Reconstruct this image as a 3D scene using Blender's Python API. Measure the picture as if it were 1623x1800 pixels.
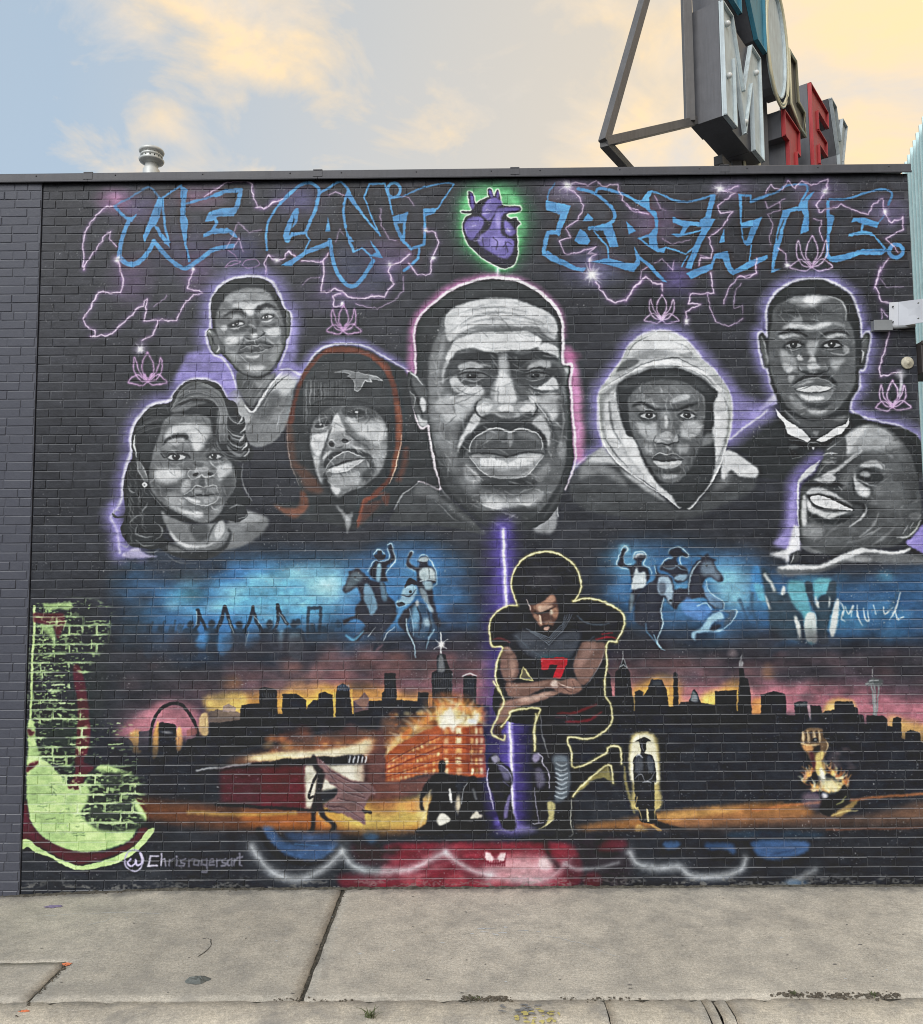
import bpy, bmesh, math, random
import numpy as np
from mathutils import Matrix, Vector
random.seed(11)
sc = bpy.context.scene
for o in list(bpy.data.objects): bpy.data.objects.remove(o)
# ------------------------------------------------------------------ camera
F, CX, CY = 1450.0, 811.5, 900.0            # focal length and centre for a 1623 x 1800 frame
CAM = np.array([0.0, -6.12, 2.24])
ROT = Matrix.Rotation(math.radians(0.4), 3, 'Z') @ Matrix.Rotation(math.radians(94.4), 3, 'X') @ Matrix.Rotation(-0.008, 3, 'Z')
RN = np.array(ROT)
cam = bpy.data.cameras.new('camera'); cam.sensor_fit = 'HORIZONTAL'; cam.sensor_width = 36; cam.lens = 36 * F / 1623
cam.clip_start = 0.05; cam.clip_end = 2000
co = bpy.data.objects.new('camera', cam); sc.collection.objects.link(co)
co.matrix_world = Matrix.Translation(CAM) @ ROT.to_4x4(); sc.camera = co
# ------------------------------------------------------------------ sky, sun, exposure
SUN_EL, SUN_AZ = math.radians(38), math.radians(205)     # soft light from behind the camera, over the street
world = bpy.data.worlds.new('World'); sc.world = world; world.use_nodes = True
def build_world():
    nt = world.node_tree; N = nt.nodes; L = nt.links; N.clear()
    out = N.new('ShaderNodeOutputWorld'); bg = N.new('ShaderNodeBackground'); L.new(bg.outputs[0], out.inputs[0])
    sky = N.new('ShaderNodeTexSky'); sky.sky_type = 'NISHITA'; sky.sun_disc = False
    sky.sun_elevation = SUN_EL; sky.sun_rotation = SUN_AZ; sky.air_density = 1.0; sky.dust_density = 2.0; sky.ozone_density = 1.0
    tc = N.new('ShaderNodeTexCoord'); sep = N.new('ShaderNodeSeparateXYZ'); L.new(tc.outputs['Generated'], sep.inputs[0])
    def math_(op, a, b=None, clamp=False):
        n = N.new('ShaderNodeMath'); n.operation = op; n.use_clamp = clamp
        for i, v in enumerate((a, b)):
            if v is None: continue
            if isinstance(v, (int, float)): n.inputs[i].default_value = v
            else: L.new(v, n.inputs[i])
        return n.outputs[0]
    z = math_('MAXIMUM', sep.outputs[2], 0.06)
    px = math_('DIVIDE', sep.outputs[0], math_('ADD', z, 0.25)); py = math_('DIVIDE', sep.outputs[1], math_('ADD', z, 0.25))
    cmb = N.new('ShaderNodeCombineXYZ'); L.new(px, cmb.inputs[0]); L.new(py, cmb.inputs[1])
    def noise(scale, det, rough, dist=0.0, off=(0, 0, 0)):
        mp = N.new('ShaderNodeMapping'); mp.inputs['Location'].default_value = off; L.new(cmb.outputs[0], mp.inputs[0])
        n = N.new('ShaderNodeTexNoise'); n.inputs['Scale'].default_value = scale; n.inputs['Detail'].default_value = det
        n.inputs['Roughness'].default_value = rough; n.inputs['Distortion'].default_value = dist
        L.new(mp.outputs[0], n.inputs[0]); return n.outputs['Fac']
    def ramp(v, stops):
        r = N.new('ShaderNodeValToRGB'); e = r.color_ramp.elements
        while len(e) < len(stops): e.new(0.5)
        for k, (p, c) in enumerate(stops):
            e[k].position = p; e[k].color = c if len(c) == 4 else (*c, 1)
        L.new(v, r.inputs[0]); return r.outputs['Color']
    def mix(fac, a, b):
        m = N.new('ShaderNodeMix'); m.data_type = 'RGBA'
        if isinstance(fac, (int, float)): m.inputs[0].default_value = fac
        else: L.new(fac, m.inputs[0])
        for i, v in ((6, a), (7, b)):
            if isinstance(v, tuple): m.inputs[i].default_value = (*v, 1)
            else: L.new(v, m.inputs[i])
        return m.outputs[2]
    # clear air: the physical sky, evened out by high thin haze
    base = mix(0.62, sky.outputs[0], SKY_HAZE)
    # warm side towards +X
    warm = ramp(math_('ADD', math_('ADD', math_('MULTIPLY', sep.outputs[0], 0.85), math_('MULTIPLY', sep.outputs[1], 0.35)), 0.19), [(0.12, (0, 0, 0)), (0.9, (1, 1, 1))])
    base = mix(math_('MULTIPLY', warm, 0.75), base, SKY_WARM)
    big = noise(1.7, 4, 0.5, 0.3, CLOUD_OFF); fine = noise(5.0, 10, 0.6, 0.5, (7.4, 2.2, 0))
    dens = math_('ADD', math_('MULTIPLY', big, 0.52), math_('MULTIPLY', fine, 0.48))
    dens = math_('ADD', dens, math_('MULTIPLY', warm, 0.17))
    mask = ramp(dens, [(0.535, (0, 0, 0)), (0.66, (1, 1, 1))])
    lit = ramp(noise(3.4, 9, 0.6, 0.5, (1.2, 5.0, 0)), [(0.36, (0, 0, 0)), (0.62, (1, 1, 1))])
    ccol = mix(lit, CLOUD_DIM, CLOUD_LIT)
    col = mix(math_('MULTIPLY', mask, 0.9), base, ccol)
    L.new(col, bg.inputs[0]); bg.inputs[1].default_value = 0.065
CLOUD_OFF = (3.13, 0.6, 0); SKY_HAZE = (6.2, 7.6, 8.9); SKY_WARM = (10.4, 7.8, 4.5); CLOUD_DIM = (7.6, 7.2, 6.8); CLOUD_LIT = (11.2, 8.3, 4.7)
build_world()
sun = bpy.data.lights.new('sun', 'SUN'); sun.energy = 1.5; sun.angle = math.radians(40); sun.color = (1.0, 0.985, 0.97)
so = bpy.data.objects.new('sun', sun); sc.collection.objects.link(so)
d = Vector((math.sin(SUN_AZ) * math.cos(SUN_EL), math.cos(SUN_AZ) * math.cos(SUN_EL), math.sin(SUN_EL)))
so.rotation_euler = d.to_track_quat('Z', 'Y').to_euler(); so.location = (0, 0, 30)
vs = sc.view_settings; vs.view_transform = 'Standard'; vs.look = 'None'; vs.exposure = 0.7; vs.gamma = 1; vs.use_curve_mapping = False
sc.cycles.filter_width = 1.0
# ------------------------------------------------------------------ helpers
def ray(px, py):
    d = np.stack([(np.asarray(px, float) - CX) / F, -(np.asarray(py, float) - CY) / F, -np.ones_like(np.asarray(px, float))], -1)
    return d @ RN.T
def on_y(px, py, Y):                         # the point of the plane y = Y seen at a photo position
    d = ray(px, py); t = (Y - CAM[1]) / d[..., 1]
    return CAM + d * t[..., None]
def on_z(px, py, Z):
    d = ray(px, py); t = (Z - CAM[2]) / d[..., 2]
    return CAM + d * t[..., None]
def P(px, py, Y): return Vector(on_y(px, py, Y))
def proj(p):
    q = (np.asarray(p) - CAM) @ RN
    return np.stack([CX + F * q[..., 0] / -q[..., 2], CY - F * q[..., 1] / -q[..., 2]], -1)
col = sc.collection.objects
def link(o, parent=None):
    col.link(o)
    if parent is not None: o.parent = parent
    return o
def tag(o, label=None, cat=None, group=None, kind=None):
    if label: o['label'] = label
    if cat: o['category'] = cat
    if group: o['group'] = group
    if kind: o['kind'] = kind
    return o
def empty(name, loc=(0, 0, 0)):
    o = bpy.data.objects.new(name, None); o.location = loc; o.empty_display_size = .1; return link(o)
def mesh_obj(name, verts, faces, mat, parent=None, smooth=False):
    me = bpy.data.meshes.new(name); me.from_pydata([tuple(v) for v in verts], [], [tuple(f) for f in faces]); me.update()
    if mat: me.materials.append(mat)
    if smooth: me.polygons.foreach_set('use_smooth', [True] * len(me.polygons))
    o = bpy.data.objects.new(name, me); link(o, parent)
    if parent is not None: o.matrix_parent_inverse = Matrix.Translation(-Vector(parent.location))
    return o
def bm_obj(name, bm, mat, parent=None, smooth=False):
    me = bpy.data.meshes.new(name); bmesh.ops.recalc_face_normals(bm, faces=bm.faces[:]); bm.to_mesh(me); bm.free()
    if mat: me.materials.append(mat)
    if smooth: me.polygons.foreach_set('use_smooth', [True] * len(me.polygons))
    o = bpy.data.objects.new(name, me); link(o, parent)
    if parent is not None: o.matrix_parent_inverse = Matrix.Translation(-Vector(parent.location))
    return o
def bm_box(bm, lo, hi, bev=0.0, M=None):
    r = bmesh.ops.create_cube(bm, size=1.0); vs_ = r['verts']
    lo, hi = Vector(lo), Vector(hi)
    for v in vs_: v.co = Vector((lo[i] + (hi[i] - lo[i]) * (v.co[i] + .5) for i in range(3)))
    if bev > 0:
        es = list({e for v in vs_ for e in v.link_edges})
        g = bmesh.ops.bevel(bm, geom=es, offset=bev, segments=2, affect='EDGES', profile=.6); vs_ = list({v for f in g['faces'] for v in f.verts} | {v for v in vs_ if v.is_valid})
    if M is not None:
        for v in vs_: v.co = M @ v.co
    return vs_
def bm_bar(bm, a, b, w, h=None, bev=0.004):
    a, b = Vector(a), Vector(b); h = h or w; dz = (b - a); Ln = dz.length
    q = dz.to_track_quat('Z', 'Y').to_matrix().to_4x4()
    bm_box(bm, (-w / 2, -h / 2, 0), (w / 2, h / 2, Ln), bev, Matrix.Translation(a) @ q)
def bm_tube(bm, pts, r, n=8, closed=False):
    pts = [Vector(p) for p in pts]; rings = []
    m = len(pts)
    for i, p in enumerate(pts):
        a = pts[(i - 1) % m] if (closed or i) else p; b = pts[(i + 1) % m] if (closed or i < m - 1) else p
        t = (b - a).normalized(); up = Vector((0, 0, 1)) if abs(t.z) < .9 else Vector((1, 0, 0))
        x = t.cross(up).normalized(); y = x.cross(t)
        rings.append([bm.verts.new(p + r * (math.cos(2 * math.pi * k / n) * x + math.sin(2 * math.pi * k / n) * y)) for k in range(n)])
    for i in range(m if closed else m - 1):
        A, B = rings[i], rings[(i + 1) % m]
        for k in range(n): bm.faces.new((A[k], A[(k + 1) % n], B[(k + 1) % n], B[k]))
    if not closed:
        bm.faces.new(rings[0][::-1]); bm.faces.new(rings[-1])
def bm_lathe(bm, prof, n=28, M=None):
    rings = []
    for r, z in prof:
        rings.append([bm.verts.new((r * math.cos(2 * math.pi * k / n), r * math.sin(2 * math.pi * k / n), z)) for k in range(n)])
    for A, B in zip(rings[:-1], rings[1:]):
        for k in range(n): bm.faces.new((A[k], A[(k + 1) % n], B[(k + 1) % n], B[k]))
    bm.faces.new(rings[0][::-1]); bm.faces.new(rings[-1])
    if M is not None:
        for R_ in rings:
            for v in R_: v.co = M @ v.co
# ------------------------------------------------------------------ materials
class NT:
    def __init__(self, name, rough=0.6, spec=0.5, metal=0.0):
        self.m = bpy.data.materials.new(name); self.m.use_nodes = True
        self.N = self.m.node_tree.nodes; self.L = self.m.node_tree.links
        self.b = self.N['Principled BSDF']; self.b.inputs['Roughness'].default_value = rough
        self.b.inputs['Specular IOR Level'].default_value = spec; self.b.inputs['Metallic'].default_value = metal
        g = self.N.new('ShaderNodeNewGeometry'); self.pos = g.outputs['Position']; self.nor = g.outputs['Normal']
    def put(self, v, s):
        if isinstance(v, (int, float)): s.default_value = v
        elif isinstance(v, tuple): s.default_value = (*v, 1) if len(v) == 3 else v
        else: self.L.new(v, s)
    def map(self, scale=(1, 1, 1), loc=(0, 0, 0), vec=None):
        n = self.N.new('ShaderNodeMapping'); n.inputs['Scale'].default_value = scale; n.inputs['Location'].default_value = loc
        self.L.new(vec or self.pos, n.inputs[0]); return n.outputs[0]
    def noise(self, scale, det=3, rough=.5, vec=None, dist=0.0):
        n = self.N.new('ShaderNodeTexNoise'); n.inputs['Scale'].default_value = scale; n.inputs['Detail'].default_value = det
        n.inputs['Roughness'].default_value = rough; n.inputs['Distortion'].default_value = dist
        self.L.new(vec or self.pos, n.inputs[0]); return n.outputs['Fac']
    def voro(self, scale, vec=None, feat='F1'):
        n = self.N.new('ShaderNodeTexVoronoi'); n.feature = feat; n.inputs['Scale'].default_value = scale
        self.L.new(vec or self.pos, n.inputs[0]); return n.outputs['Distance']
    def ramp(self, v, stops):
        r = self.N.new('ShaderNodeValToRGB'); e = r.color_ramp.elements
        while len(e) < len(stops): e.new(.5)
        for k, (p, c) in enumerate(stops):
            e[k].position = p; e[k].color = (c, c, c, 1) if isinstance(c, (int, float)) else (*c, 1)
        self.L.new(v, r.inputs[0]); return r.outputs['Color']
    def mix(self, f, a, b, mode='MIX'):
        m = self.N.new('ShaderNodeMix'); m.data_type = 'RGBA'; m.blend_type = mode
        self.put(f, m.inputs[0]); self.put(a, m.inputs[6]); self.put(b, m.inputs[7]); return m.outputs[2]
    def math(self, op, a, b=0.0):
        n = self.N.new('ShaderNodeMath'); n.operation = op; self.put(a, n.inputs[0]); self.put(b, n.inputs[1]); return n.outputs[0]
    def bump(self, h, dist=.002, st=1.0, prev=None):
        n = self.N.new('ShaderNodeBump'); n.inputs['Distance'].default_value = dist; n.inputs['Strength'].default_value = st
        self.L.new(h, n.inputs['Height'])
        if prev is not None: self.L.new(prev, n.inputs['Normal'])
        self.L.new(n.outputs[0], self.b.inputs['Normal']); return n.outputs[0]
    def color(self, v): self.put(v, self.b.inputs['Base Color'])
    def rough(self, v): self.put(v, self.b.inputs['Roughness'])
def aged(name, c, rough=.5, rust=.35):
    # outdoor enamel: vertical dirt runs, faded patches, rust freckles
    t = NT(name, rough, .4); n = t.noise(5, 5, .6); st = t.noise(16, 5, .65, t.map((2.2, 2.2, .18))); ru = t.noise(26, 5, .75)
    k = t.mix(t.ramp(n, [(.3, 0.0), (.7, 1.0)]), tuple(x * .82 for x in c), tuple(min(1, x * 1.12) for x in c))
    k = t.mix(t.ramp(st, [(.46, 0.0), (.72, .55)]), k, tuple(x * .45 + .02 for x in c))
    k = t.mix(t.math('MULTIPLY', t.ramp(ru, [(.62, 0.0), (.72, 1.0)]), rust), k, (.15, .075, .04))
    t.color(k); t.rough(t.math('ADD', t.math('MULTIPLY', n, .3), rough - .1)); t.bump(t.noise(34, 4, .6), .0012, .6); return t.m
def paint(name, c, rough=.5, spec=.5, metal=0, var=.12, sc_=6.0, bump=.0006):
    t = NT(name, rough, spec, metal); n = t.noise(sc_, 5, .6)
    t.color(t.mix(t.ramp(n, [(.3, 0.0), (.7, 1.0)]), tuple(x * (1 - var) for x in c), tuple(min(1, x * (1 + var)) for x in c)))
    t.rough(t.math('ADD', t.math('MULTIPLY', n, .25), rough - .12))
    if bump: t.bump(t.noise(60, 3, .6), bump, .6)
    return t.m
# ---------------------------------------------------------------- mural painter
# A small vector painter: smooth fills, brush strokes and soft sprays composited
# into an array that becomes the paint on the wall.  Every mark is written in a
# local frame (ox, oy, s); TF turns the frame's millimetre-like units into texels.
class Painter:
    def __init__(self, W, H, tf, k):
        self.W, self.H, self.tf, self.k = W, H, tf, k
        self.im = np.zeros((H, W, 3), np.float32)
        self.fr(0, 0, 1)
        self.rng = np.random.default_rng(5)
        self.tap = (1, 1); self.bk = 1.0
    def fr(self, ox, oy, s):
        self.o = (ox, oy); self.s = s
    def T(self, pts):
        a = np.asarray(pts, np.float64).reshape(-1, 2)
        return self.tf(a[:, 0] / self.s + self.o[0], a[:, 1] / self.s + self.o[1])
    @staticmethod
    def col(c):
        if isinstance(c, (int, float)):
            c = (c - 2, c + 1, c + 3)
        return np.clip(np.array(c, np.float32) / 255.0, 0, 1)
    @staticmethod
    def cat(P, closed, n=6):
        P = np.asarray(P)
        if len(P) < 3: return P
        if closed: Q = np.vstack([P[-1], P, P[0], P[1]])
        else: Q = np.vstack([2 * P[0] - P[1], P, 2 * P[-1] - P[-2]])
        t = np.linspace(0, 1, n, endpoint=False)[:, None]
        out = []
        for i in range(1, len(Q) - 2):
            a, b, c, d = Q[i - 1], Q[i], Q[i + 1], Q[i + 2]
            out.append(0.5 * (2 * b + (c - a) * t + (2 * a - 5 * b + 4 * c - d) * t * t + (3 * b - a - 3 * c + d) * t ** 3))
        out = np.vstack(out)
        return out if closed else np.vstack([out, P[-1]])
    def box(self, x0, y0, x1, y1, pad):
        x0 = max(0, int(x0 - pad)); y0 = max(0, int(y0 - pad))
        x1 = min(self.W, int(x1 + pad) + 2); y1 = min(self.H, int(y1 + pad) + 2)
        return x0, y0, x1, y1
    @staticmethod
    def blur(m, r):
        if r < 0.75: return m
        rr = max(1, int(round(r * 0.75)))
        for _ in range(3):
            for ax in (0, 1):
                n = m.shape[ax]
                pad = [(0, 0), (0, 0)]; pad[ax] = (rr + 1, rr)
                c = np.cumsum(np.pad(m, pad), axis=ax)
                hi = np.take(c, np.arange(2 * rr + 1, 2 * rr + 1 + n), axis=ax)
                lo = np.take(c, np.arange(0, n), axis=ax)
                m = (hi - lo) / (2 * rr + 1)
        return m
    def comp(self, b, m, c, a, mode=None):
        x0, y0, x1, y1 = b
        d = self.im[y0:y1, x0:x1]
        m = (m * a)[..., None].astype(np.float32)
        if mode == 'add': d += self.col(c) * m * (1 - d)
        else: d += (self.col(c) - d) * m
    def mask_poly(self, P, pad):
        b = self.box(P[:, 0].min(), P[:, 1].min(), P[:, 0].max(), P[:, 1].max(), pad)
        x0, y0, x1, y1 = b
        if x1 <= x0 or y1 <= y0: return b, None
        SS = 3
        ys = (np.arange((y1 - y0) * SS) + 0.5) / SS + y0
        A = P; B = np.roll(P, -1, 0)
        ay, by = A[:, 1][None], B[:, 1][None]
        Y = ys[:, None]
        hit = ((ay <= Y) & (by > Y)) | ((by <= Y) & (ay > Y))
        den = np.where(by == ay, 1, by - ay)
        xi = np.where(hit, A[:, 0][None] + (Y - ay) / den * (B[:, 0] - A[:, 0])[None], 1e9)
        xi.sort(axis=1)
        m = np.zeros((len(ys), x1 - x0), np.float32)
        cx = np.arange(x0, x1)[None] + 1.0
        for k in range(0, xi.shape[1] - 1, 2):
            xa, xb = xi[:, k:k + 1], xi[:, k + 1:k + 2]
            ok = (xb < 1e8)
            if not ok.any(): break
            m += np.where(ok, np.clip(cx - xa, 0, 1) - np.clip(cx - xb, 0, 1), 0)
        return b, m.reshape(y1 - y0, SS, -1).mean(1)
    def p(self, c, pts, a=1.0, b=3.0, smooth=True, mode=None, clip=None):
        P = self.T(pts)
        if smooth: P = self.cat(P, True)
        r = b / self.s * self.k * self.bk
        bx, m = self.mask_poly(P, 3 * r + 2)
        if m is None: return
        m = self.blur(m, r)
        if clip is not None: m = m * clip[bx[1]:bx[3], bx[0]:bx[2]]
        self.comp(bx, m, c, a, mode)
    def pp(self, c, pts, a=1.0, b=1.0, **kw): self.p(c, pts, a, b, smooth=False, **kw)
    def mk(self, pts, b=2.0, smooth=True):
        P = self.T(pts)
        if smooth: P = self.cat(P, True)
        r = b / self.s * self.k
        bx, m = self.mask_poly(P, 3 * r + 2)
        full = np.zeros((self.H, self.W), np.float32)
        if m is not None: full[bx[1]:bx[3], bx[0]:bx[2]] = self.blur(m, r)
        return full
    def l(self, c, pts, w=4.0, a=1.0, b=2.0, t=None, smooth=True, mode=None, clip=None, n=5):
        t = t or (self.tap if w < 30 else (1, 1))
        P = self.T(pts)
        if smooth and len(P) > 2: P = self.cat(P, False, n)
        r = w / self.s * self.k / 2; sf = max(0.8, b / self.s * self.k)
        bx = self.box(P[:, 0].min(), P[:, 1].min(), P[:, 0].max(), P[:, 1].max(), r + 2 * sf + 2)
        x0, y0, x1, y1 = bx
        if x1 <= x0 or y1 <= y0: return
        m = np.zeros((y1 - y0, x1 - x0), np.float32)
        N = len(P) - 1
        for i in range(N):
            ra, rb = (r * (t[0] + (t[1] - t[0]) * j / N) if len(t) == 2 else r * np.interp(j / N, (0, .5, 1), t) for j in (i, i + 1))
            A, B = P[i], P[i + 1]; rm = max(ra, rb) + sf + 1
            u0 = max(x0, int(min(A[0], B[0]) - rm)); u1 = min(x1, int(max(A[0], B[0]) + rm) + 2)
            v0 = max(y0, int(min(A[1], B[1]) - rm)); v1 = min(y1, int(max(A[1], B[1]) + rm) + 2)
            if u1 <= u0 or v1 <= v0: continue
            X = np.arange(u0, u1)[None] + .5; Y = np.arange(v0, v1)[:, None] + .5
            d = B - A; L2 = d @ d + 1e-9
            q = np.clip(((X - A[0]) * d[0] + (Y - A[1]) * d[1]) / L2, 0, 1)
            dd = np.sqrt((X - A[0] - q * d[0]) ** 2 + (Y - A[1] - q * d[1]) ** 2)
            z = np.clip((ra + (rb - ra) * q - dd) / sf * .5 + .5, 0, 1)
            z = z * z * (3 - 2 * z)
            s = m[v0 - y0:v1 - y0, u0 - x0:u1 - x0]
            np.maximum(s, z, out=s)
        if clip is not None: m = m * clip[y0:y1, x0:x1]
        self.comp(bx, m, c, a, mode)
    def ll(self, c, pts, w=4.0, a=1.0, b=2.0, **kw): self.l(c, pts, w, a, b, smooth=False, **kw)
    def e(self, c, cx, cy, rx, ry=None, rot=0, a=1.0, b=2.0, **kw):
        ry = rx if ry is None else ry
        th = np.linspace(0, 2 * np.pi, 28, endpoint=False)
        x = rx * np.cos(th); y = ry * np.sin(th); q = np.radians(rot)
        self.p(c, np.stack([cx + x * np.cos(q) - y * np.sin(q), cy + x * np.sin(q) + y * np.cos(q)], 1), a, b, smooth=False, **kw)
    def glow(self, c, cx, cy, rx, ry=None, a=1.0, mode=None, clip=None):
        ry = rx if ry is None else ry
        C = self.T([cx, cy])[0]; sx = rx / self.s * self.k; sy = ry / self.s * self.k
        bx = self.box(C[0], C[1], C[0], C[1], max(sx, sy) * 1.02 + 1)
        x0, y0, x1, y1 = bx
        if x1 <= x0 or y1 <= y0: return
        X = np.arange(x0, x1)[None] - C[0]; Y = np.arange(y0, y1)[:, None] - C[1]
        d = np.clip(1 - (X / sx) ** 2 - (Y / sy) ** 2, 0, 1)
        d = d * d
        if clip is not None: d = d * clip[y0:y1, x0:x1]
        self.comp(bx, d, c, a, mode)
    def noise(self, cell, seed=0, cellx=None):
        r = np.random.default_rng(seed)
        cx = (cellx or cell) * self.k; cy = cell * self.k
        h, w = int(self.H / cy) + 3, int(self.W / cx) + 3
        g = r.random((h, w)).astype(np.float32)
        y = np.arange(self.H) / cy; x = np.arange(self.W) / cx
        y0 = y.astype(int); x0 = x.astype(int)
        fy = (y - y0)[:, None]; fx = (x - x0)[None]
        fy = fy * fy * (3 - 2 * fy); fx = fx * fx * (3 - 2 * fx)
        a = g[y0][:, x0]; b = g[y0][:, x0 + 1]; c = g[y0 + 1][:, x0]; d = g[y0 + 1][:, x0 + 1]
        return ((a * (1 - fx) + b * fx) * (1 - fy) + (c * (1 - fx) + d * fx) * fy).astype(np.float32)
    def sample(self, X, Y):
        X = np.clip(X, 0, self.W - 1.01); Y = np.clip(Y, 0, self.H - 1.01)
        x0 = X.astype(int); y0 = Y.astype(int); fx = (X - x0)[..., None]; fy = (Y - y0)[..., None]
        I = self.im
        return (I[y0, x0] * (1 - fx) + I[y0, x0 + 1] * fx) * (1 - fy) + (I[y0 + 1, x0] * (1 - fx) + I[y0 + 1, x0 + 1] * fx) * fy
    def warp(self, amp, cell, seed):
        dx = (self.noise(cell, seed) - .5) * 2 * amp * self.k; dy = (self.noise(cell, seed + 1) - .5) * 2 * amp * self.k
        Y, X = np.mgrid[0:self.H, 0:self.W]
        self.im = self.sample(X + dx, Y + dy).astype(np.float32)
BLUE = (74, 140, 198); PALE = (226, 228, 234); PURP = (150, 140, 212); PINK = (214, 160, 198)
def bolt(m, pts, w=7, a=.9, g=1.0, c=(216, 186, 222)):
    m.ll((150, 112, 178), pts, w * 6, .26 * g * a, w * 6); m.ll((190, 148, 204), pts, w * 2.6, .30 * g * a, w * 2.2)
    P = np.asarray(pts, float).reshape(-1, 2); Q = [P[0]]
    for A, B in zip(P[:-1], P[1:]):
        n = max(1, int(np.hypot(*(B - A)) / 28)); d = B - A; q = np.array([-d[1], d[0]]) / (np.hypot(*d) + 1e-6)
        for k in range(1, n + 1):
            Q.append(A + d * k / n + q * (m.rng.normal(0, 5.0) if k < n else 0))
    m.ll(c, np.array(Q), w * 1.05, a * .7, w * .7)
    m.ll((240, 230, 242), np.array(Q), w * .5, a * .6, w * .35)
    R = np.array(Q) + m.rng.normal(0, 6, (len(Q), 2)); R[0] = Q[0]; R[-1] = Q[-1]; m.ll(c, R, w * .4, a * .5, w * .3)
def spark(m, x, y, r, c=(236, 234, 240), n=14, a=.8):
    m.glow((190, 170, 214), x, y, r * 2.0, a=.4 * a)
    m.glow(c, x, y, r, a=.75 * a); m.glow((246, 246, 240), x, y, r * .45, a=a)
    for i in range(n):
        t = m.rng.uniform(0, 6.28); q = r * m.rng.uniform(.6, 1.5)
        m.ll(c, [x, y, x + q * np.cos(t), y + q * np.sin(t)], r * .1, .5 * a, r * .08, t=(1.4, .1))
def lotus(m, x, y, s, c=(206, 168, 206)):
    L = lambda pts, w=7: (m.l((168, 120, 178), [v * s * q + o for v, o, q in zip(pts, [x, y] * (len(pts) // 2), [1, 1.22] * (len(pts) // 2))], w * 3, .4, 10),
                          m.l(c, [v * s * q + o for v, o, q in zip(pts, [x, y] * (len(pts) // 2), [1, 1.22] * (len(pts) // 2))], w * .85, .7, 3.5))
    L([0, -140, -38, -80, -40, -20, 0, 40]); L([0, -140, 38, -80, 40, -20, 0, 40])
    L([-4, 34, -66, -26, -100, -110, -108, -30, -60, 30, -4, 42]); L([4, 34, 66, -26, 100, -110, 108, -30, 60, 30, 4, 42])
    L([-6, 42, -70, -2, -110, 12, -150, 46, -90, 60, -40, 66, -4, 46]); L([6, 42, 70, -2, 110, 12, 150, 46, 90, 60, 40, 66, 4, 46])
    L([-26, -8, 0, 22, 26, -8], 5)

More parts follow.
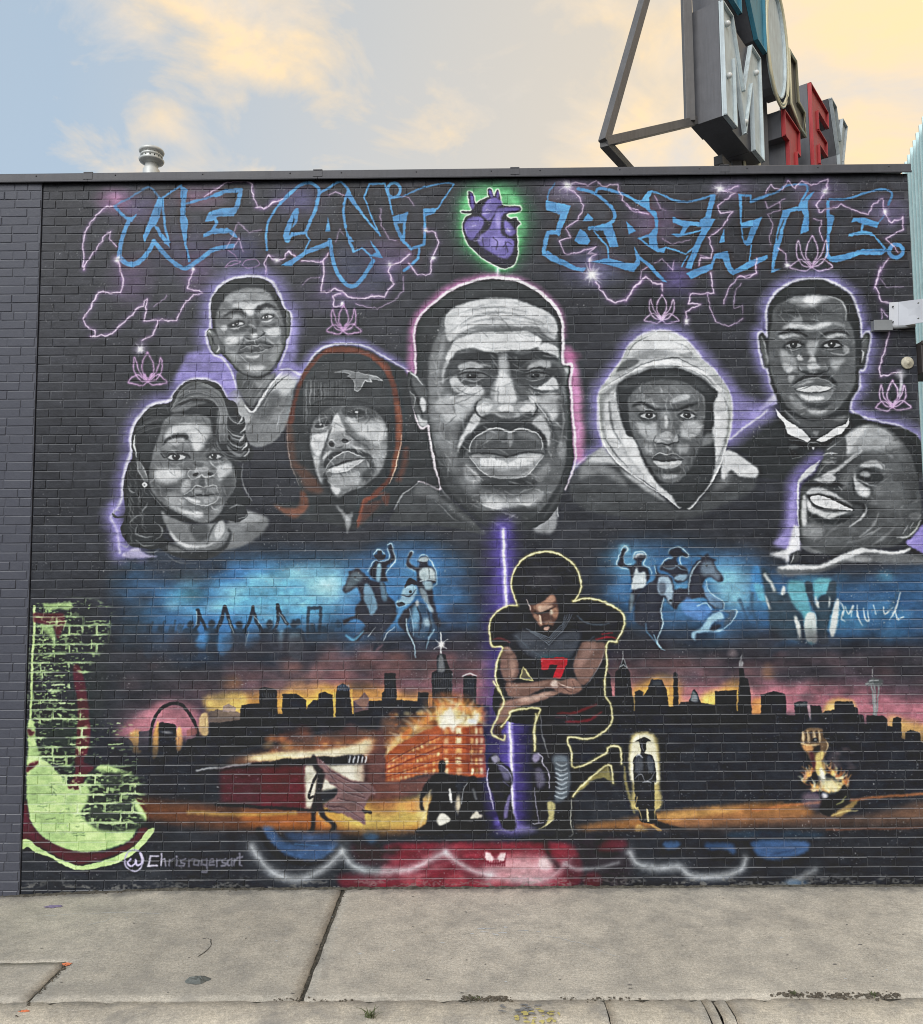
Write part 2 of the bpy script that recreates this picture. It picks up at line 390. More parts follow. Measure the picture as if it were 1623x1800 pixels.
def letters(m):
    B = BLUE
    def s(pts, w, a=.95, sm=False): m.l(B, pts, w * .85, a, 3, smooth=sm)
    def S(pts, w, a=.95): s(pts, w, a, True)
    def f(pts, a=.96, sm=False): m.p(B, pts, a, 2.5, smooth=sm)
    # soft violet clouds behind the lettering
    for x, y, rx, ry, c, a in [(240, 365, 70, 40, (110, 92, 150), .5), (200, 350, 42, 30, (190, 120, 175), .55), (330, 440, 90, 60, (92, 82, 140), .35),
                               (420, 440, 50, 40, (92, 90, 160), .5), (520, 350, 60, 40, (100, 92, 160), .5), (690, 450, 60, 50, (150, 110, 160), .4),
                               (1000, 330, 60, 40, (150, 130, 180), .45), (1040, 470, 70, 45, (110, 110, 170), .5), (1150, 390, 60, 50, (140, 110, 160), .5),
                               (1190, 490, 40, 40, (110, 92, 170), .6), (1290, 330, 50, 30, (150, 130, 180), .4), (1440, 340, 60, 40, (140, 120, 180), .45),
                               (1560, 370, 50, 40, (140, 125, 180), .5), (640, 470, 90, 60, (84, 96, 160), .3), (350, 345, 60, 30, (190, 130, 180), .4),
                               (230, 490, 50, 60, (140, 100, 160), .4), (345, 480, 40, 50, (140, 100, 160), .35), (590, 520, 90, 40, (110, 90, 150), .3)]:
        m.fr(0, 0, 1); m.glow(c, x, y, rx * 1.2, ry * 1.2, a=a * .9)
    m.fr(130, 305, 4.637)
    S([330, 262, 440, 205, 530, 150, 600, 108, 645, 130, 700, 195], 20, .6)
    s([330, 265, 425, 368], 30); f([400, 350, 470, 352, 512, 322, 470, 400, 440, 385])
    S([450, 372, 408, 470, 378, 570, 372, 680], 44); S([385, 690, 430, 735, 520, 728, 600, 650, 655, 548], 46)
    S([655, 555, 730, 645, 810, 722, 890, 772, 950, 748, 1050, 680, 1150, 612, 1300, 588], 44)
    f([688, 190, 735, 196, 700, 360, 672, 420, 640, 440, 576, 566, 566, 505, 600, 400]); f([648, 418, 690, 438, 725, 490, 752, 530, 782, 606, 735, 568, 690, 488])
    s([722, 200, 742, 450, 772, 560], 22); s([722, 196, 872, 96], 20)
    f([868, 96, 926, 128, 912, 250, 908, 340, 934, 384, 922, 480, 918, 580, 952, 715, 930, 722, 900, 580, 862, 400, 870, 330, 874, 250])
    S([915, 242, 1060, 205, 1200, 152], 24, .85); s([1150, 175, 1240, 140, 1362, 138, 1330, 260, 1300, 318], 44)
    f([1100, 312, 1190, 285, 1320, 275, 1302, 350, 1180, 350, 1130, 385, 1066, 390]); s([1150, 372, 1165, 405, 1128, 468, 1068, 500], 34)
    f([1060, 490, 1130, 452, 1250, 440, 1300, 470, 1335, 522, 1310, 520, 1255, 480, 1130, 495, 1058, 522])
    m.fr(450, 305, 4.637)
    S([88, 620, 84, 520, 100, 410, 150, 300, 200, 235], 22); S([200, 235, 290, 150, 400, 82, 470, 86, 515, 150, 490, 270, 440, 400, 405, 480], 34)
    f([325, 285, 352, 296, 330, 400, 282, 482, 405, 468, 412, 492, 305, 512, 262, 562, 228, 545, 228, 480, 276, 360], sm=True)
    m.ll(46, [312, 370, 276, 500], 8, .9, 3)
    s([408, 485, 442, 540, 395, 630], 18); f([205, 748, 320, 680, 400, 622, 560, 568, 620, 535, 615, 590, 400, 660, 290, 755])
    S([520, 160, 600, 112, 680, 70, 735, 105, 768, 165], 26); f([587, 345, 608, 472, 568, 472])
    S([600, 545, 625, 680, 665, 810, 720, 890, 790, 918, 860, 870, 910, 790, 955, 715], 40); s([960, 722, 918, 655, 865, 608, 800, 640], 16)
    S([752, 150, 722, 240, 716, 340, 728, 440], 28); f([722, 430, 760, 505, 800, 556, 780, 560, 812, 640, 790, 648, 735, 510])
    f([760, 150, 800, 200, 860, 310, 985, 455, 1028, 512, 985, 480, 850, 330, 740, 190])
    s([885, 190, 928, 80, 1050, 82, 1085, 200, 1112, 330], 20); s([885, 188, 945, 350, 1010, 500], 16)
    f([928, 535, 1000, 622, 1034, 692, 925, 672, 980, 645])
    th = np.linspace(0, 6.28, 24); m.ll(B, np.stack([1125 + 52 * np.cos(th), 135 + 58 * np.sin(th)], 1), 24, .9, 3); s([1085, 205, 1180, 190], 16)
    S([1190, 195, 1350, 122, 1540, 78, 1615, 88], 16, .8); s([1612, 92, 1482, 285], 16); f([1366, 288, 1482, 275, 1455, 332, 1384, 345, 1388, 470, 1362, 470])
    f([1110, 348, 1245, 312, 1222, 390, 1212, 560, 1180, 535, 1120, 400]); m.pp(46, [1152, 402, 1200, 398, 1196, 500], .9, 2)
    s([1190, 540, 1262, 615, 1372, 580, 1374, 470], 28); s([1335, 610, 1325, 690, 1205, 792], 26)
    m.fr(790, 305, 4.637)
    S([860, 80, 815, 150, 800, 260], 16, .6); f([790, 218, 880, 235, 990, 262, 895, 515, 862, 480, 905, 330, 792, 296])
    s([880, 478, 800, 480, 770, 640], 42); f([752, 660, 800, 625, 900, 690, 1040, 760, 1120, 770, 1090, 805, 960, 770, 830, 710])
    f([1125, 320, 1170, 370, 1160, 386, 1084, 388]); f([1062, 452, 1110, 480, 1150, 545, 1130, 580, 1060, 575, 1015, 548])
    S([1050, 125, 1180, 160, 1290, 240, 1345, 320, 1325, 390, 1240, 430, 1140, 450], 34)
    f([1320, 395, 1382, 595, 1310, 600, 1275, 500, 1170, 455]); m.pp(46, [1200, 470, 1258, 462, 1285, 580], .9, 2)
    s([1180, 470, 1290, 590, 1300, 700], 16); f([1150, 720, 1300, 690, 1500, 738, 1548, 640, 1552, 740, 1500, 800, 1320, 752])
    S([1190, 165, 1230, 120, 1400, 160, 1500, 205, 1623, 270], 30); f([1440, 390, 1530, 465, 1465, 495])
    m.fr(1100, 305, 5.144)
    f([0, 195, 140, 240, 200, 160, 245, 150, 215, 220, 225, 325, 270, 335, 300, 420, 290, 500, 280, 610, 300, 680, 370, 660, 345, 715, 290, 708, 200, 655, 105, 580, 210, 545, 265, 480, 262, 400, 200, 330])
    m.pp(46, [140, 590, 208, 575, 218, 645], .9, 2)
    S([230, 160, 330, 190, 430, 240, 560, 255, 700, 225, 800, 190], 22, .8); f([770, 195, 822, 195, 765, 400, 812, 405, 690, 630, 640, 740, 600, 860, 545, 850, 590, 720, 680, 520, 670, 420, 720, 380])
    f([432, 392, 520, 425, 690, 440, 700, 480, 580, 470, 530, 540, 690, 505, 680, 520, 470, 580, 415, 545, 490, 545, 520, 480, 432, 445])
    s([370, 670, 540, 722, 650, 655], 18); f([75, 650, 120, 735, 230, 830, 380, 985, 330, 975, 200, 850, 125, 780, 75, 888, 0, 860, 0, 800, 95, 815])
    s([560, 740, 510, 840], 14); f([545, 900, 600, 870, 770, 820, 805, 725, 920, 705, 960, 840, 985, 870, 1110, 790, 1286, 730, 1286, 765, 1130, 850, 970, 918, 930, 890, 880, 770, 820, 770, 780, 870, 590, 955])
    f([890, 490, 898, 610, 845, 625]); f([1018, 180, 1048, 190, 1055, 450, 1240, 390, 1130, 640, 1090, 650, 1050, 590])
    m.pp(50, [1056, 500, 1135, 485, 1092, 600, 1065, 590], .95, 3)
    s([1040, 195, 1130, 200, 1130, 255, 1286, 200], 24, .8); s([1138, 640, 1120, 790], 16)
    m.fr(1300, 305, 5.41)
    S([110, 260, 230, 215, 340, 180, 440, 120, 560, 100, 640, 105, 655, 160], 26, .7); s([650, 160, 600, 250, 570, 320], 26)
    f([570, 315, 650, 210, 720, 160, 655, 260, 662, 545, 580, 580, 615, 400, 590, 350, 480, 370, 440, 470, 400, 640, 330, 900, 400, 905, 300, 945, 320, 760, 345, 600, 410, 350, 520, 325])
    m.pp(52, [415, 440, 428, 440, 360, 640, 350, 610], .8, 3)
    f([832, 250, 862, 260, 862, 390, 910, 410, 865, 560, 850, 740, 870, 790, 1000, 770, 1180, 715, 1380, 718, 1400, 745, 1345, 780, 1150, 770, 960, 840, 890, 850, 820, 800, 832, 560])
    S([860, 245, 1000, 245, 1120, 215, 1300, 155, 1400, 150, 1450, 190, 1420, 300], 26, .8)
    f([1060, 460, 1090, 415, 1170, 420, 1330, 470, 1310, 515, 1190, 490, 1170, 545, 1260, 555, 1340, 640, 1400, 720, 1370, 720, 1290, 600, 1200, 575, 1030, 600, 1045, 570, 1150, 545, 1165, 480, 1110, 455])
    s([1320, 470, 1380, 400], 18, .5)
    th = np.linspace(0, 6.28, 26); m.ll(B, np.stack([1490 + 68 * np.cos(th), 738 + 62 * np.sin(th)], 1), 40, .95, 3); s([1400, 735, 1440, 720], 30)

def lightning(m):
    m.fr(130, 305, 4.637)
    bolt(m, [325, 265, 270, 265, 200, 320, 135, 400, 90, 480, 75, 560, 80, 660, 78, 780]); bolt(m, [78, 780, 100, 720, 180, 620, 260, 500, 300, 470, 290, 530, 345, 590], 6)
    bolt(m, [355, 690, 375, 800, 405, 885, 380, 970, 210, 965, 120, 1120, 78, 1190, 100, 1240, 175, 1270, 180, 1310, 140, 1325, 310, 1305, 450, 1170, 600, 1020, 570, 1200, 680, 1190, 640, 1320, 560, 1360], 8)
    bolt(m, [690, 1195, 830, 1200, 900, 1060, 980, 980, 1050, 970, 925, 935, 965, 790], 7); bolt(m, [650, 1090, 740, 1020, 760, 985], 4, .4)
    bolt(m, [1060, 190, 1140, 130, 1250, 70, 1400, 60, 1455, 90, 1465, 210, 1500, 270, 1560, 280, 1640, 220], 6)
    bolt(m, [1240, 610, 1340, 400, 1430, 480, 1530, 460], 4, .5); bolt(m, [1300, 620, 1345, 520, 1380, 640], 5, .5)
    m.l((190, 140, 190), [1230, 760, 1290, 715, 1360, 720, 1290, 745, 1240, 760], 6, .7, 3); m.l((190, 140, 190), [1370, 745, 1400, 710, 1480, 695, 1510, 740, 1430, 770, 1370, 745], 6, .7, 3)
    m.l((190, 140, 190), [1250, 620, 1300, 660, 1330, 700], 6, .6, 3); spark(m, 540, 1430, 50, a=.9); spark(m, 352, 700, 40, n=6); spark(m, 968, 770, 26, n=5); m.glow((210, 150, 190), 330, 200, 90, 60, a=.45)
    lotus(m, 600, 1640, 1.05)
    m.fr(450, 305, 4.637)
    bolt(m, [0, 270, 65, 285, 130, 230, 220, 200], 6); bolt(m, [590, 175, 650, 150, 720, 180], 6, .6); bolt(m, [80, 820, 80, 700, 100, 665, 170, 705, 240, 690, 270, 630, 320, 670], 7)
    bolt(m, [370, 710, 540, 720, 590, 650], 6); bolt(m, [545, 720, 555, 800, 530, 960, 580, 970, 640, 935, 750, 1000, 850, 1020, 940, 1000, 1050, 1005, 1125, 900, 1075, 800, 1100, 750, 1150, 735, 1250, 660], 9)
    bolt(m, [690, 980, 625, 1000, 630, 1085, 690, 1080, 710, 1060], 7); bolt(m, [1240, 730, 1320, 825, 1420, 820, 1440, 690, 1490, 560, 1460, 480, 1370, 465], 7)
    bolt(m, [1200, 840, 1200, 960, 1130, 1030, 990, 1100, 820, 1065], 4, .55); bolt(m, [1015, 290, 1020, 420, 1090, 530, 1140, 540], 5, .45); bolt(m, [1290, 260, 1250, 200, 1190, 185], 5, .5)
    bolt(m, [380, 900, 420, 860, 520, 845], 4, .4); bolt(m, [650, 560, 680, 450, 710, 500], 3, .4)
    spark(m, 1450, 680, 32, n=8); spark(m, 165, 705, 40, n=5, a=.6); spark(m, 1380, 465, 26, n=8, a=.8); spark(m, 700, 1060, 26, n=6, a=.7); spark(m, 1085, 740, 46, n=4, a=.4)
    lotus(m, 715, 1230, .93)
    m.fr(790, 305, 4.637)
    bolt(m, [960, 100, 1030, 70, 1130, 100, 1200, 55, 1250, 100, 1380, 90, 1410, 220, 1480, 280, 1623, 330], 6, .7); bolt(m, [960, 110, 1040, 170, 1095, 260, 1050, 370, 950, 450, 990, 520, 900, 545, 940, 660, 1050, 640, 1200, 590, 1130, 650, 1200, 655, 1140, 700, 1160, 800], 6, .75)
    bolt(m, [1190, 880, 1250, 960, 1290, 1020, 1345, 1055, 1430, 1025, 1500, 940, 1600, 845], 8)
    spark(m, 965, 95, 62); spark(m, 1160, 820, 80, n=22); spark(m, 1150, 700, 40, n=3, a=.3)
    m.fr(1100, 305, 5.144)
    bolt(m, [0, 1140, 120, 990, 185, 930, 250, 985, 330, 1000, 330, 1060], 10); bolt(m, [130, 960, 140, 880, 190, 850], 6, .6)
    bolt(m, [1010, 110, 870, 160, 1000, 165, 830, 290, 860, 360, 970, 345, 880, 470, 750, 580, 790, 700, 770, 770, 680, 760, 670, 830], 7, .75); bolt(m, [670, 740, 750, 770], 4, .4)
    bolt(m, [770, 900, 800, 1080, 590, 1090, 570, 1180, 680, 1180, 550, 1250, 545, 1330], 8); bolt(m, [745, 1090, 770, 1230, 820, 1340, 930, 1380, 1060, 1310], 6, .6)
    bolt(m, [1190, 760, 1180, 900, 1020, 930, 930, 1050, 885, 1180], 6, .7); bolt(m, [1050, 990, 990, 1070, 980, 1220, 1060, 1190, 1060, 1270], 4, .5); bolt(m, [260, 810, 330, 770, 430, 880, 440, 790], 5, .5); bolt(m, [330, 590, 420, 640, 590, 600], 4, .4)
    bolt(m, [0, 285, 60, 330, 150, 355], 5, .6); bolt(m, [260, 200, 310, 310, 370, 330], 4, .4); spark(m, 850, 135, 62, n=18); spark(m, 550, 1330, 36, n=14)
    lotus(m, 325, 1270, 1.02, (222, 208, 224))
    m.fr(1300, 305, 5.41)
    bolt(m, [250, 190, 300, 100, 330, 140, 410, 150, 460, 70], 6, .7); bolt(m, [470, 70, 530, 140, 600, 70, 680, 110, 840, 50, 820, 170], 7, .75); bolt(m, [250, 260, 270, 330, 430, 240], 5, .6); bolt(m, [390, 270, 390, 345, 270, 385, 320, 480, 280, 620, 300, 680], 5, .5)
    bolt(m, [800, 200, 730, 290, 760, 370, 870, 330, 960, 290, 1100, 350, 1220, 395, 1280, 290, 1360, 240, 1390, 380, 1450, 470, 1560, 410, 1560, 530, 1390, 620, 1510, 750], 7, .8)
    bolt(m, [700, 430, 780, 450, 760, 550, 795, 640], 6, .7); bolt(m, [370, 710, 440, 760, 460, 850], 6, .7); bolt(m, [1420, 810, 1340, 930, 1290, 1082], 9, .75); bolt(m, [160, 860, 160, 950, 90, 990, 0, 975], 7, .8)
    spark(m, 810, 170, 46, n=8, a=.8); spark(m, 1390, 365, 36, n=10, a=.8); spark(m, 460, 870, 40, n=14, a=.8)
    lotus(m, 690, 820, 1.35, (224, 214, 230))
    m.fr(1270, 470, 4.598)
    bolt(m, [1285, 0, 1240, 150, 1290, 270, 1350, 290], 8, .8); bolt(m, [1290, 330, 1340, 400], 6, .6); bolt(m, [1290, 420, 1290, 340], 5, .5); bolt(m, [1355, 520, 1310, 660, 1275, 790, 1280, 880, 1420, 845], 8, .85); bolt(m, [1280, 90, 1330, 160, 1460, 150], 4, .35)
    m.glow((220, 220, 226), 1440, 860, 70, 60, a=.6); m.l((214, 210, 222), [1440, 850, 1450, 930, 1430, 1040], 26, .6, 12)
    lotus(m, 1378, 1080, .95, (220, 196, 222))

def heart(m):
    m.fr(790, 305, 4.637)
    G = (70, 150, 92)
    m.p((52, 108, 72), [40, 300, 120, 90, 330, 40, 560, 90, 680, 300, 660, 560, 560, 760, 400, 840, 220, 740, 60, 560], .75, 60); m.p((74, 160, 98), [80, 330, 150, 140, 340, 90, 520, 130, 620, 310, 610, 540, 540, 720, 420, 790, 250, 710, 100, 540], .85, 36); m.p((120, 210, 140), [100, 350, 160, 170, 340, 120, 500, 160, 590, 320, 580, 540, 520, 700, 420, 770, 260, 690, 120, 530], .55, 24)
    m.l((170, 240, 205), [392, 770, 395, 860], 34, .75, 16); m.l((226, 250, 238), [392, 770, 395, 860], 10, .8, 5)
    W = [150, 150, 190, 160, 215, 240, 260, 215, 300, 200, 320, 190, 312, 130, 345, 130, 365, 190, 385, 140, 402, 140, 410, 195, 440, 262, 570, 268, 572, 308, 470, 330, 490, 370, 540, 365, 550, 385, 580, 408, 550, 440, 556, 560, 560, 660, 520, 740, 450, 768, 380, 745, 280, 690, 190, 610, 140, 540, 108, 440, 130, 360, 185, 325, 105, 315, 108, 300, 185, 298, 160, 220]
    m.p((214, 240, 206), W, .95, 14); m.l((220, 242, 214), W + W[:2], 16, .9, 8)
    m.p((40, 36, 54), W, 1, 2)
    V = (104, 94, 164); L = (140, 130, 200)
    m.p(V, [165, 165, 188, 175, 205, 260, 185, 285], .9, 4); m.p(V, [320, 140, 342, 140, 358, 190, 335, 195], .8, 3); m.p(V, [388, 150, 400, 150, 402, 195, 385, 195], .8, 3)
    m.p(V, [270, 290, 300, 230, 360, 200, 410, 215, 430, 260, 390, 280, 350, 370, 300, 372, 268, 340], .95, 5); m.p(L, [285, 260, 330, 235, 300, 340, 280, 330], .5, 10)
    m.p(V, [400, 285, 560, 278, 562, 300, 450, 325, 420, 380, 430, 500, 520, 545, 520, 640, 470, 690, 390, 670, 290, 610, 230, 560, 250, 510, 330, 440, 372, 330], .95, 5)
    m.p(V, [130, 400, 170, 360, 250, 355, 285, 400, 250, 470, 200, 535, 150, 520, 125, 450], .95, 5); m.p(L, [160, 400, 220, 400, 230, 440, 160, 450], .5, 12)
    m.p(V, [440, 380, 480, 400, 530, 450, 545, 480, 500, 510, 455, 480], .95, 5)
    m.glow((170, 160, 225), 395, 380, 30, 110, a=.5); m.glow((158, 148, 220), 380, 560, 110, 90, a=.55); m.glow((170, 160, 225), 480, 460, 40, 30, a=.6); m.glow((160, 150, 220), 250, 520, 40, 50, a=.5)
    for q in ([270, 520, 275, 600, 300, 640], [440, 600, 470, 560, 510, 580], [450, 560, 480, 640], [300, 400, 240, 480, 200, 530], [370, 340, 330, 400], [430, 370, 440, 480, 500, 520], [360, 520, 390, 560, 380, 620]):
        m.l((50, 44, 78), q, 9, .75, 4)
    for q in ([135, 455, 140, 490], [190, 430, 215, 425], [200, 545, 250, 545], [470, 450, 490, 470], [300, 300, 340, 300], [270, 330, 330, 320]):
        m.l((200, 194, 236), q, 5, .7, 3)
def halo(m, pts, w=60, c=PURP, white=16, a=.9, b=None):
    m.l(c, pts, w * 1.15, a * .9, b or w * .75); m.l(PALE, pts, white * .9, .85, white * .9)
def streaks(m, pts, n, c, w=5, a=.35, jit=10, clip=None, L=(40, 110), ang=0, spread=.5):
    P = np.asarray(pts, float).reshape(-1, 2); lo, hi = P.min(0), P.max(0)
    cl = m.mk(pts, 4) if clip is None else clip
    for _ in range(n):
        x, y = m.rng.uniform(lo, hi); t = np.radians(ang) + m.rng.normal(0, spread * .4); q = m.rng.uniform(*L)
        m.l(c if not isinstance(c, list) else c[m.rng.integers(len(c))], [x, y, x + q * .5 * np.cos(t) + m.rng.normal(0, jit * .3), y + q * .5 * np.sin(t) + m.rng.normal(0, jit * .3), x + q * np.cos(t), y + q * np.sin(t)], w * m.rng.uniform(.4, 1.3), a * m.rng.uniform(.4, 1), w * .5, t=(.3, 1, .2), clip=cl)

def center(m):
    m.tap = (.4, 1.3, .3); m.bk = .68
    m.fr(690, 470, 3.7486)
    sil = [240, 1030, 200, 1050, 150, 960, 105, 800, 100, 690, 165, 690, 155, 450, 190, 330, 300, 220, 430, 135, 560, 90, 680, 75, 800, 90, 920, 140, 1040, 240, 1100, 330, 1115, 450, 1112, 640, 1165, 650, 1160, 760, 1175, 980, 1190, 1180, 1188, 1300, 1130, 1460, 1090, 1580, 1000, 1680, 900, 1722, 760, 1730, 640, 1722, 540, 1640, 440, 1560, 330, 1460, 310, 1390, 265, 1190]
    m.l((196, 120, 176), [130, 690, 128, 560, 140, 400, 185, 300, 300, 195, 430, 115, 560, 75, 680, 62], 50, .8, 36)
    m.l((196, 130, 180), [680, 62, 800, 70, 930, 125, 1050, 225, 1110, 320, 1130, 450], 40, .6, 30)
    m.l((204, 130, 178), [1150, 560, 1190, 700, 1215, 900, 1225, 1100, 1225, 1240], 74, .85, 34); m.glow((200, 90, 150), 1180, 580, 90, 60, a=.5)
    m.l((242, 226, 238), [100, 680, 155, 690, 143, 450, 180, 325, 295, 212, 428, 126, 560, 82, 680, 67, 800, 80, 925, 132, 1048, 235, 1108, 330, 1124, 450, 1122, 625, 1180, 640, 1172, 760, 1190, 980, 1205, 1180, 1200, 1300, 1140, 1460], 20, .95, 10)
    m.l((242, 226, 238), [130, 880, 165, 1010, 200, 1062, 240, 1050, 270, 1240, 318, 1420, 300, 1462, 230, 1430, 175, 1412], 18, .9, 8)
    # shirt
    m.p(60, [10, 1600, 80, 1500, 175, 1420, 300, 1462, 330, 1480, 440, 1580, 560, 1700, 600, 1760, 300, 1700, 0, 1700], .95, 4)
    m.p(96, [170, 1430, 250, 1440, 330, 1520, 480, 1640, 560, 1720, 440, 1640, 280, 1530, 150, 1500], .7, 12); m.l(150, [10, 1590, 70, 1500, 175, 1415], 9, .8, 5); m.l(120, [280, 1540, 390, 1640, 440, 1670], 6, .6, 4); m.p(100, [320, 1430, 370, 1500, 380, 1530, 330, 1480], .8, 5)
    m.p(170, [950, 1690, 1060, 1610, 1085, 1560, 1070, 1740, 940, 1740], .7, 16); m.l(210, [1088, 1560, 1092, 1640], 14, .8, 5); m.l(60, [980, 1650, 1070, 1560], 8, .7, 4)
    m.p(48, sil, 1, 3)
    # ear
    m.p(78, [110, 690, 150, 700, 215, 770, 235, 860, 232, 1020, 190, 1040, 150, 950, 112, 830], 1, 4); m.l(40, [120, 710, 130, 800, 180, 900, 200, 980], 24, .8, 10)
    m.l(190, [112, 690, 150, 710, 200, 770], 10, .8, 5); m.e(215, 203, 905, 18, 46, -8, .9, 6); m.p(175, [165, 960, 200, 1000, 232, 1010, 225, 1045, 185, 1040], .8, 7); m.l(160, [115, 820, 150, 860, 140, 920], 8, .7, 5)
    m.p(110, [1118, 650, 1160, 655, 1155, 720, 1140, 770], .9, 4); m.l(40, [1120, 652, 1165, 655, 1158, 720, 1150, 740], 7, .9, 3); m.p(205, [1130, 665, 1158, 665, 1148, 700], .7, 4)
    # skin planes
    face = [330, 330, 430, 250, 560, 208, 700, 194, 800, 203, 900, 238, 1000, 280, 1075, 340, 1088, 430, 1108, 600, 1140, 760, 1155, 1000, 1150, 1200, 1120, 1350, 1060, 1480, 960, 1620, 800, 1700, 640, 1690, 520, 1600, 400, 1500, 330, 1360, 270, 1150, 240, 980, 240, 760, 250, 560, 300, 450]
    fc = m.mk(face, 6)
    m.p(84, face, 1, 8)
    m.p(112, [250, 580, 300, 460, 380, 420, 390, 600, 350, 700, 330, 900, 360, 1050, 340, 1200, 280, 1100, 245, 900], .9, 22)
    m.p(196, [345, 380, 355, 310, 430, 256, 560, 212, 700, 198, 800, 207, 900, 242, 1000, 284, 1068, 340, 1082, 440, 1000, 400, 850, 395, 680, 400, 540, 420, 420, 470, 370, 480], .97, 8)
    m.p(212, [400, 300, 560, 240, 700, 222, 850, 250, 1000, 320, 900, 340, 700, 330, 520, 350], .7, 24)
    m.l(118, [380, 420, 480, 350, 620, 300, 800, 310, 960, 360], 16, .75, 12); m.l(130, [420, 310, 560, 270, 720, 262, 880, 290], 13, .65, 10); m.l(124, [450, 390, 600, 345, 800, 345, 1000, 390], 13, .75, 10); m.l(150, [480, 285, 600, 245, 740, 236], 9, .6, 8); m.p(160, [360, 420, 360, 330, 420, 290, 410, 380, 390, 460], .7, 18); m.p(150, [1000, 300, 1070, 350, 1080, 430, 1030, 400], .7, 18); m.l(150, [640, 330, 780, 322, 900, 335], 8, .6, 7)
    m.p(112, [400, 470, 520, 390, 680, 382, 850, 390, 960, 395, 1050, 460, 1000, 440, 850, 415, 680, 420, 540, 440], .85, 10)
    m.p(205, [430, 470, 560, 432, 700, 425, 850, 420, 930, 440, 985, 490, 920, 540, 780, 545, 640, 560, 520, 530, 420, 560, 380, 620, 350, 600, 390, 520], .95, 9); m.p(205, [1000, 500, 1085, 520, 1098, 590, 1060, 580, 960, 540], .9, 8); m.p(190, [390, 478, 460, 420, 510, 380, 430, 450], .8, 5)
    m.l(70, [900, 440, 980, 450, 1040, 490, 1080, 480], 16, .6, 9); m.p(200, [960, 380, 1060, 400, 1075, 470, 1020, 450], .6, 10)
    # brows and eye sockets
    m.p(52, [370, 615, 450, 570, 560, 555, 680, 565, 700, 620, 680, 700, 640, 640, 500, 620, 400, 625], 1, 8); m.p(50, [760, 560, 860, 575, 960, 555, 1060, 575, 1090, 620, 1000, 605, 900, 612, 850, 660, 800, 720, 770, 640], 1, 8)
    m.p(60, [370, 640, 450, 625, 640, 650, 690, 700, 640, 790, 520, 830, 400, 800, 360, 720], .9, 14); m.p(58, [790, 700, 860, 650, 980, 620, 1080, 650, 1120, 720, 1100, 800, 980, 820, 880, 790, 800, 740], .9, 14)
    m.p(158, [440, 640, 520, 620, 600, 650, 560, 672, 450, 680], .85, 7); m.p(158, [900, 640, 960, 615, 1030, 620, 1040, 660, 960, 650, 890, 670], .85, 7)
    m.p(100, [440, 714, 500, 694, 590, 700, 615, 722, 560, 738, 480, 733], .95, 5); m.e(32, 526, 714, 36, 21, 0, 1, 5); m.e(180, 516, 708, 5, 4, 0, .9, 2); m.p(78, [430, 700, 500, 676, 600, 686, 630, 712, 560, 700, 490, 698], .9, 5); m.l(150, [450, 735, 540, 748, 600, 730], 7, .7, 4); m.l(30, [425, 712, 500, 690, 590, 697, 640, 722], 9, .95, 4); m.l(44, [430, 690, 510, 664, 610, 676], 8, .8, 5); m.l(150, [440, 694, 510, 672, 590, 680], 5, .6, 4)
    m.p(100, [880, 708, 930, 690, 1000, 694, 1022, 708, 980, 726, 905, 724], .95, 5); m.e(32, 938, 709, 36, 20, 0, 1, 5); m.e(180, 928, 703, 5, 4, 0, .9, 2); m.p(78, [860, 700, 920, 674, 1000, 678, 1035, 702, 980, 694, 910, 694], .9, 5); m.l(30, [855, 708, 920, 687, 1000, 691, 1040, 708], 9, .95, 4); m.l(44, [870, 684, 930, 660, 1010, 664], 8, .8, 5); m.l(150, [880, 688, 940, 668, 1000, 672], 5, .6, 4); m.l(140, [900, 660, 980, 645, 1040, 670], 6, .7, 4); m.l(150, [880, 735, 940, 742, 1010, 725], 6, .6, 4)
    m.p(186, [375, 740, 420, 720, 460, 770, 560, 775, 590, 800, 480, 830, 400, 810], .85, 8); m.l(70, [440, 750, 520, 780, 600, 760], 9, .7, 6); m.p(200, [960, 800, 1010, 760, 1060, 720, 1095, 790, 1050, 810], .9, 9); m.l(70, [930, 770, 990, 760, 1040, 730], 9, .7, 6); m.l(190, [900, 770, 960, 800, 1040, 805], 8, .6, 6)
    # nose
    m.p(140, [700, 600, 750, 600, 780, 720, 830, 850, 800, 900, 690, 900, 640, 830, 690, 720], .9, 14); m.p(205, [705, 690, 745, 690, 800, 800, 810, 890, 720, 900, 670, 880], .9, 14); m.p(180, [700, 600, 745, 580, 750, 680, 715, 690], .7, 12)
    m.p(150, [545, 930, 590, 860, 690, 880, 740, 900, 860, 880, 930, 890, 955, 930, 920, 985, 840, 1000, 740, 1015, 650, 1000, 570, 980], .95, 8); m.p(212, [700, 920, 760, 900, 800, 930, 780, 960, 710, 955], .9, 9); m.p(200, [560, 930, 600, 890, 660, 910, 620, 950], .8, 8); m.p(205, [840, 930, 900, 900, 940, 925, 900, 950], .8, 8)
    m.p(50, [590, 985, 650, 965, 720, 990, 820, 985, 900, 955, 920, 985, 830, 1010, 740, 1020, 640, 1012], .9, 7); m.l(46, [548, 940, 545, 900, 590, 862], 8, .8, 4); m.l(46, [950, 900, 958, 940, 930, 985], 8, .8, 4); m.l(60, [545, 940, 580, 985], 8, .7, 4); m.p(90, [690, 960, 760, 950, 820, 965, 760, 990], .8, 8)
    m.p(60, [800, 760, 850, 850, 900, 880, 860, 860, 820, 830], .7, 10); m.p(60, [650, 760, 640, 830, 600, 870, 640, 800], .6, 10)
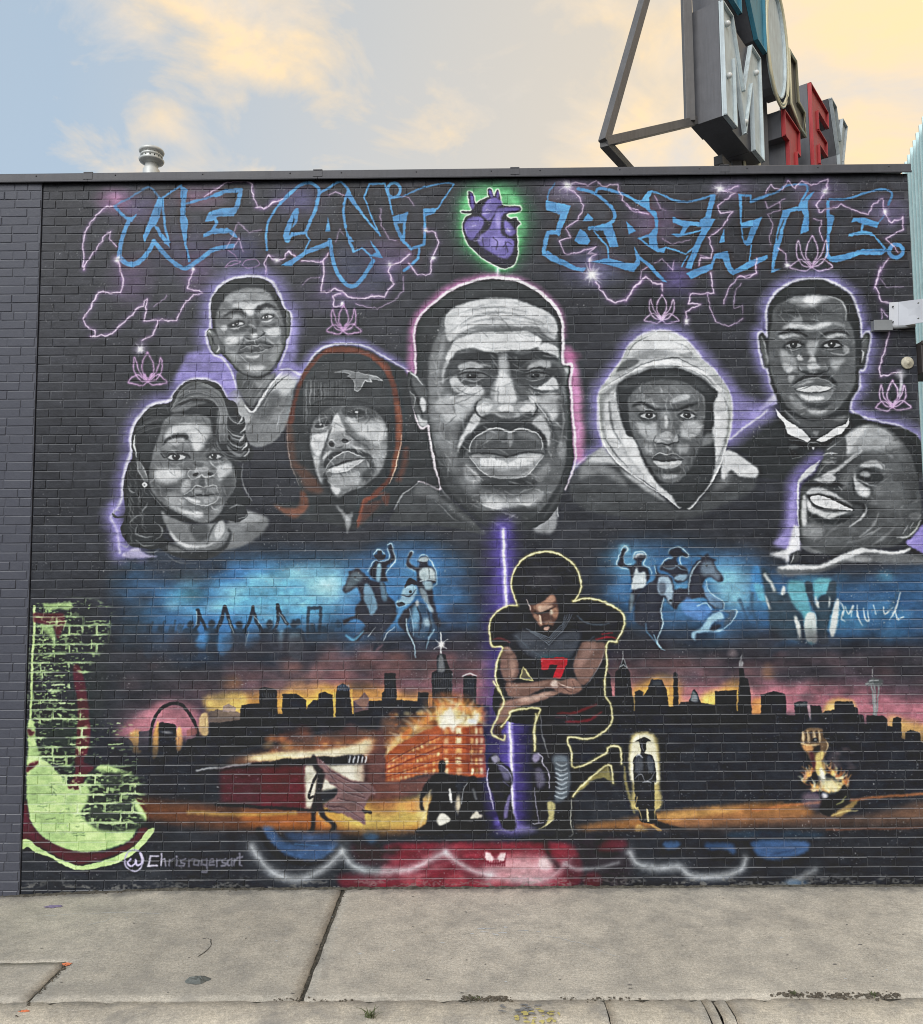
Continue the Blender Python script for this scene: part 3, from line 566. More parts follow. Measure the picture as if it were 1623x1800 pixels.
    # cheeks and folds
    m.p(165, [280, 900, 360, 840, 430, 850, 560, 810, 600, 820, 540, 900, 500, 960, 430, 1020, 370, 1030, 330, 980], .85, 18); m.p(190, [420, 870, 560, 800, 605, 812, 520, 900, 440, 900], .8, 12); m.p(180, [890, 840, 960, 850, 1060, 830, 1120, 870, 1100, 960, 1060, 1000, 990, 930], .85, 16); m.p(205, [900, 850, 960, 880, 1060, 1010, 1030, 1010, 940, 920], .7, 10)
    m.l(52, [540, 940, 470, 1050, 430, 1170], 26, .8, 14); m.l(60, [960, 910, 1030, 1000, 1080, 1120, 1080, 1220], 30, .75, 16); m.p(195, [540, 960, 580, 1000, 540, 1060, 480, 1110, 450, 1220, 430, 1180, 480, 1060], .85, 10); m.p(185, [930, 1000, 985, 980, 1040, 1080, 1030, 1180, 1000, 1110, 920, 1050], .8, 10)
    m.p(110, [350, 1040, 420, 1010, 430, 1180, 420, 1330, 370, 1330, 330, 1200], .7, 20); m.p(130, [1100, 1150, 1140, 1130, 1135, 1240, 1100, 1260, 1080, 1210], .75, 12); m.p(62, [1090, 860, 1150, 900, 1155, 1150, 1120, 1120, 1090, 980], .7, 22)
    # moustache, lips, chin
    m.p(48, [500, 1110, 560, 1050, 640, 1020, 760, 1010, 880, 1020, 960, 1060, 1020, 1140, 1010, 1230, 980, 1130, 900, 1065, 800, 1080, 700, 1060, 600, 1080, 520, 1150, 470, 1240, 430, 1250, 450, 1180], .95, 10)
    m.p(70, [510, 1220, 540, 1130, 620, 1080, 700, 1062, 770, 1085, 850, 1065, 940, 1090, 985, 1150, 980, 1225, 860, 1215, 760, 1235, 620, 1215], 1, 6); m.p(112, [560, 1120, 660, 1075, 740, 1090, 720, 1120, 600, 1150], .7, 12); m.p(120, [820, 1090, 920, 1085, 970, 1140, 900, 1130], .7, 12); m.p(140, [755, 1090, 800, 1100, 785, 1170, 770, 1180], .7, 9)
    m.l(205, [505, 1210, 530, 1130, 610, 1075, 690, 1058, 770, 1085, 850, 1060, 950, 1090, 990, 1150, 985, 1200], 9, .9, 4); m.l(34, [500, 1225, 620, 1225, 760, 1245, 880, 1220, 1000, 1225], 14, .9, 6)
    m.p(150, [515, 1240, 620, 1235, 760, 1250, 880, 1228, 985, 1235, 930, 1320, 850, 1380, 680, 1380, 590, 1330], 1, 6); m.p(212, [570, 1262, 660, 1250, 760, 1285, 860, 1250, 970, 1245, 900, 1300, 760, 1320, 620, 1310], .85, 9); m.l(210, [505, 1245, 590, 1340, 680, 1384, 850, 1384, 930, 1325, 995, 1235], 8, .9, 4)
    for x in range(600, 950, 17): q = m.rng.uniform(-8, 8); m.l(84, [x + q, 1268 + m.rng.uniform(-6, 14), x + q + m.rng.normal(0, 5), 1310 + m.rng.uniform(0, 34)], m.rng.uniform(3, 7), m.rng.uniform(.2, .6), 4)
    m.p(96, [600, 1330, 760, 1340, 900, 1320, 840, 1372, 680, 1374], .6, 10); m.p(104, [590, 1240, 680, 1240, 740, 1262, 640, 1258], .7, 6); m.p(150, [760, 1262, 860, 1238, 900, 1240, 820, 1262], .7, 5)
    m.p(150, [480, 1290, 540, 1330, 590, 1400, 500, 1410, 470, 1360], .7, 16); m.p(130, [930, 1380, 1020, 1290, 1040, 1330, 980, 1400], .7, 16); m.p(104, [490, 1380, 560, 1390, 540, 1480, 500, 1460], .6, 18)
    m.p(46, [590, 1400, 760, 1390, 950, 1400, 900, 1460, 700, 1470, 600, 1450], .8, 18); m.p(150, [590, 1500, 700, 1500, 800, 1520, 940, 1480, 1000, 1490, 950, 1560, 820, 1575, 680, 1590, 600, 1560], .85, 16); m.p(196, [600, 1550, 680, 1530, 760, 1550, 700, 1580], .6, 12); m.p(190, [860, 1545, 940, 1520, 900, 1570], .6, 10); m.e(90, 615, 1505, 36, 16, 0, .7, 7)
    m.p(46, [480, 1590, 600, 1600, 760, 1590, 960, 1590, 900, 1690, 760, 1720, 620, 1700], .8, 20); m.p(44, [300, 1250, 400, 1350, 480, 1480, 560, 1600, 480, 1580, 360, 1480], .6, 20); m.l(80, [1000, 1640, 1080, 1530, 1130, 1420], 22, .5, 12)
    for q, c, w, a in (([360, 330, 350, 420, 330, 520, 300, 640, 300, 760], 150, 26, .45), ([420, 520, 370, 600, 340, 680, 330, 760], 190, 20, .55), ([300, 820, 330, 900, 380, 960], 170, 22, .5), ([380, 860, 460, 830, 560, 780], 205, 10, .6), ([400, 900, 480, 870, 570, 820], 120, 8, .6), ([440, 810, 520, 835, 600, 800], 90, 8, .6), ([1000, 840, 1080, 800, 1110, 760], 150, 12, .5), ([900, 860, 980, 930, 1040, 1030], 214, 9, .6), ([1110, 900, 1130, 1000, 1120, 1120], 140, 14, .5), ([560, 880, 545, 940, 590, 985, 650, 1000], 40, 9, .8), ([940, 890, 955, 930, 920, 985, 840, 1002], 40, 9, .8), ([600, 900, 560, 925, 575, 960], 214, 8, .7), ([880, 905, 935, 925, 920, 955], 214, 8, .7), ([700, 780, 690, 860, 700, 900], 90, 10, .5), ([800, 790, 825, 860, 810, 905], 90, 10, .5), ([720, 700, 716, 790, 724, 870], 224, 14, .5), ([480, 1300, 540, 1350, 600, 1400], 190, 10, .5), ([640, 1500, 720, 1490, 800, 1510], 120, 12, .5), ([560, 1540, 640, 1575, 720, 1585], 205, 10, .5), ([820, 1560, 900, 1560, 960, 1520], 205, 9, .5), ([380, 1080, 390, 1180, 380, 1290], 130, 20, .4), ([420, 420, 440, 370, 520, 320, 640, 300], 224, 8, .5), ([380, 450, 470, 395, 560, 365], 214, 9, .6), ([620, 370, 760, 360, 900, 372, 1010, 410], 214, 9, .5), ([560, 470, 700, 455, 850, 450, 930, 470], 224, 8, .5), ([540, 520, 660, 530, 760, 520], 130, 8, .45), ([900, 540, 960, 520, 1040, 530], 224, 9, .5), ([620, 235, 720, 222, 830, 240, 930, 280], 170, 9, .4)):
        m.l(c, q, w, a, w * .5, clip=fc)
    streaks(m, face, 360, [60, 150, 170, 190, 90], 12, .42, clip=fc, ang=20, spread=1.4); streaks(m, [340, 260, 1080, 260, 1080, 480, 340, 480], 40, [228, 150, 205], 11, .45, clip=fc, ang=-2, spread=.3)

def hood(m):
    m.tap = (.4, 1.3, .3); m.bk = .68
    m.fr(1000, 560, 4.637)
    halo(m, [20, 1250, 110, 1150, 280, 1040, 240, 900, 238, 700, 250, 600, 340, 470, 430, 340, 480, 240, 560, 160, 680, 105, 830, 105, 940, 160, 1020, 240, 1110, 350, 1200, 440, 1290, 560, 1335, 690, 1330, 850, 1310, 980, 1430, 890, 1623, 745], 105, PURP, 18, .85)
    m.p(64, [0, 1300, 120, 1160, 280, 1040, 300, 1080, 700, 1400, 900, 1540, 1100, 1440, 1280, 1080, 1420, 1130, 1545, 1220, 1530, 1290, 1500, 1400, 1300, 1500, 900, 1640, 300, 1600, 60, 1500], .92, 24)
    m.p(178, [130, 1170, 280, 1045, 320, 1090, 430, 1220, 600, 1330, 800, 1490, 700, 1440, 560, 1350, 470, 1290, 380, 1190, 200, 1180], .8, 18); m.p(130, [120, 1180, 250, 1180, 400, 1250, 480, 1370, 380, 1320, 250, 1260, 90, 1300], .7, 24)
    m.p(205, [1280, 1075, 1350, 1090, 1440, 1150, 1545, 1225, 1520, 1290, 1400, 1280, 1320, 1230, 1290, 1290, 1250, 1300, 1250, 1180], .95, 12); m.p(140, [1240, 1300, 1330, 1250, 1300, 1350, 1180, 1400], .5, 26)
    shell = [250, 600, 340, 470, 400, 380, 440, 330, 480, 240, 560, 165, 680, 110, 830, 110, 940, 165, 1020, 245, 1110, 350, 1200, 440, 1290, 560, 1330, 690, 1325, 850, 1300, 1000, 1250, 1180, 1160, 1350, 1080, 1450, 990, 1550, 940, 1520, 900, 1540, 800, 1460, 640, 1340, 480, 1240, 360, 1130, 290, 1040, 255, 930, 245, 760]
    sc = m.mk(shell, 3); m.p(172, shell, 1, 4)
    m.p(210, [560, 175, 680, 118, 830, 118, 930, 170, 1000, 250, 1080, 350, 960, 300, 800, 250, 640, 270, 540, 300, 480, 290], .9, 14); m.p(70, [430, 360, 520, 320, 580, 340, 540, 380, 440, 420, 390, 440], .8, 12); m.l(96, [480, 300, 540, 200, 680, 130], 7, .7, 4); m.p(110, [520, 270, 700, 250, 860, 290, 760, 310, 560, 320], .5, 16); m.p(96, [900, 300, 1000, 270, 1070, 340, 1010, 330], .5, 12); m.l(100, [860, 190, 960, 230, 1010, 290], 9, .5, 6)
    m.p(120, [250, 640, 300, 600, 400, 520, 560, 420, 800, 370, 960, 390, 1120, 470, 1200, 560, 1150, 540, 1000, 430, 820, 395, 640, 410, 480, 480, 360, 580, 330, 640, 300, 800, 340, 960, 420, 1100, 500, 1200, 400, 1110, 300, 980, 255, 820], .75, 10)
    m.l(222, [262, 590, 380, 505, 560, 405, 800, 350, 980, 385, 1130, 460, 1240, 570], 22, .9, 9); m.l(60, [480, 420, 640, 360, 840, 320, 960, 350, 1100, 420], 7, .7, 4); m.l(215, [560, 400, 700, 375, 850, 375, 1000, 410, 1100, 470, 1230, 590], 10, .8, 5); m.l(70, [330, 530, 480, 440, 560, 390], 9, .6, 5)
    m.p(196, [290, 700, 330, 640, 360, 900, 430, 1050, 520, 1190, 640, 1300, 720, 1370, 600, 1300, 450, 1180, 330, 1020, 290, 880], .8, 14); m.p(214, [440, 960, 520, 960, 560, 1080, 640, 1230, 740, 1340, 680, 1330, 560, 1200, 470, 1080], .9, 12); m.l(58, [330, 680, 350, 850, 420, 1010], 18, .6, 12); m.l(222, [250, 640, 250, 860, 300, 1040, 400, 1170, 560, 1300, 800, 1460, 900, 1540], 11, .9, 5); m.l(70, [300, 980, 380, 1100, 480, 1210], 12, .6, 7)
    m.p(205, [1195, 700, 1240, 640, 1290, 720, 1280, 900, 1240, 1060, 1200, 1200, 1180, 1080, 1190, 900], .85, 12); m.l(110, [1265, 640, 1310, 780, 1280, 980, 1220, 1160], 12, .6, 7); m.p(150, [1190, 1180, 1240, 1150, 1150, 1350, 1080, 1420, 1000, 1530, 1090, 1380], .8, 10); m.l(220, [1330, 700, 1325, 850, 1295, 1000, 1245, 1170, 1160, 1340, 1080, 1440, 990, 1545, 940, 1518, 905, 1545], 9, .9, 4)
    hole = [390, 560, 480, 480, 620, 420, 800, 400, 940, 415, 1080, 480, 1180, 560, 1215, 600, 1185, 690, 1190, 850, 1170, 930, 1195, 1080, 1195, 1200, 1150, 1350, 1070, 1450, 980, 1540, 900, 1530, 840, 1450, 720, 1340, 620, 1180, 530, 980, 470, 940, 400, 720]
    m.p(46, hole, 1, 5); m.p(62, [400, 560, 600, 470, 800, 440, 1000, 480, 1180, 600, 1100, 580, 800, 520, 560, 560], .6, 20)
    face = [485, 650, 560, 560, 660, 510, 800, 500, 940, 520, 1040, 580, 1112, 650, 1110, 800, 1090, 960, 1060, 1080, 990, 1210, 920, 1310, 830, 1340, 740, 1310, 660, 1200, 590, 1080, 540, 980, 500, 860, 485, 740]
    fc = m.mk(face, 4); m.p(88, face, 1, 6)
    m.p(112, [560, 640, 700, 560, 860, 540, 1000, 590, 940, 660, 780, 690, 620, 660], .8, 18); m.p(165, [830, 670, 880, 630, 950, 610, 990, 640, 920, 670, 840, 690], .8, 10); m.p(150, [530, 680, 600, 660, 700, 690, 740, 720, 660, 690], .6, 8)
    m.p(44, [510, 715, 560, 675, 620, 680, 720, 730, 800, 735, 900, 730, 980, 690, 1070, 680, 1000, 715, 920, 745, 820, 750, 700, 745, 600, 705, 530, 720], 1, 6)
    for x0, x1, cx in ((570, 720, 655), (895, 1040, 965)):
        m.p(60, [x0 - 10, 790, cx, 745, x1 + 10, 790, x1 - 20, 840, cx, 835, x0 + 20, 825], .8, 9); m.p(158, [x0 + 14, 790, cx, 766, x1 - 14, 793, cx + 20, 815, cx - 20, 813], .95, 4); m.e(38, cx, 786, 30, 27, 0, 1, 3); m.e(210, cx - 5, 780, 6, 6, 0, .9, 2); m.l(36, [x0, 785, cx - 20, 752, cx + 30, 755, x1, 790], 9, .95, 4); m.l(46, [x0 + 15, 800, cx, 828, x1 - 10, 800], 6, .8, 4); m.l(160, [x0, 765, cx, 735, x1, 765], 5, .5, 4)
    m.p(170, [545, 840, 640, 860, 715, 850, 720, 960, 660, 1000, 590, 940], .75, 18); m.p(178, [930, 850, 1060, 830, 1080, 900, 1000, 980, 920, 950], .75, 18); m.p(150, [545, 720, 620, 715, 600, 760], .6, 8); m.p(165, [970, 730, 1020, 740, 1030, 760], .6, 7)
    m.p(120, [750, 770, 830, 770, 850, 900, 880, 960, 800, 1020, 720, 970, 740, 880], .8, 14); m.p(196, [780, 800, 805, 800, 805, 880, 785, 880], .8, 8); m.p(180, [740, 940, 800, 920, 850, 945, 830, 985, 770, 985], .9, 8); m.p(150, [700, 970, 740, 950, 760, 1010, 715, 1005], .9, 6); m.p(150, [850, 950, 890, 960, 890, 1000, 840, 1005], .9, 6); m.l(40, [705, 950, 698, 990, 720, 1015, 760, 1012, 800, 1030, 850, 1015, 890, 1005, 900, 960, 890, 940], 9, .85, 4); m.l(200, [760, 930, 800, 918, 840, 930], 8, .6, 4)
    m.p(160, [610, 1020, 690, 1030, 690, 1090, 640, 1100], .7, 14); m.p(165, [880, 1030, 980, 1030, 960, 1090, 900, 1080], .7, 14); m.l(200, [790, 1040, 810, 1050, 825, 1070], 14, .6, 8)
    m.p(66, [680, 1150, 740, 1105, 800, 1115, 860, 1100, 940, 1140, 860, 1155, 780, 1160], 1, 4); m.l(190, [680, 1140, 740, 1098, 800, 1112, 860, 1095, 940, 1138], 6, .8, 3); m.l(34, [675, 1145, 780, 1162, 870, 1150, 940, 1142], 8, .9, 3); m.p(165, [690, 1160, 790, 1170, 920, 1158, 870, 1210, 790, 1225, 730, 1205], 1, 4); m.p(214, [730, 1175, 800, 1185, 870, 1172, 830, 1205, 760, 1205], .85, 7)
    m.p(52, [680, 1220, 800, 1245, 900, 1215, 930, 1230, 860, 1260, 740, 1260], .7, 12); m.p(150, [760, 1270, 830, 1265, 890, 1275, 870, 1295, 780, 1300], .8, 9); m.p(50, [1000, 1090, 1090, 1040, 1060, 1120, 990, 1230, 940, 1300, 960, 1180], .6, 20)
    m.p(130, [1100, 960, 1170, 930, 1190, 1000, 1100, 1040, 1085, 1030], .7, 14); m.l(120, [980, 545, 1060, 600, 1110, 650, 1105, 800], 5, .6, 4); m.l(110, [395, 560, 400, 660, 430, 740], 5, .5, 4)
    streaks(m, face, 180, [50, 140, 160, 190], 11, .42, clip=fc, ang=60, spread=1.4); streaks(m, shell, 70, [228, 120, 90, 205], 16, .4, clip=sc * (1 - m.mk(hole, 6)), ang=60, spread=1.0)

def beanie(m):
    m.tap = (.4, 1.3, .3); m.bk = .68
    m.fr(480, 590, 5.0)
    halo(m, [60, 300, 150, 300, 260, 340, 320, 220, 400, 140, 500, 85, 620, 65, 760, 75, 900, 140, 1040, 220, 1180, 300], 70, PURP, 14, .85)
    BR = (98, 54, 42)
    sil = [255, 350, 320, 230, 420, 140, 560, 90, 700, 85, 860, 140, 1000, 220, 1160, 305, 1190, 420, 1200, 560, 1260, 720, 1300, 810, 1370, 830, 1460, 1280, 1440, 1340, 1280, 1290, 1100, 1470, 900, 1600, 700, 1700, 500, 1650, 200, 1600, 0, 1480, 240, 1450, 240, 1350, 160, 1150, 125, 900, 140, 760, 200, 520]
    m.p(48, sil, 1, 6)
    m.p(BR, [255, 350, 320, 235, 430, 145, 560, 95, 700, 92, 860, 150, 1000, 240, 1060, 360, 1110, 560, 1140, 800, 1120, 1000, 1080, 1150, 1020, 1280, 920, 1390, 800, 1450, 1000, 1250, 1060, 1100, 1080, 850, 1060, 600, 1010, 400, 920, 250, 780, 160, 600, 150, 440, 175, 330, 290, 240, 470, 200, 600, 180, 760, 130, 760, 190, 520], .9, 8)
    m.p((124, 68, 50), [480, 110, 620, 95, 760, 120, 900, 190, 1010, 290, 1060, 400, 1020, 380, 920, 240, 780, 160, 600, 145, 470, 150], .7, 12); m.l((146, 88, 62), [1090, 600, 1115, 800, 1100, 1000, 1050, 1180], 40, .55, 22)
    m.l((226, 196, 170), [1135, 870, 1115, 1000, 1085, 1130, 1045, 1240, 1015, 1300], 9, .85, 4); m.l((120, 66, 50), [1170, 1000, 1160, 1120, 1100, 1260], 50, .55, 28)
    m.p((110, 66, 48), [120, 760, 150, 760, 180, 900, 200, 1100, 300, 1180, 400, 1290, 440, 1380, 300, 1360, 240, 1250, 170, 1150, 125, 950], .55, 24); m.l((190, 170, 160), [122, 780, 128, 940, 160, 1140, 230, 1310], 6, .6, 4)
    m.p((126, 74, 54), [0, 1480, 120, 1510, 230, 1490, 250, 1360, 300, 1400, 310, 1500, 240, 1580, 180, 1600, 90, 1550], .75, 16); m.p((120, 62, 46), [800, 1430, 900, 1390, 1000, 1370, 860, 1440, 800, 1520, 780, 1620, 740, 1690, 760, 1560], .8, 12); m.l((170, 100, 70), [800, 1440, 780, 1540, 740, 1650], 8, .5, 6); m.p((110, 60, 46), [960, 1400, 1030, 1390, 1010, 1480, 980, 1480], .6, 10); m.p((104, 58, 46), [800, 1500, 960, 1440, 880, 1560, 760, 1660], .5, 20)
    # knit cap
    m.p(56, [260, 540, 280, 380, 380, 280, 560, 230, 760, 220, 920, 260, 1020, 400, 1060, 600, 960, 640, 700, 590, 440, 640, 330, 760, 290, 880, 265, 720], .9, 10)
    cap = m.mk([265, 540, 290, 400, 400, 330, 700, 330, 980, 420, 1040, 600, 700, 600, 400, 610, 330, 700, 285, 880, 262, 720], 6)
    for i in range(46):
        x = 270 + i * 10 + m.rng.normal(0, 3); m.l(int(m.rng.uniform(110, 190)), [x, 400 + m.rng.uniform(-20, 30), x + 2, 500, x + m.rng.normal(0, 4), 610 + (150 if x < 330 else 0)], 6, .55 * max(.15, 1 - abs(x - 360) / 420), 4, clip=cap)
    for i in range(20):
        x = 730 + i * 16; m.l(92, [x, 510, x + 3, 610], 4, .4, 4, clip=cap)
    m.l(40, [320, 640, 420, 570, 600, 560, 800, 590, 1000, 640], 16, .7, 9)
    # longhorn mark
    H = [535, 322, 600, 302, 660, 306, 720, 320, 760, 316, 800, 335, 860, 350, 920, 365, 970, 402, 900, 385, 850, 378, 870, 410, 830, 405, 815, 390, 790, 430, 770, 470, 745, 490, 715, 475, 720, 430, 700, 380, 650, 355, 680, 345, 640, 325, 580, 318]
    m.p(112, H, .9, 3, smooth=False); m.ll(206, H + H[:2], 5, .85, 3)
    # face
    face = [330, 880, 345, 780, 400, 700, 480, 640, 560, 620, 700, 610, 830, 640, 930, 690, 1000, 790, 1010, 930, 990, 1080, 930, 1210, 840, 1290, 760, 1340, 660, 1370, 580, 1420, 530, 1400, 490, 1320, 460, 1250, 440, 1310, 400, 1250, 360, 1100, 325, 980]
    fc = m.mk(face, 4); m.p(104, face, 1, 6)
    m.p(62, [380, 720, 480, 630, 600, 620, 560, 700, 520, 760, 400, 800], .8, 14); m.p(60, [600, 640, 700, 610, 850, 650, 930, 700, 860, 720, 700, 720, 620, 690], .85, 12)
    m.p(196, [540, 700, 570, 690, 600, 750, 640, 830, 600, 870, 540, 880, 500, 900, 510, 800], .9, 10); m.p(140, [500, 870, 580, 850, 680, 880, 720, 930, 680, 980, 600, 970, 520, 990, 480, 960], .9, 10)
    m.e(34, 518, 950, 28, 22, 20, .95, 5); m.e(34, 635, 920, 30, 20, 10, .95, 5); m.l(200, [480, 930, 520, 915, 560, 950], 8, .7, 4); m.l(200, [610, 940, 650, 945, 690, 920], 8, .7, 4); m.l(170, [590, 880, 640, 870, 690, 900], 8, .6, 5); m.l(60, [545, 970, 590, 980, 620, 960], 10, .7, 6)
    m.p(52, [370, 780, 430, 750, 490, 745, 500, 770, 430, 800, 370, 810], .95, 5); m.e(190, 415, 775, 14, 9, -10, .9, 3); m.l(170, [370, 825, 430, 815, 480, 790], 7, .7, 4); m.l(150, [380, 750, 440, 720, 500, 720], 6, .6, 4)
    m.p(46, [660, 680, 720, 655, 780, 660, 810, 680, 740, 690], .95, 5); m.e(190, 735, 670, 16, 9, 5, .9, 3); m.l(170, [640, 715, 720, 735, 800, 715], 10, .6, 6); m.l(140, [700, 640, 760, 640, 820, 655], 6, .5, 4)
    m.p(186, [650, 720, 760, 760, 880, 740, 960, 760, 1000, 850, 960, 940, 900, 960, 820, 900, 740, 860], .85, 20); m.p(205, [760, 830, 840, 850, 820, 880, 780, 870], .5, 14); m.p(196, [335, 890, 380, 870, 460, 850, 490, 820, 470, 930, 430, 1010, 400, 1060, 345, 1000], .85, 12); m.l(60, [520, 800, 480, 900, 440, 1020, 430, 1100], 18, .7, 10); m.l(70, [640, 830, 740, 920, 830, 980, 870, 1040], 22, .75, 12)
    m.p(150, [860, 980, 950, 950, 1000, 950, 980, 1090, 900, 1200, 860, 1100], .6, 24); m.p(190, [440, 1090, 460, 1040, 520, 1000, 480, 1060], .7, 8); m.p(200, [690, 960, 760, 980, 820, 1020, 740, 1000], .6, 9); m.p(180, [350, 1060, 410, 1080, 400, 1180, 430, 1290, 380, 1210], .7, 12)
    m.p(50, [440, 1110, 500, 1040, 600, 1000, 680, 990, 780, 1010, 860, 1050, 840, 1070, 760, 1050, 660, 1015, 560, 1060, 480, 1140, 450, 1160, 430, 1130], .95, 8)
    m.p(92, [465, 1165, 500, 1110, 560, 1060, 650, 1020, 720, 1045, 800, 1070, 700, 1095, 560, 1130], 1, 5); m.l(205, [460, 1170, 500, 1105, 560, 1055, 650, 1015, 720, 1040, 805, 1070], 8, .9, 4); m.l(34, [465, 1170, 560, 1135, 700, 1092, 800, 1075], 10, .9, 5); m.p(170, [480, 1180, 560, 1150, 700, 1105, 790, 1085, 730, 1140, 640, 1185, 550, 1200], 1, 5); m.p(214, [520, 1165, 620, 1135, 720, 1110, 640, 1160, 560, 1180], .8, 7); m.l(220, [470, 1190, 550, 1202, 650, 1185, 730, 1140, 800, 1085], 7, .9, 4)
    m.p(52, [800, 1080, 870, 1060, 900, 1180, 820, 1290, 780, 1220, 840, 1150], .8, 20); m.p(170, [500, 1230, 620, 1220, 740, 1200, 760, 1280, 660, 1330, 540, 1340], .75, 20); m.p(205, [500, 1320, 560, 1330, 600, 1350, 560, 1400, 530, 1370], .8, 9); m.p(46, [460, 1200, 500, 1300, 520, 1420, 480, 1340, 440, 1250], .8, 10)
    m.p(112, [555, 1480, 640, 1560, 700, 1550, 690, 1620, 655, 1745, 620, 1600], .85, 12); m.p(180, [560, 1490, 620, 1560, 680, 1620, 655, 1700, 620, 1600], .6, 14)
    streaks(m, face, 210, [50, 170, 200, 130], 12, .42, clip=fc, ang=70, spread=1.4)

def woman(m):
    m.tap = (.4, 1.3, .3); m.bk = .68
    m.fr(190, 650, 5.143)
    halo(m, [100, 1650, 80, 1450, 30, 1330, 120, 1180, 135, 1000, 170, 860, 205, 760, 200, 600, 250, 470, 350, 350, 450, 300, 560, 270, 620, 180, 720, 100, 850, 75, 970, 110, 1040, 190, 1080, 240], 120, (134, 124, 196), 24, .8)
    m.l(PURP, [60, 1250, 80, 1450, 130, 1600, 300, 1680], 90, .6, 60); m.p((190, 184, 220), [120, 1670, 260, 1600, 330, 1660, 440, 1690, 200, 1700], .7, 10)
    # shoulder and dress
    m.p(104, [1080, 1260, 1250, 1270, 1440, 1340, 1430, 1430, 1340, 1520, 1180, 1600, 1000, 1640, 700, 1640, 560, 1580, 1060, 1400], .95, 14); m.p(150, [1200, 1290, 1330, 1300, 1430, 1350, 1300, 1400, 1180, 1380], .6, 22)
    m.p(46, [400, 1500, 560, 1560, 760, 1640, 1000, 1610, 1090, 1490, 1070, 1420, 1120, 1480, 1040, 1640, 860, 1720, 640, 1700, 480, 1620], .95, 8); m.p(110, [540, 1580, 640, 1610, 700, 1650, 560, 1640], .7, 10); m.l(130, [940, 1600, 1040, 1520, 1080, 1420], 14, .6, 8); m.l(110, [520, 1660, 620, 1740, 800, 1750], 10, .5, 8)
    # hair mass
    hair = [560, 290, 600, 210, 700, 110, 850, 85, 980, 120, 1050, 210, 1090, 260, 1160, 300, 1190, 400, 1230, 430, 1240, 520, 1260, 640, 1320, 740, 1280, 820, 1160, 840, 1210, 900, 1200, 1040, 1250, 1140, 1300, 1180, 1240, 1240, 1260, 1320, 1180, 1370, 1060, 1360, 960, 1390, 700, 1380, 540, 1400, 500, 1500, 560, 1560, 420, 1620, 280, 1600, 180, 1570, 110, 1440, 150, 1350, 60, 1340, 40, 1290, 90, 1330, 150, 1290, 140, 1050, 180, 870, 220, 790, 210, 600, 300, 420, 420, 320]
    m.p(42, hair, 1, 4)
    for q in ([560, 330, 640, 230, 760, 190, 900, 200, 1000, 260, 1040, 330], [580, 360, 680, 270, 800, 230, 920, 250, 1010, 320], [600, 300, 700, 180, 840, 140, 960, 180, 1040, 260], [570, 380, 640, 330, 700, 340], [620, 370, 720, 300, 840, 280], [1020, 340, 1050, 450, 1040, 560, 1050, 640], [1000, 360, 990, 500, 980, 620, 1020, 720, 1120, 780, 1250, 780], [1060, 360, 1070, 480, 1050, 600], [1030, 360, 1020, 520, 1010, 640], [960, 600, 980, 700, 1080, 790, 1200, 830]):
        m.l(112, q, 12, .6, 8)
    m.p(120, [570, 370, 660, 330, 800, 290, 900, 290, 760, 330, 660, 380, 600, 390], .7, 12); m.p(140, [990, 360, 1060, 350, 1080, 430, 1070, 560, 1040, 620, 1000, 540], .45, 16); m.l(80, [460, 350, 520, 330, 545, 390], 16, .6, 10)
    for x, y in ((1190, 450), (1215, 540), (1200, 620), (1230, 690), (1250, 750)):
        m.l(205, [x - 20, y + 30, x + 20, y - 10, x + 25, y - 40], 14, .8, 7)
    for q in ([180, 1050, 210, 1100, 245, 1110], [200, 1140, 230, 1200], [300, 1290, 340, 1240, 360, 1200], [420, 1370, 490, 1430, 480, 1500, 430, 1530], [260, 1400, 250, 1480, 330, 1510, 410, 1500], [200, 1380, 260, 1320, 330, 1310], [250, 1540, 330, 1590, 420, 1580], [100, 1570, 160, 1600, 190, 1570], [330, 1640, 400, 1650, 460, 1630], [60, 1330, 50, 1290, 90, 1265, 110, 1275], [1100, 1250, 1160, 1220, 1220, 1225], [1180, 1340, 1240, 1330, 1255, 1290], [1220, 850, 1215, 1000, 1260, 1120, 1300, 1180], [1140, 870, 1150, 1000, 1130, 1110]):
        m.l(150, q, 11, .6, 7)
    hm = m.mk(hair, 3)
    for k in range(46):
        f = k / 45; m.l(int(m.rng.uniform(70, 165)), [560 + 30 * f, 370 - 60 * f, 640 + 40 * f, 300 - 150 * f, 800 + 20 * f, 250 - 140 * f, 940 + 60 * f, 280 - 90 * f, 1010 + 60 * f, 380 - 40 * f, 1000 + 80 * f, 560, 1010 + 70 * f, 660], m.rng.uniform(3, 7), m.rng.uniform(.25, .6), 4, clip=hm)
    for k in range(34):
        y = m.rng.uniform(820, 1500); x = 160 + m.rng.uniform(0, 150); m.l(int(m.rng.uniform(60, 150)), [x, y, x + 30, y + 50, x + 20, y + 110, x + 60, y + 150], m.rng.uniform(4, 9), .4, 5, clip=hm)
    for k in range(26):
        y = m.rng.uniform(420, 760); m.l(int(m.rng.uniform(80, 190)), [1080, y - 40, 1130, y + 20, 1200, y + 40, 1250, y], m.rng.uniform(4, 8), .45, 5, clip=hm)
    for k in range(18):
        y = m.rng.uniform(330, 560); m.l(int(m.rng.uniform(60, 120)), [300 + (y - 330) * -.3, y + 60, 380, y - 10, 480, y - 30, 540, y - 20], m.rng.uniform(3, 7), .4, 5, clip=hm)
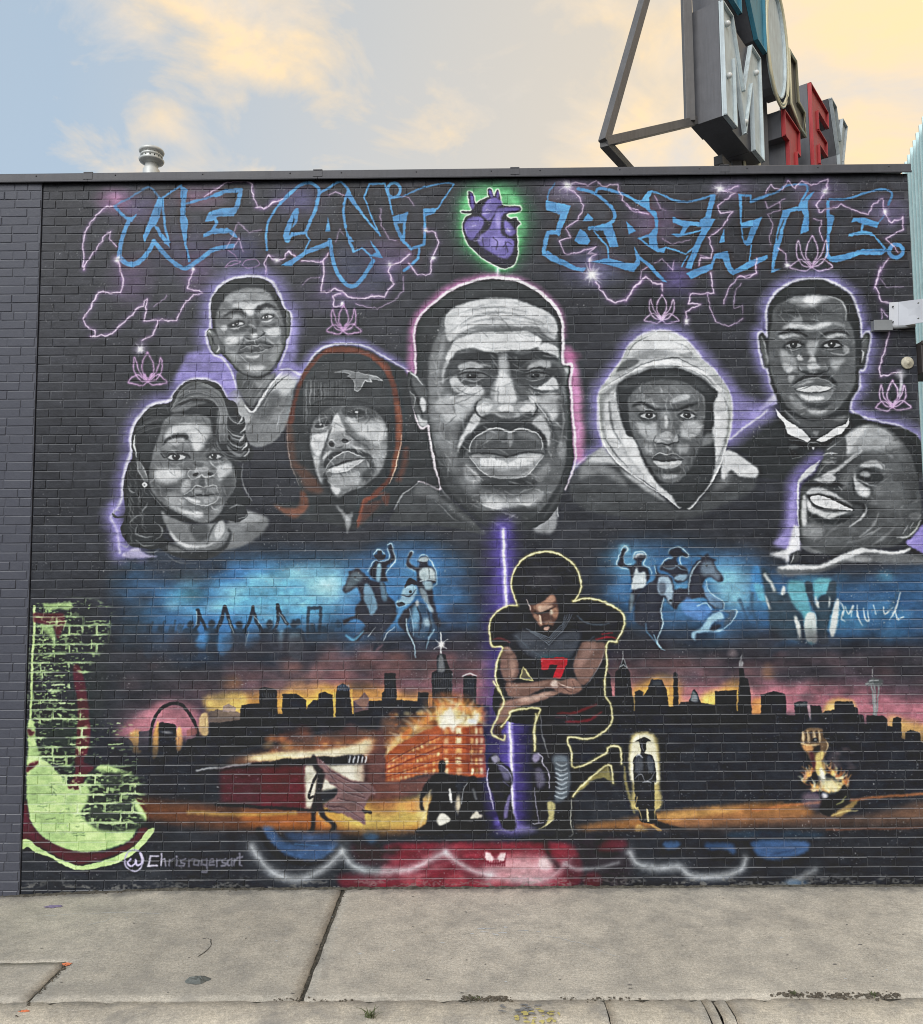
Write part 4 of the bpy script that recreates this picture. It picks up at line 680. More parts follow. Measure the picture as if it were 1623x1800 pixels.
    # ear
    m.l(200, [238, 590, 232, 680, 262, 790], 16, .85, 6); m.p(110, [255, 810, 290, 830, 340, 920, 360, 1000, 320, 1010, 280, 930], .9, 6); m.l(190, [262, 830, 270, 900, 320, 990], 9, .7, 5); m.l(180, [290, 830, 340, 930, 362, 1010], 9, .7, 5); m.e(200, 332, 1040, 24, 24, 0, .9, 4); m.e(80, 332, 1042, 10, 10, 0, .8, 3)
    # neck
    m.p(112, [480, 1280, 560, 1330, 760, 1400, 980, 1380, 1040, 1360, 1060, 1440, 1000, 1550, 880, 1600, 720, 1590, 600, 1530, 540, 1440], 1, 8); m.p(200, [560, 1450, 640, 1540, 760, 1580, 900, 1580, 1000, 1540, 880, 1600, 700, 1600, 600, 1540], .8, 10); m.p(50, [740, 1400, 900, 1400, 900, 1520, 820, 1550, 750, 1480], .7, 22); m.p(180, [1000, 1380, 1045, 1370, 1050, 1450, 1000, 1530, 960, 1480], .7, 12); m.l(50, [990, 1370, 930, 1460, 900, 1570], 14, .8, 8)
    # face
    face = [500, 480, 570, 410, 700, 400, 860, 410, 930, 460, 950, 600, 960, 700, 1080, 800, 1130, 880, 1145, 1000, 1120, 1120, 1060, 1200, 1010, 1300, 940, 1360, 860, 1385, 740, 1350, 620, 1290, 500, 1220, 410, 1110, 370, 990, 380, 860, 410, 720, 450, 620]
    fc = m.mk(face, 5); m.p(98, face, 1, 8)
    m.p(178, [540, 540, 640, 490, 800, 480, 900, 500, 930, 560, 900, 620, 850, 700, 780, 740, 740, 640, 700, 570, 600, 570, 520, 620], .9, 20); m.p(205, [720, 560, 830, 560, 880, 600, 830, 690, 790, 720, 760, 640], .7, 16); m.p(130, [480, 680, 560, 620, 700, 620, 740, 700, 640, 690, 520, 730], .7, 16); m.p(180, [530, 640, 640, 610, 690, 630, 640, 670, 560, 680], .7, 12)
    m.p(40, [482, 690, 520, 630, 570, 590, 640, 578, 716, 590, 720, 630, 660, 605, 590, 610, 530, 650], .95, 6); m.p(50, [870, 710, 900, 640, 950, 610, 950, 720], .7, 14)
    m.p(56, [470, 750, 540, 730, 640, 725, 720, 760, 745, 800, 640, 820, 540, 815], .8, 10); m.p(176, [520, 792, 560, 774, 640, 766, 700, 787, 660, 808, 570, 808], .95, 4); m.e(34, 612, 785, 37, 29, 0, 1, 4); m.e(220, 598, 776, 8, 8, 0, .95, 2); m.l(30, [470, 755, 510, 800, 560, 765, 640, 745, 720, 775, 740, 800], 13, .95, 4); m.l(170, [510, 740, 600, 725, 690, 740], 6, .6, 4); m.l(150, [560, 850, 640, 850, 700, 830], 8, .5, 6)
    m.p(56, [880, 760, 940, 735, 1010, 745, 1050, 790, 960, 815, 900, 800], .8, 9); m.p(168, [910, 782, 960, 764, 1025, 777, 990, 793, 930, 796], .95, 4); m.e(34, 955, 776, 30, 23, 0, 1, 4); m.e(220, 945, 768, 7, 7, 0, .9, 2); m.l(30, [890, 785, 940, 752, 1010, 755, 1050, 785], 10, .95, 4); m.l(160, [920, 820, 1000, 835, 1070, 810], 8, .5, 6)
    m.p(205, [420, 900, 540, 890, 640, 900, 690, 940, 620, 1010, 520, 1020, 430, 980], .85, 24); m.p(220, [560, 910, 650, 920, 600, 970, 540, 960], .6, 16); m.p(190, [980, 880, 1080, 850, 1120, 900, 1060, 980, 1000, 1000], .8, 18); m.p(66, [380, 1000, 480, 1050, 620, 1040, 560, 1110, 440, 1110], .6, 22)
    m.p(112, [780, 820, 880, 820, 920, 870, 980, 900, 980, 950, 900, 970, 800, 985, 730, 970, 720, 930, 770, 890], .9, 10); m.p(170, [790, 890, 860, 870, 920, 900, 850, 930, 780, 920], .7, 12); m.p(66, [770, 830, 860, 840, 850, 880, 790, 880], .6, 10); m.e(34, 790, 945, 28, 14, -5, .95, 5); m.e(34, 925, 940, 26, 14, 0, .95, 5); m.l(205, [720, 940, 750, 980, 810, 975, 850, 955, 880, 970, 950, 955, 985, 920], 8, .75, 4); m.l(200, [800, 890, 730, 910, 715, 950], 6, .6, 4); m.l(180, [910, 820, 950, 860, 990, 890], 8, .6, 5)
    m.p(190, [690, 1000, 740, 1000, 740, 1060, 690, 1110, 660, 1080], .75, 14); m.l(200, [880, 970, 890, 1030], 16, .6, 10); m.p(60, [830, 980, 870, 980, 870, 1040, 830, 1040], .6, 10)
    m.p(86, [680, 1135, 760, 1080, 800, 1050, 870, 1055, 960, 1040, 990, 1120, 900, 1130, 800, 1130, 740, 1140], 1, 6); m.p(160, [780, 1080, 830, 1065, 850, 1100, 780, 1115], .6, 10); m.p(150, [900, 1070, 970, 1060, 980, 1110, 920, 1110], .5, 10); m.l(205, [680, 1135, 760, 1080, 800, 1045, 870, 1055, 965, 1042, 995, 1120], 7, .85, 4); m.l(34, [680, 1135, 740, 1142, 820, 1132, 910, 1135, 1000, 1125], 10, .95, 4)
    m.p(112, [690, 1145, 800, 1145, 910, 1140, 1000, 1135, 980, 1190, 900, 1220, 820, 1220, 750, 1190], 1, 5); m.p(205, [710, 1150, 780, 1165, 830, 1190, 800, 1205, 750, 1180], .85, 7); m.p(160, [860, 1170, 950, 1155, 940, 1190, 870, 1200], .6, 9); m.l(205, [690, 1145, 750, 1195, 820, 1222, 900, 1222, 980, 1190, 1000, 1140], 7, .8, 4); m.l(160, [1005, 1040, 1015, 1100, 1000, 1180], 6, .5, 4)
    m.p(170, [540, 1130, 660, 1140, 700, 1200, 640, 1240, 540, 1210], .6, 24); m.p(205, [560, 1230, 700, 1270, 820, 1290, 860, 1320, 800, 1340, 680, 1300], .8, 16); m.p(222, [760, 1290, 850, 1295, 840, 1320, 780, 1315], .7, 10); m.p(56, [780, 1230, 900, 1240, 980, 1210, 960, 1250, 860, 1265], .6, 14); m.p(140, [960, 1260, 1010, 1240, 980, 1320, 920, 1350], .5, 14); m.l(150, [370, 1080, 440, 1180, 520, 1270], 6, .6, 4); m.p(56, [1040, 980, 1140, 960, 1120, 1110, 1050, 1200, 1030, 1100], .6, 24)
    streaks(m, face, 180, [50, 180, 205, 130], 12, .36, clip=fc, ang=50, spread=1.4)

def boy(m):
    m.tap = (.4, 1.3, .3); m.bk = .68
    m.fr(330, 470, 6.922)
    m.p((140, 130, 200), [0, 1050, 220, 1020, 420, 1080, 540, 1280, 600, 1480, 480, 1560, 420, 1460, 260, 1360, 0, 1370, -160, 1400, -60, 1150], .85, 40)
    halo(m, [600, 1480, 540, 1280, 430, 1110, 330, 1060, 250, 960, 220, 790, 275, 730, 268, 500, 310, 320, 420, 200, 560, 130, 740, 100, 920, 120, 1040, 190, 1120, 330, 1185, 500, 1245, 560, 1262, 720, 1225, 850, 1195, 1000, 1140, 1150, 1130, 1230, 1250, 1260, 1390, 1300], 180, (142, 132, 205), 26, .85)
    m.l((148, 140, 208), [1280, 700, 1270, 1000, 1230, 1180], 130, .6, 60)
    # tank top
    m.p(120, [490, 1570, 600, 1490, 700, 1640, 790, 1760, 1150, 1260, 1280, 1270, 1390, 1310, 1300, 1480, 1240, 1800, 1150, 2000, 1000, 2150, 760, 2150, 640, 1800], .95, 12); m.p(190, [1140, 1290, 1250, 1280, 1340, 1340, 1280, 1480, 1180, 1560, 1060, 1540, 1000, 1500], .7, 26); m.p(60, [840, 1720, 1060, 1480, 1130, 1560, 1010, 1800, 860, 1850], .55, 40); m.p(170, [500, 1580, 590, 1540, 700, 1690, 780, 1800, 700, 1900, 620, 1800], .7, 22)
    m.p(86, [600, 1440, 640, 1250, 1000, 1300, 1120, 1220, 1120, 1270, 1000, 1420, 800, 1680, 780, 1700, 620, 1520], 1, 10); m.p(150, [820, 1380, 960, 1340, 1080, 1270, 980, 1420, 860, 1460], .6, 26); m.p(56, [600, 1300, 740, 1350, 740, 1500, 620, 1480], .6, 26); m.l(210, [705, 1680, 790, 1750, 900, 1590, 1010, 1430, 1150, 1275], 26, .95, 8, t=(1, 1)); m.l(44, [850, 1730, 980, 1540, 1100, 1400, 1260, 1280], 12, .8, 6)
    sil = [400, 1040, 340, 1050, 280, 970, 230, 800, 270, 740, 305, 730, 285, 560, 290, 400, 340, 290, 460, 190, 600, 130, 760, 115, 900, 130, 1020, 200, 1100, 340, 1170, 500, 1230, 540, 1250, 660, 1240, 800, 1205, 850, 1180, 980, 1110, 1150, 1070, 1230, 960, 1310, 840, 1350, 720, 1320, 600, 1250, 520, 1160, 440, 1080]
    m.p(46, sil, 1, 5)
    m.p(92, [235, 800, 270, 760, 330, 790, 380, 900, 400, 1030, 340, 1045, 280, 960], 1, 7); m.l(190, [240, 800, 265, 770, 290, 840, 310, 910], 12, .8, 6); m.l(36, [275, 800, 300, 880, 330, 940], 20, .8, 10); m.l(205, [350, 1020, 380, 990, 370, 940], 16, .85, 7)
    m.p(80, [1190, 530, 1230, 560, 1245, 680, 1235, 800, 1205, 840], 1, 6); m.l(190, [1200, 560, 1215, 600], 12, .7, 6); m.l(190, [1200, 650, 1220, 680], 12, .7, 6)
    face = [340, 640, 400, 460, 470, 340, 600, 270, 760, 245, 900, 260, 1010, 330, 1070, 440, 1130, 560, 1165, 700, 1180, 850, 1160, 980, 1100, 1110, 1030, 1220, 920, 1300, 820, 1320, 700, 1290, 580, 1200, 480, 1080, 410, 1000, 370, 850]
    fc = m.mk(face, 5); m.p(104, face, 1, 9)
    m.p(134, [460, 380, 620, 290, 780, 270, 920, 300, 1020, 390, 900, 420, 700, 400, 520, 440], .85, 24); m.p(192, [520, 470, 620, 420, 780, 415, 940, 430, 830, 480, 760, 560, 680, 530, 620, 500], .85, 22); m.p(205, [700, 480, 800, 500, 800, 570, 740, 580], .7, 18)
    m.p(44, [430, 620, 480, 560, 560, 515, 650, 505, 700, 580, 690, 600, 620, 560, 520, 570], .97, 8); m.p(42, [830, 530, 840, 480, 920, 455, 980, 440, 1060, 480, 1110, 530, 1030, 500, 940, 490, 870, 540], .97, 8)
    m.p(160, [530, 600, 580, 570, 640, 590, 660, 630, 600, 620, 520, 640], .75, 10); m.p(165, [890, 560, 940, 510, 1020, 510, 1090, 580, 1000, 555], .75, 10)
    m.p(44, [470, 710, 540, 670, 600, 640, 670, 640, 700, 680, 640, 705, 560, 720], .95, 7); m.p(205, [540, 695, 600, 668, 660, 665, 680, 682, 620, 700], .9, 4); m.e(36, 595, 680, 30, 22, 0, 1, 4); m.e(225, 600, 676, 8, 8, 0, .95, 2); m.e(225, 555, 694, 9, 6, 0, .8, 3); m.l(196, [520, 735, 600, 735, 690, 700], 12, .7, 7)
    m.p(44, [880, 630, 910, 585, 980, 560, 1060, 590, 1030, 620, 950, 640], .95, 7); m.p(205, [905, 620, 940, 590, 1000, 582, 1030, 602, 980, 618], .9, 4); m.e(36, 955, 604, 30, 22, 0, 1, 4); m.e(225, 958, 598, 8, 8, 0, .95, 2); m.l(196, [900, 655, 980, 655, 1060, 615], 12, .75, 7)
    m.p(60, [460, 740, 560, 760, 690, 720, 720, 680, 760, 640, 720, 760, 600, 790], .7, 18); m.p(60, [830, 560, 880, 640, 860, 720, 820, 660], .7, 18); m.p(60, [900, 690, 1000, 690, 1080, 660, 1060, 720, 960, 730], .6, 18)
    m.p(196, [450, 860, 540, 820, 640, 830, 700, 810, 640, 900, 560, 940, 480, 940], .85, 20); m.p(222, [510, 850, 590, 850, 590, 900, 530, 900], .7, 12); m.p(192, [940, 760, 1060, 730, 1140, 740, 1150, 800, 1040, 850, 960, 810], .85, 20); m.p(200, [410, 700, 470, 700, 460, 760, 420, 750], .7, 12)
    m.p(112, [740, 760, 800, 730, 870, 740, 940, 790, 930, 830, 860, 870, 780, 885, 700, 870, 700, 830], .95, 9); m.p(205, [770, 810, 830, 800, 860, 830, 800, 860], .85, 10); m.p(60, [740, 740, 840, 735, 840, 790, 760, 790], .6, 16); m.l(36, [700, 860, 740, 865, 780, 885], 14, .8, 7); m.l(36, [860, 860, 910, 825, 940, 800, 920, 770], 14, .8, 7); m.l(205, [690, 850, 720, 885, 790, 890, 860, 870, 940, 830], 8, .6, 5); m.l(200, [745, 690, 790, 700, 820, 730], 16, .5, 12)
    m.p(52, [610, 1020, 680, 940, 760, 910, 860, 900, 960, 900, 1050, 960, 1000, 960, 880, 930, 780, 940, 700, 980], .85, 12); m.l(205, [815, 890, 830, 930], 16, .7, 8)
    m.p(74, [615, 1030, 700, 980, 780, 945, 830, 965, 900, 940, 1030, 970, 940, 990, 850, 1020, 740, 1035], 1, 6); m.p(150, [720, 980, 790, 955, 780, 1000], .6, 10); m.l(200, [640, 1000, 780, 945, 830, 962, 900, 935, 1030, 965], 7, .8, 4); m.l(34, [610, 1030, 740, 1045, 860, 1030, 960, 990, 1035, 965], 12, .95, 5); m.l(210, [650, 1045, 760, 1045, 880, 1030, 980, 985], 8, .8, 5)
    m.p(104, [630, 1050, 760, 1060, 880, 1040, 1010, 985, 980, 1080, 900, 1140, 760, 1135, 690, 1090], 1, 6); m.p(205, [700, 1075, 800, 1075, 880, 1060, 840, 1100, 740, 1100], .85, 10); m.l(190, [620, 1050, 690, 1120, 760, 1165], 10, .6, 6); m.l(160, [930, 830, 1010, 900, 1060, 940, 1040, 1000], 14, .5, 10); m.l(50, [690, 840, 670, 920, 620, 1010], 14, .5, 10)
    m.p(192, [700, 1180, 800, 1190, 900, 1190, 940, 1220, 840, 1270, 740, 1260], .85, 20); m.p(160, [500, 1030, 600, 1050, 650, 1130, 570, 1120], .5, 24); m.p(150, [1000, 1050, 1100, 950, 1140, 900, 1120, 1050, 1030, 1160], .5, 24); m.p(54, [380, 860, 440, 960, 460, 1060, 420, 1010], .6, 16); m.p(52, [1130, 700, 1175, 760, 1170, 940, 1140, 900], .6, 18)
    streaks(m, face, 210, [60, 170, 200, 130], 13, .34, clip=fc, ang=10, spread=1.4, L=(50, 140)); streaks(m, [600, 1270, 1390, 1300, 1100, 2000, 640, 1900], 50, [60, 170, 200, 130], 18, .4, ang=115, spread=.4, L=(80, 200))

def bowtie(m):
    m.tap = (.4, 1.3, .3); m.bk = .68
    m.fr(1270, 470, 4.598)
    halo(m, [60, 1390, 200, 1280, 330, 1180, 448, 1085, 395, 960, 370, 830, 325, 780, 290, 570, 320, 520, 365, 560, 355, 400, 375, 290, 440, 195, 560, 120, 720, 95, 860, 110, 980, 170, 1050, 230, 1095, 340, 1118, 450, 1125, 560, 1165, 525, 1200, 545, 1180, 700, 1150, 830, 1110, 840, 1115, 960, 1040, 1085, 1050, 1160, 1180, 1220, 1400, 1270, 1580, 1360], 95, (140, 132, 200), 18, .85)
    m.p((140, 130, 200), [60, 1360, 90, 1100, 60, 900, 130, 1000, 330, 1080, 430, 1080, 200, 1270], .6, 50); m.p(PALE, [300, 1170, 440, 1080, 420, 1020, 380, 1060], .6, 20)
    m.p(40, [40, 1420, 210, 1280, 440, 1110, 1040, 1170, 1180, 1235, 1400, 1280, 1590, 1380, 1600, 1700, 280, 1700, 200, 1520, 60, 1480], 1, 6)
    # head
    sil = [448, 1095, 398, 960, 375, 820, 345, 800, 300, 600, 295, 560, 330, 525, 368, 570, 365, 400, 385, 290, 450, 200, 570, 125, 720, 98, 850, 112, 970, 175, 1045, 240, 1090, 350, 1110, 460, 1118, 570, 1160, 535, 1195, 560, 1170, 700, 1150, 810, 1110, 840, 1105, 970, 1030, 1095, 1030, 1190, 990, 1240, 850, 1330, 750, 1380, 660, 1340, 540, 1240, 460, 1150]
    m.p(44, sil, 1, 5)
    m.p(86, [305, 575, 340, 580, 370, 700, 370, 800, 340, 780], .9, 8); m.l(170, [320, 560, 345, 620, 360, 700], 9, .6, 6); m.p(150, [350, 710, 378, 720, 375, 790], .6, 8); m.p(80, [1130, 580, 1180, 560, 1170, 680, 1140, 790], .9, 8); m.l(200, [1130, 665, 1145, 700, 1130, 770], 10, .8, 5); m.l(160, [1130, 600, 1170, 570], 9, .6, 5)
    face = [400, 420, 430, 320, 520, 260, 640, 228, 780, 222, 900, 240, 980, 290, 1010, 400, 1060, 520, 1080, 700, 1080, 900, 1040, 1010, 960, 1110, 860, 1190, 740, 1215, 620, 1190, 520, 1110, 440, 980, 390, 820, 375, 640, 385, 520]
    fc = m.mk(face, 5); m.p(82, face, 1, 9)
    m.p(150, [540, 270, 650, 240, 780, 232, 880, 250, 820, 280, 700, 330, 620, 310], .8, 18); m.p(214, [690, 235, 790, 235, 770, 290, 700, 310, 660, 270], .85, 14); m.l(190, [860, 235, 960, 270, 1000, 340, 1000, 420], 12, .7, 8); m.l(160, [520, 270, 600, 240], 8, .6, 5)
    m.p(196, [490, 490, 560, 450, 640, 450, 740, 460, 860, 440, 900, 460, 800, 490, 700, 510, 640, 490, 560, 500], .85, 14); m.p(150, [570, 420, 640, 400, 640, 450, 580, 450], .6, 12); m.p(140, [900, 440, 980, 450, 990, 480, 920, 470], .6, 10); m.p(52, [420, 330, 520, 320, 620, 350, 860, 340, 960, 380, 840, 390, 640, 390, 480, 420], .6, 24)
    m.p(36, [450, 540, 500, 505, 580, 495, 650, 520, 690, 560, 610, 535, 540, 525], .97, 7); m.p(36, [780, 565, 830, 520, 900, 500, 980, 510, 1030, 550, 940, 525, 860, 530], .97, 7); m.p(180, [460, 550, 560, 535, 640, 560, 560, 560, 490, 575], .75, 8); m.p(180, [840, 555, 920, 530, 1010, 545, 940, 555, 860, 570], .75, 8)
    for x0, x1, cx in ((505, 660, 578), (810, 970, 888)):
        m.p(44, [x0 - 20, 640, cx, 585, x1 + 15, 630, cx + 30, 670, cx - 30, 672], .85, 10); m.p(150, [x0 + 12, 634, cx, 608, x1 - 12, 630, cx + 20, 648, cx - 25, 648], .95, 4); m.e(38, cx, 624, 33, 26, 0, 1, 4); m.e(225, cx - 4, 617, 7, 7, 0, .95, 2); m.l(28, [x0, 630, cx - 20, 598, cx + 40, 600, x1, 630], 10, .95, 4); m.l(180, [x0 + 10, 655, cx, 668, x1, 645], 6, .6, 4); m.l(150, [x0, 600, cx, 575, x1, 590], 6, .5, 4)
    m.p(170, [690, 600, 760, 590, 770, 640, 740, 720, 700, 700], .7, 16); m.p(205, [715, 720, 750, 720, 760, 770, 700, 770], .8, 10); m.p(200, [610, 715, 640, 710, 655, 750, 615, 750], .85, 7); m.p(100, [610, 800, 640, 775, 740, 760, 820, 775, 865, 800, 830, 840, 740, 860, 640, 840], .95, 8); m.p(196, [690, 790, 740, 770, 790, 790, 760, 820, 700, 815], .8, 10); m.l(34, [605, 800, 640, 840, 740, 858, 840, 840, 865, 800], 12, .85, 6); m.l(170, [620, 790, 640, 830], 9, .6, 5); m.l(170, [830, 780, 850, 820], 9, .6, 5); m.p(40, [650, 825, 700, 835, 690, 850, 650, 845], .8, 5); m.p(40, [770, 835, 830, 825, 820, 845, 770, 850], .8, 5)
    m.p(170, [470, 660, 540, 700, 600, 740, 600, 820, 540, 830, 480, 760], .7, 20); m.p(200, [480, 780, 560, 790, 560, 840, 520, 850], .7, 12); m.p(160, [860, 750, 930, 730, 1000, 740, 950, 800, 910, 830], .65, 18); m.l(196, [880, 690, 940, 705, 1000, 695, 1020, 660], 10, .6, 7); m.p(170, [980, 640, 1020, 640, 1025, 690, 990, 690], .6, 8); m.p(190, [535, 870, 580, 870, 560, 930, 530, 920], .6, 10)
    m.p(38, [560, 950, 620, 890, 700, 855, 760, 860, 850, 860, 930, 930, 920, 960, 850, 900, 760, 890, 680, 890, 600, 940], .95, 9)
    m.p(96, [570, 965, 640, 915, 740, 895, 830, 910, 920, 960, 850, 970, 740, 955, 640, 980], 1, 5); m.p(170, [600, 950, 680, 915, 740, 910, 680, 940], .7, 8); m.p(214, [600, 985, 680, 960, 760, 950, 885, 968, 820, 1000, 720, 1012, 640, 1005], 1, 4); m.l(34, [590, 985, 680, 1015, 760, 1015, 850, 995, 900, 970], 10, .9, 5); m.l(40, [570, 970, 640, 985, 740, 950, 880, 965], 6, .7, 4); m.l(170, [565, 965, 640, 910, 740, 890, 830, 905, 925, 960], 6, .7, 4)
    m.p(110, [600, 1010, 700, 1025, 800, 1015, 910, 975, 860, 1060, 760, 1090, 680, 1085], 1, 5); m.p(205, [630, 1030, 720, 1045, 830, 1050, 760, 1080, 680, 1075], .85, 8); m.l(160, [590, 1000, 660, 1075, 740, 1092, 850, 1070, 920, 980], 6, .6, 4)
    m.p(186, [680, 1150, 760, 1150, 850, 1140, 830, 1170, 740, 1185], .8, 14); m.p(150, [540, 1030, 600, 1060, 680, 1130, 620, 1150, 560, 1100], .6, 16); m.p(40, [640, 1100, 760, 1110, 880, 1080, 840, 1130, 740, 1140], .7, 14)
    m.p(78, [500, 1150, 600, 1210, 740, 1240, 900, 1210, 1030, 1190, 980, 1260, 760, 1370, 620, 1300], .9, 12); m.l(150, [510, 1150, 620, 1260], 16, .6, 10); m.l(130, [640, 1205, 740, 1225, 860, 1205], 8, .5, 6); m.p(150, [720, 1330, 780, 1320, 760, 1355], .7, 10); m.p(140, [900, 1230, 1000, 1200, 960, 1250], .5, 12)
    # collar and tie
    m.p(216, [435, 1140, 470, 1180, 540, 1240, 640, 1310, 715, 1385, 690, 1415, 600, 1375, 530, 1340, 500, 1250, 445, 1200], 1, 4, smooth=False); m.p(216, [1030, 1205, 1025, 1260, 960, 1350, 800, 1410, 760, 1390, 900, 1310, 1000, 1260], 1, 4, smooth=False)
    m.p(34, [530, 1380, 600, 1390, 690, 1420, 740, 1400, 790, 1420, 760, 1470, 690, 1480, 560, 1545, 535, 1480], 1, 5); m.l(140, [540, 1390, 620, 1400, 690, 1420], 7, .7, 4); m.l(150, [560, 1545, 640, 1530], 9, .7, 5); m.l(110, [535, 1470, 560, 1540], 6, .7, 4); m.p(110, [550, 1440, 610, 1440, 610, 1460, 550, 1465], .5, 8); m.l(180, [690, 1470, 700, 1420, 760, 1410, 790, 1430], 7, .7, 4); m.p(190, [720, 1450, 745, 1450, 735, 1470], .8, 4)
    streaks(m, face, 180, [50, 150, 190, 120], 11, .34, clip=fc, ang=10, spread=1.4)

def smile(m):
    m.tap = (.4, 1.3, .3); m.bk = .68
    m.fr(1330, 730, 5.539)
    m.l((128, 116, 190), [600, 420, 480, 520, 380, 640, 350, 800, 330, 1000, 300, 1200], 130, .7, 70)
    m.p((150, 140, 206), [360, 680, 410, 660, 415, 1000, 420, 1290, 160, 1260, 280, 1120, 320, 900], .7, 26); m.p(PALE, [350, 1090, 420, 1100, 425, 1300, 330, 1350, 300, 1450, 270, 1400, 130, 1350, 300, 1300], .9, 22)
    m.l(PALE, [620, 440, 520, 510, 430, 620, 405, 720, 405, 900, 415, 1150, 420, 1290], 14, .9, 8); m.p(205, [430, 600, 520, 510, 610, 450, 560, 540, 470, 620, 425, 660], .85, 10)
    m.p((140, 128, 206), [1460, 1240, 1520, 1190, 1623, 1060, 1690, 1040, 1690, 1340, 1560, 1310], .95, 8)
    sil = [860, 200, 980, 110, 1110, 88, 1250, 120, 1400, 230, 1500, 380, 1560, 560, 1600, 760, 1610, 960, 1560, 1110, 1460, 1200, 1300, 1290, 1050, 1300, 800, 1350, 600, 1330, 470, 1270, 425, 1200, 415, 950, 440, 700, 560, 600, 640, 430, 700, 280]
    fc = m.mk(sil, 5); m.p(66, sil, 1, 7)
    for q, c, a, bl in (([1050, 330, 1300, 320, 1440, 420, 1400, 560, 1240, 600, 1200, 480, 1050, 440], 84, .8, 60), ([1150, 640, 1350, 600, 1480, 700, 1440, 900, 1250, 960, 1130, 860], 92, .8, 70), ([560, 1010, 800, 1060, 1000, 1020, 960, 1180, 700, 1240, 480, 1200], 92, .7, 60), ([1100, 980, 1350, 960, 1480, 1040, 1300, 1200, 1000, 1260, 960, 1160], 80, .8, 60), ([860, 560, 960, 480, 940, 640, 860, 720, 800, 640], 100, .7, 40), ([1260, 200, 1400, 300, 1460, 420, 1380, 400, 1260, 300], 104, .6, 40)):
        m.p(c, q, a, bl, clip=fc)
    for q, c, w, a in (([1100, 110, 1230, 140, 1340, 220], 196, 12, .5), ([1000, 300, 1020, 350, 970, 390], 200, 14, .5), ([1260, 360, 1310, 400, 1330, 410], 130, 26, .5), ([1200, 450, 1240, 490, 1250, 530], 150, 12, .6), ([1000, 1180, 1120, 1140, 1220, 1080], 140, 14, .5), ([880, 1240, 1040, 1200, 1180, 1120], 110, 16, .5), ([1120, 800, 1160, 850, 1100, 860], 120, 24, .5), ([1380, 900, 1400, 1000, 1340, 1080], 100, 24, .4), ([620, 1080, 560, 1120, 520, 1180], 150, 22, .5), ([680, 1020, 740, 1030, 820, 1010], 96, 14, .5), ([860, 480, 920, 440, 980, 400], 220, 9, .6), ([700, 470, 640, 520, 600, 580], 150, 12, .5)):
        m.l(c, q, w, a, w * .6, clip=fc)
    m.p(150, [880, 200, 980, 120, 1110, 95, 1260, 140, 1380, 240, 1420, 300, 1250, 330, 1060, 340, 930, 390, 880, 390], .85, 26); m.p(196, [865, 210, 960, 140, 1100, 95, 1020, 180, 960, 280, 900, 380, 870, 300], .7, 18); m.p(70, [720, 300, 860, 210, 870, 380, 760, 440, 680, 380], .9, 12)
    m.l(205, [690, 330, 770, 280], 18, .85, 8); m.l(196, [650, 380, 720, 365, 790, 370], 16, .8, 8); m.l(190, [720, 410, 780, 415], 14, .7, 8); m.p(150, [640, 450, 720, 440, 780, 450, 700, 480], .7, 10); m.p(190, [690, 560, 760, 520, 860, 450, 970, 375, 990, 375, 880, 470, 770, 560, 700, 590], .95, 7)
    m.p(205, [640, 590, 700, 560, 770, 600, 760, 640, 690, 650, 640, 620], .9, 9); m.l(205, [640, 620, 690, 670], 10, .7, 5); m.p(185, [560, 620, 620, 600, 660, 650, 590, 640], .8, 9); m.p(40, [440, 690, 560, 640, 680, 680, 800, 640, 920, 660, 800, 700, 640, 690, 520, 690], .9, 9); m.p(150, [800, 640, 900, 640, 880, 680, 830, 670], .6, 9)
    m.p(190, [490, 740, 540, 705, 640, 710, 760, 760, 880, 840, 940, 890, 860, 840, 740, 790, 620, 760, 510, 770], .9, 7); m.p(34, [500, 780, 620, 770, 760, 810, 880, 870, 960, 920, 900, 920, 760, 900, 620, 890, 540, 830], 1, 5)
    m.p(224, [525, 790, 620, 780, 740, 820, 860, 880, 940, 920, 840, 915, 720, 905, 620, 885, 550, 840], 1, 5)
    for x, y in ((600, 790), (660, 805), (720, 825), (780, 850), (830, 875)): m.l(150, [x, y, x + 12, y + 40, x + 8, y + 75], 5, .6, 4)
    m.p(185, [490, 800, 540, 870, 620, 920, 760, 945, 900, 940, 760, 990, 680, 1000, 580, 960, 510, 920], .95, 8); m.p(222, [500, 820, 560, 890, 610, 930, 560, 940, 510, 890], .8, 8); m.l(150, [700, 930, 800, 940, 930, 935], 8, .6, 5)
    m.p(38, [520, 950, 640, 1000, 760, 1010, 860, 980, 960, 960, 860, 1040, 700, 1060, 560, 1020], .8, 14); m.p(205, [450, 790, 480, 780, 490, 900, 490, 1050, 450, 1060, 440, 920], .85, 12); m.p(130, [470, 1060, 600, 1060, 660, 1120, 600, 1200, 460, 1180, 440, 1100], .75, 24)
    m.l(200, [1060, 870, 1070, 920, 1020, 1000, 910, 1090], 20, .8, 10); m.l(36, [940, 850, 1050, 880, 1050, 940], 30, .7, 14); m.l(150, [1190, 950, 1140, 1060, 1000, 1180], 20, .6, 12); m.l(130, [1200, 1100, 1120, 1140], 18, .6, 10); m.l(140, [1340, 1100, 1240, 1190, 1130, 1260], 26, .5, 16); m.l(120, [840, 1050, 720, 1130, 660, 1200], 22, .5, 14)
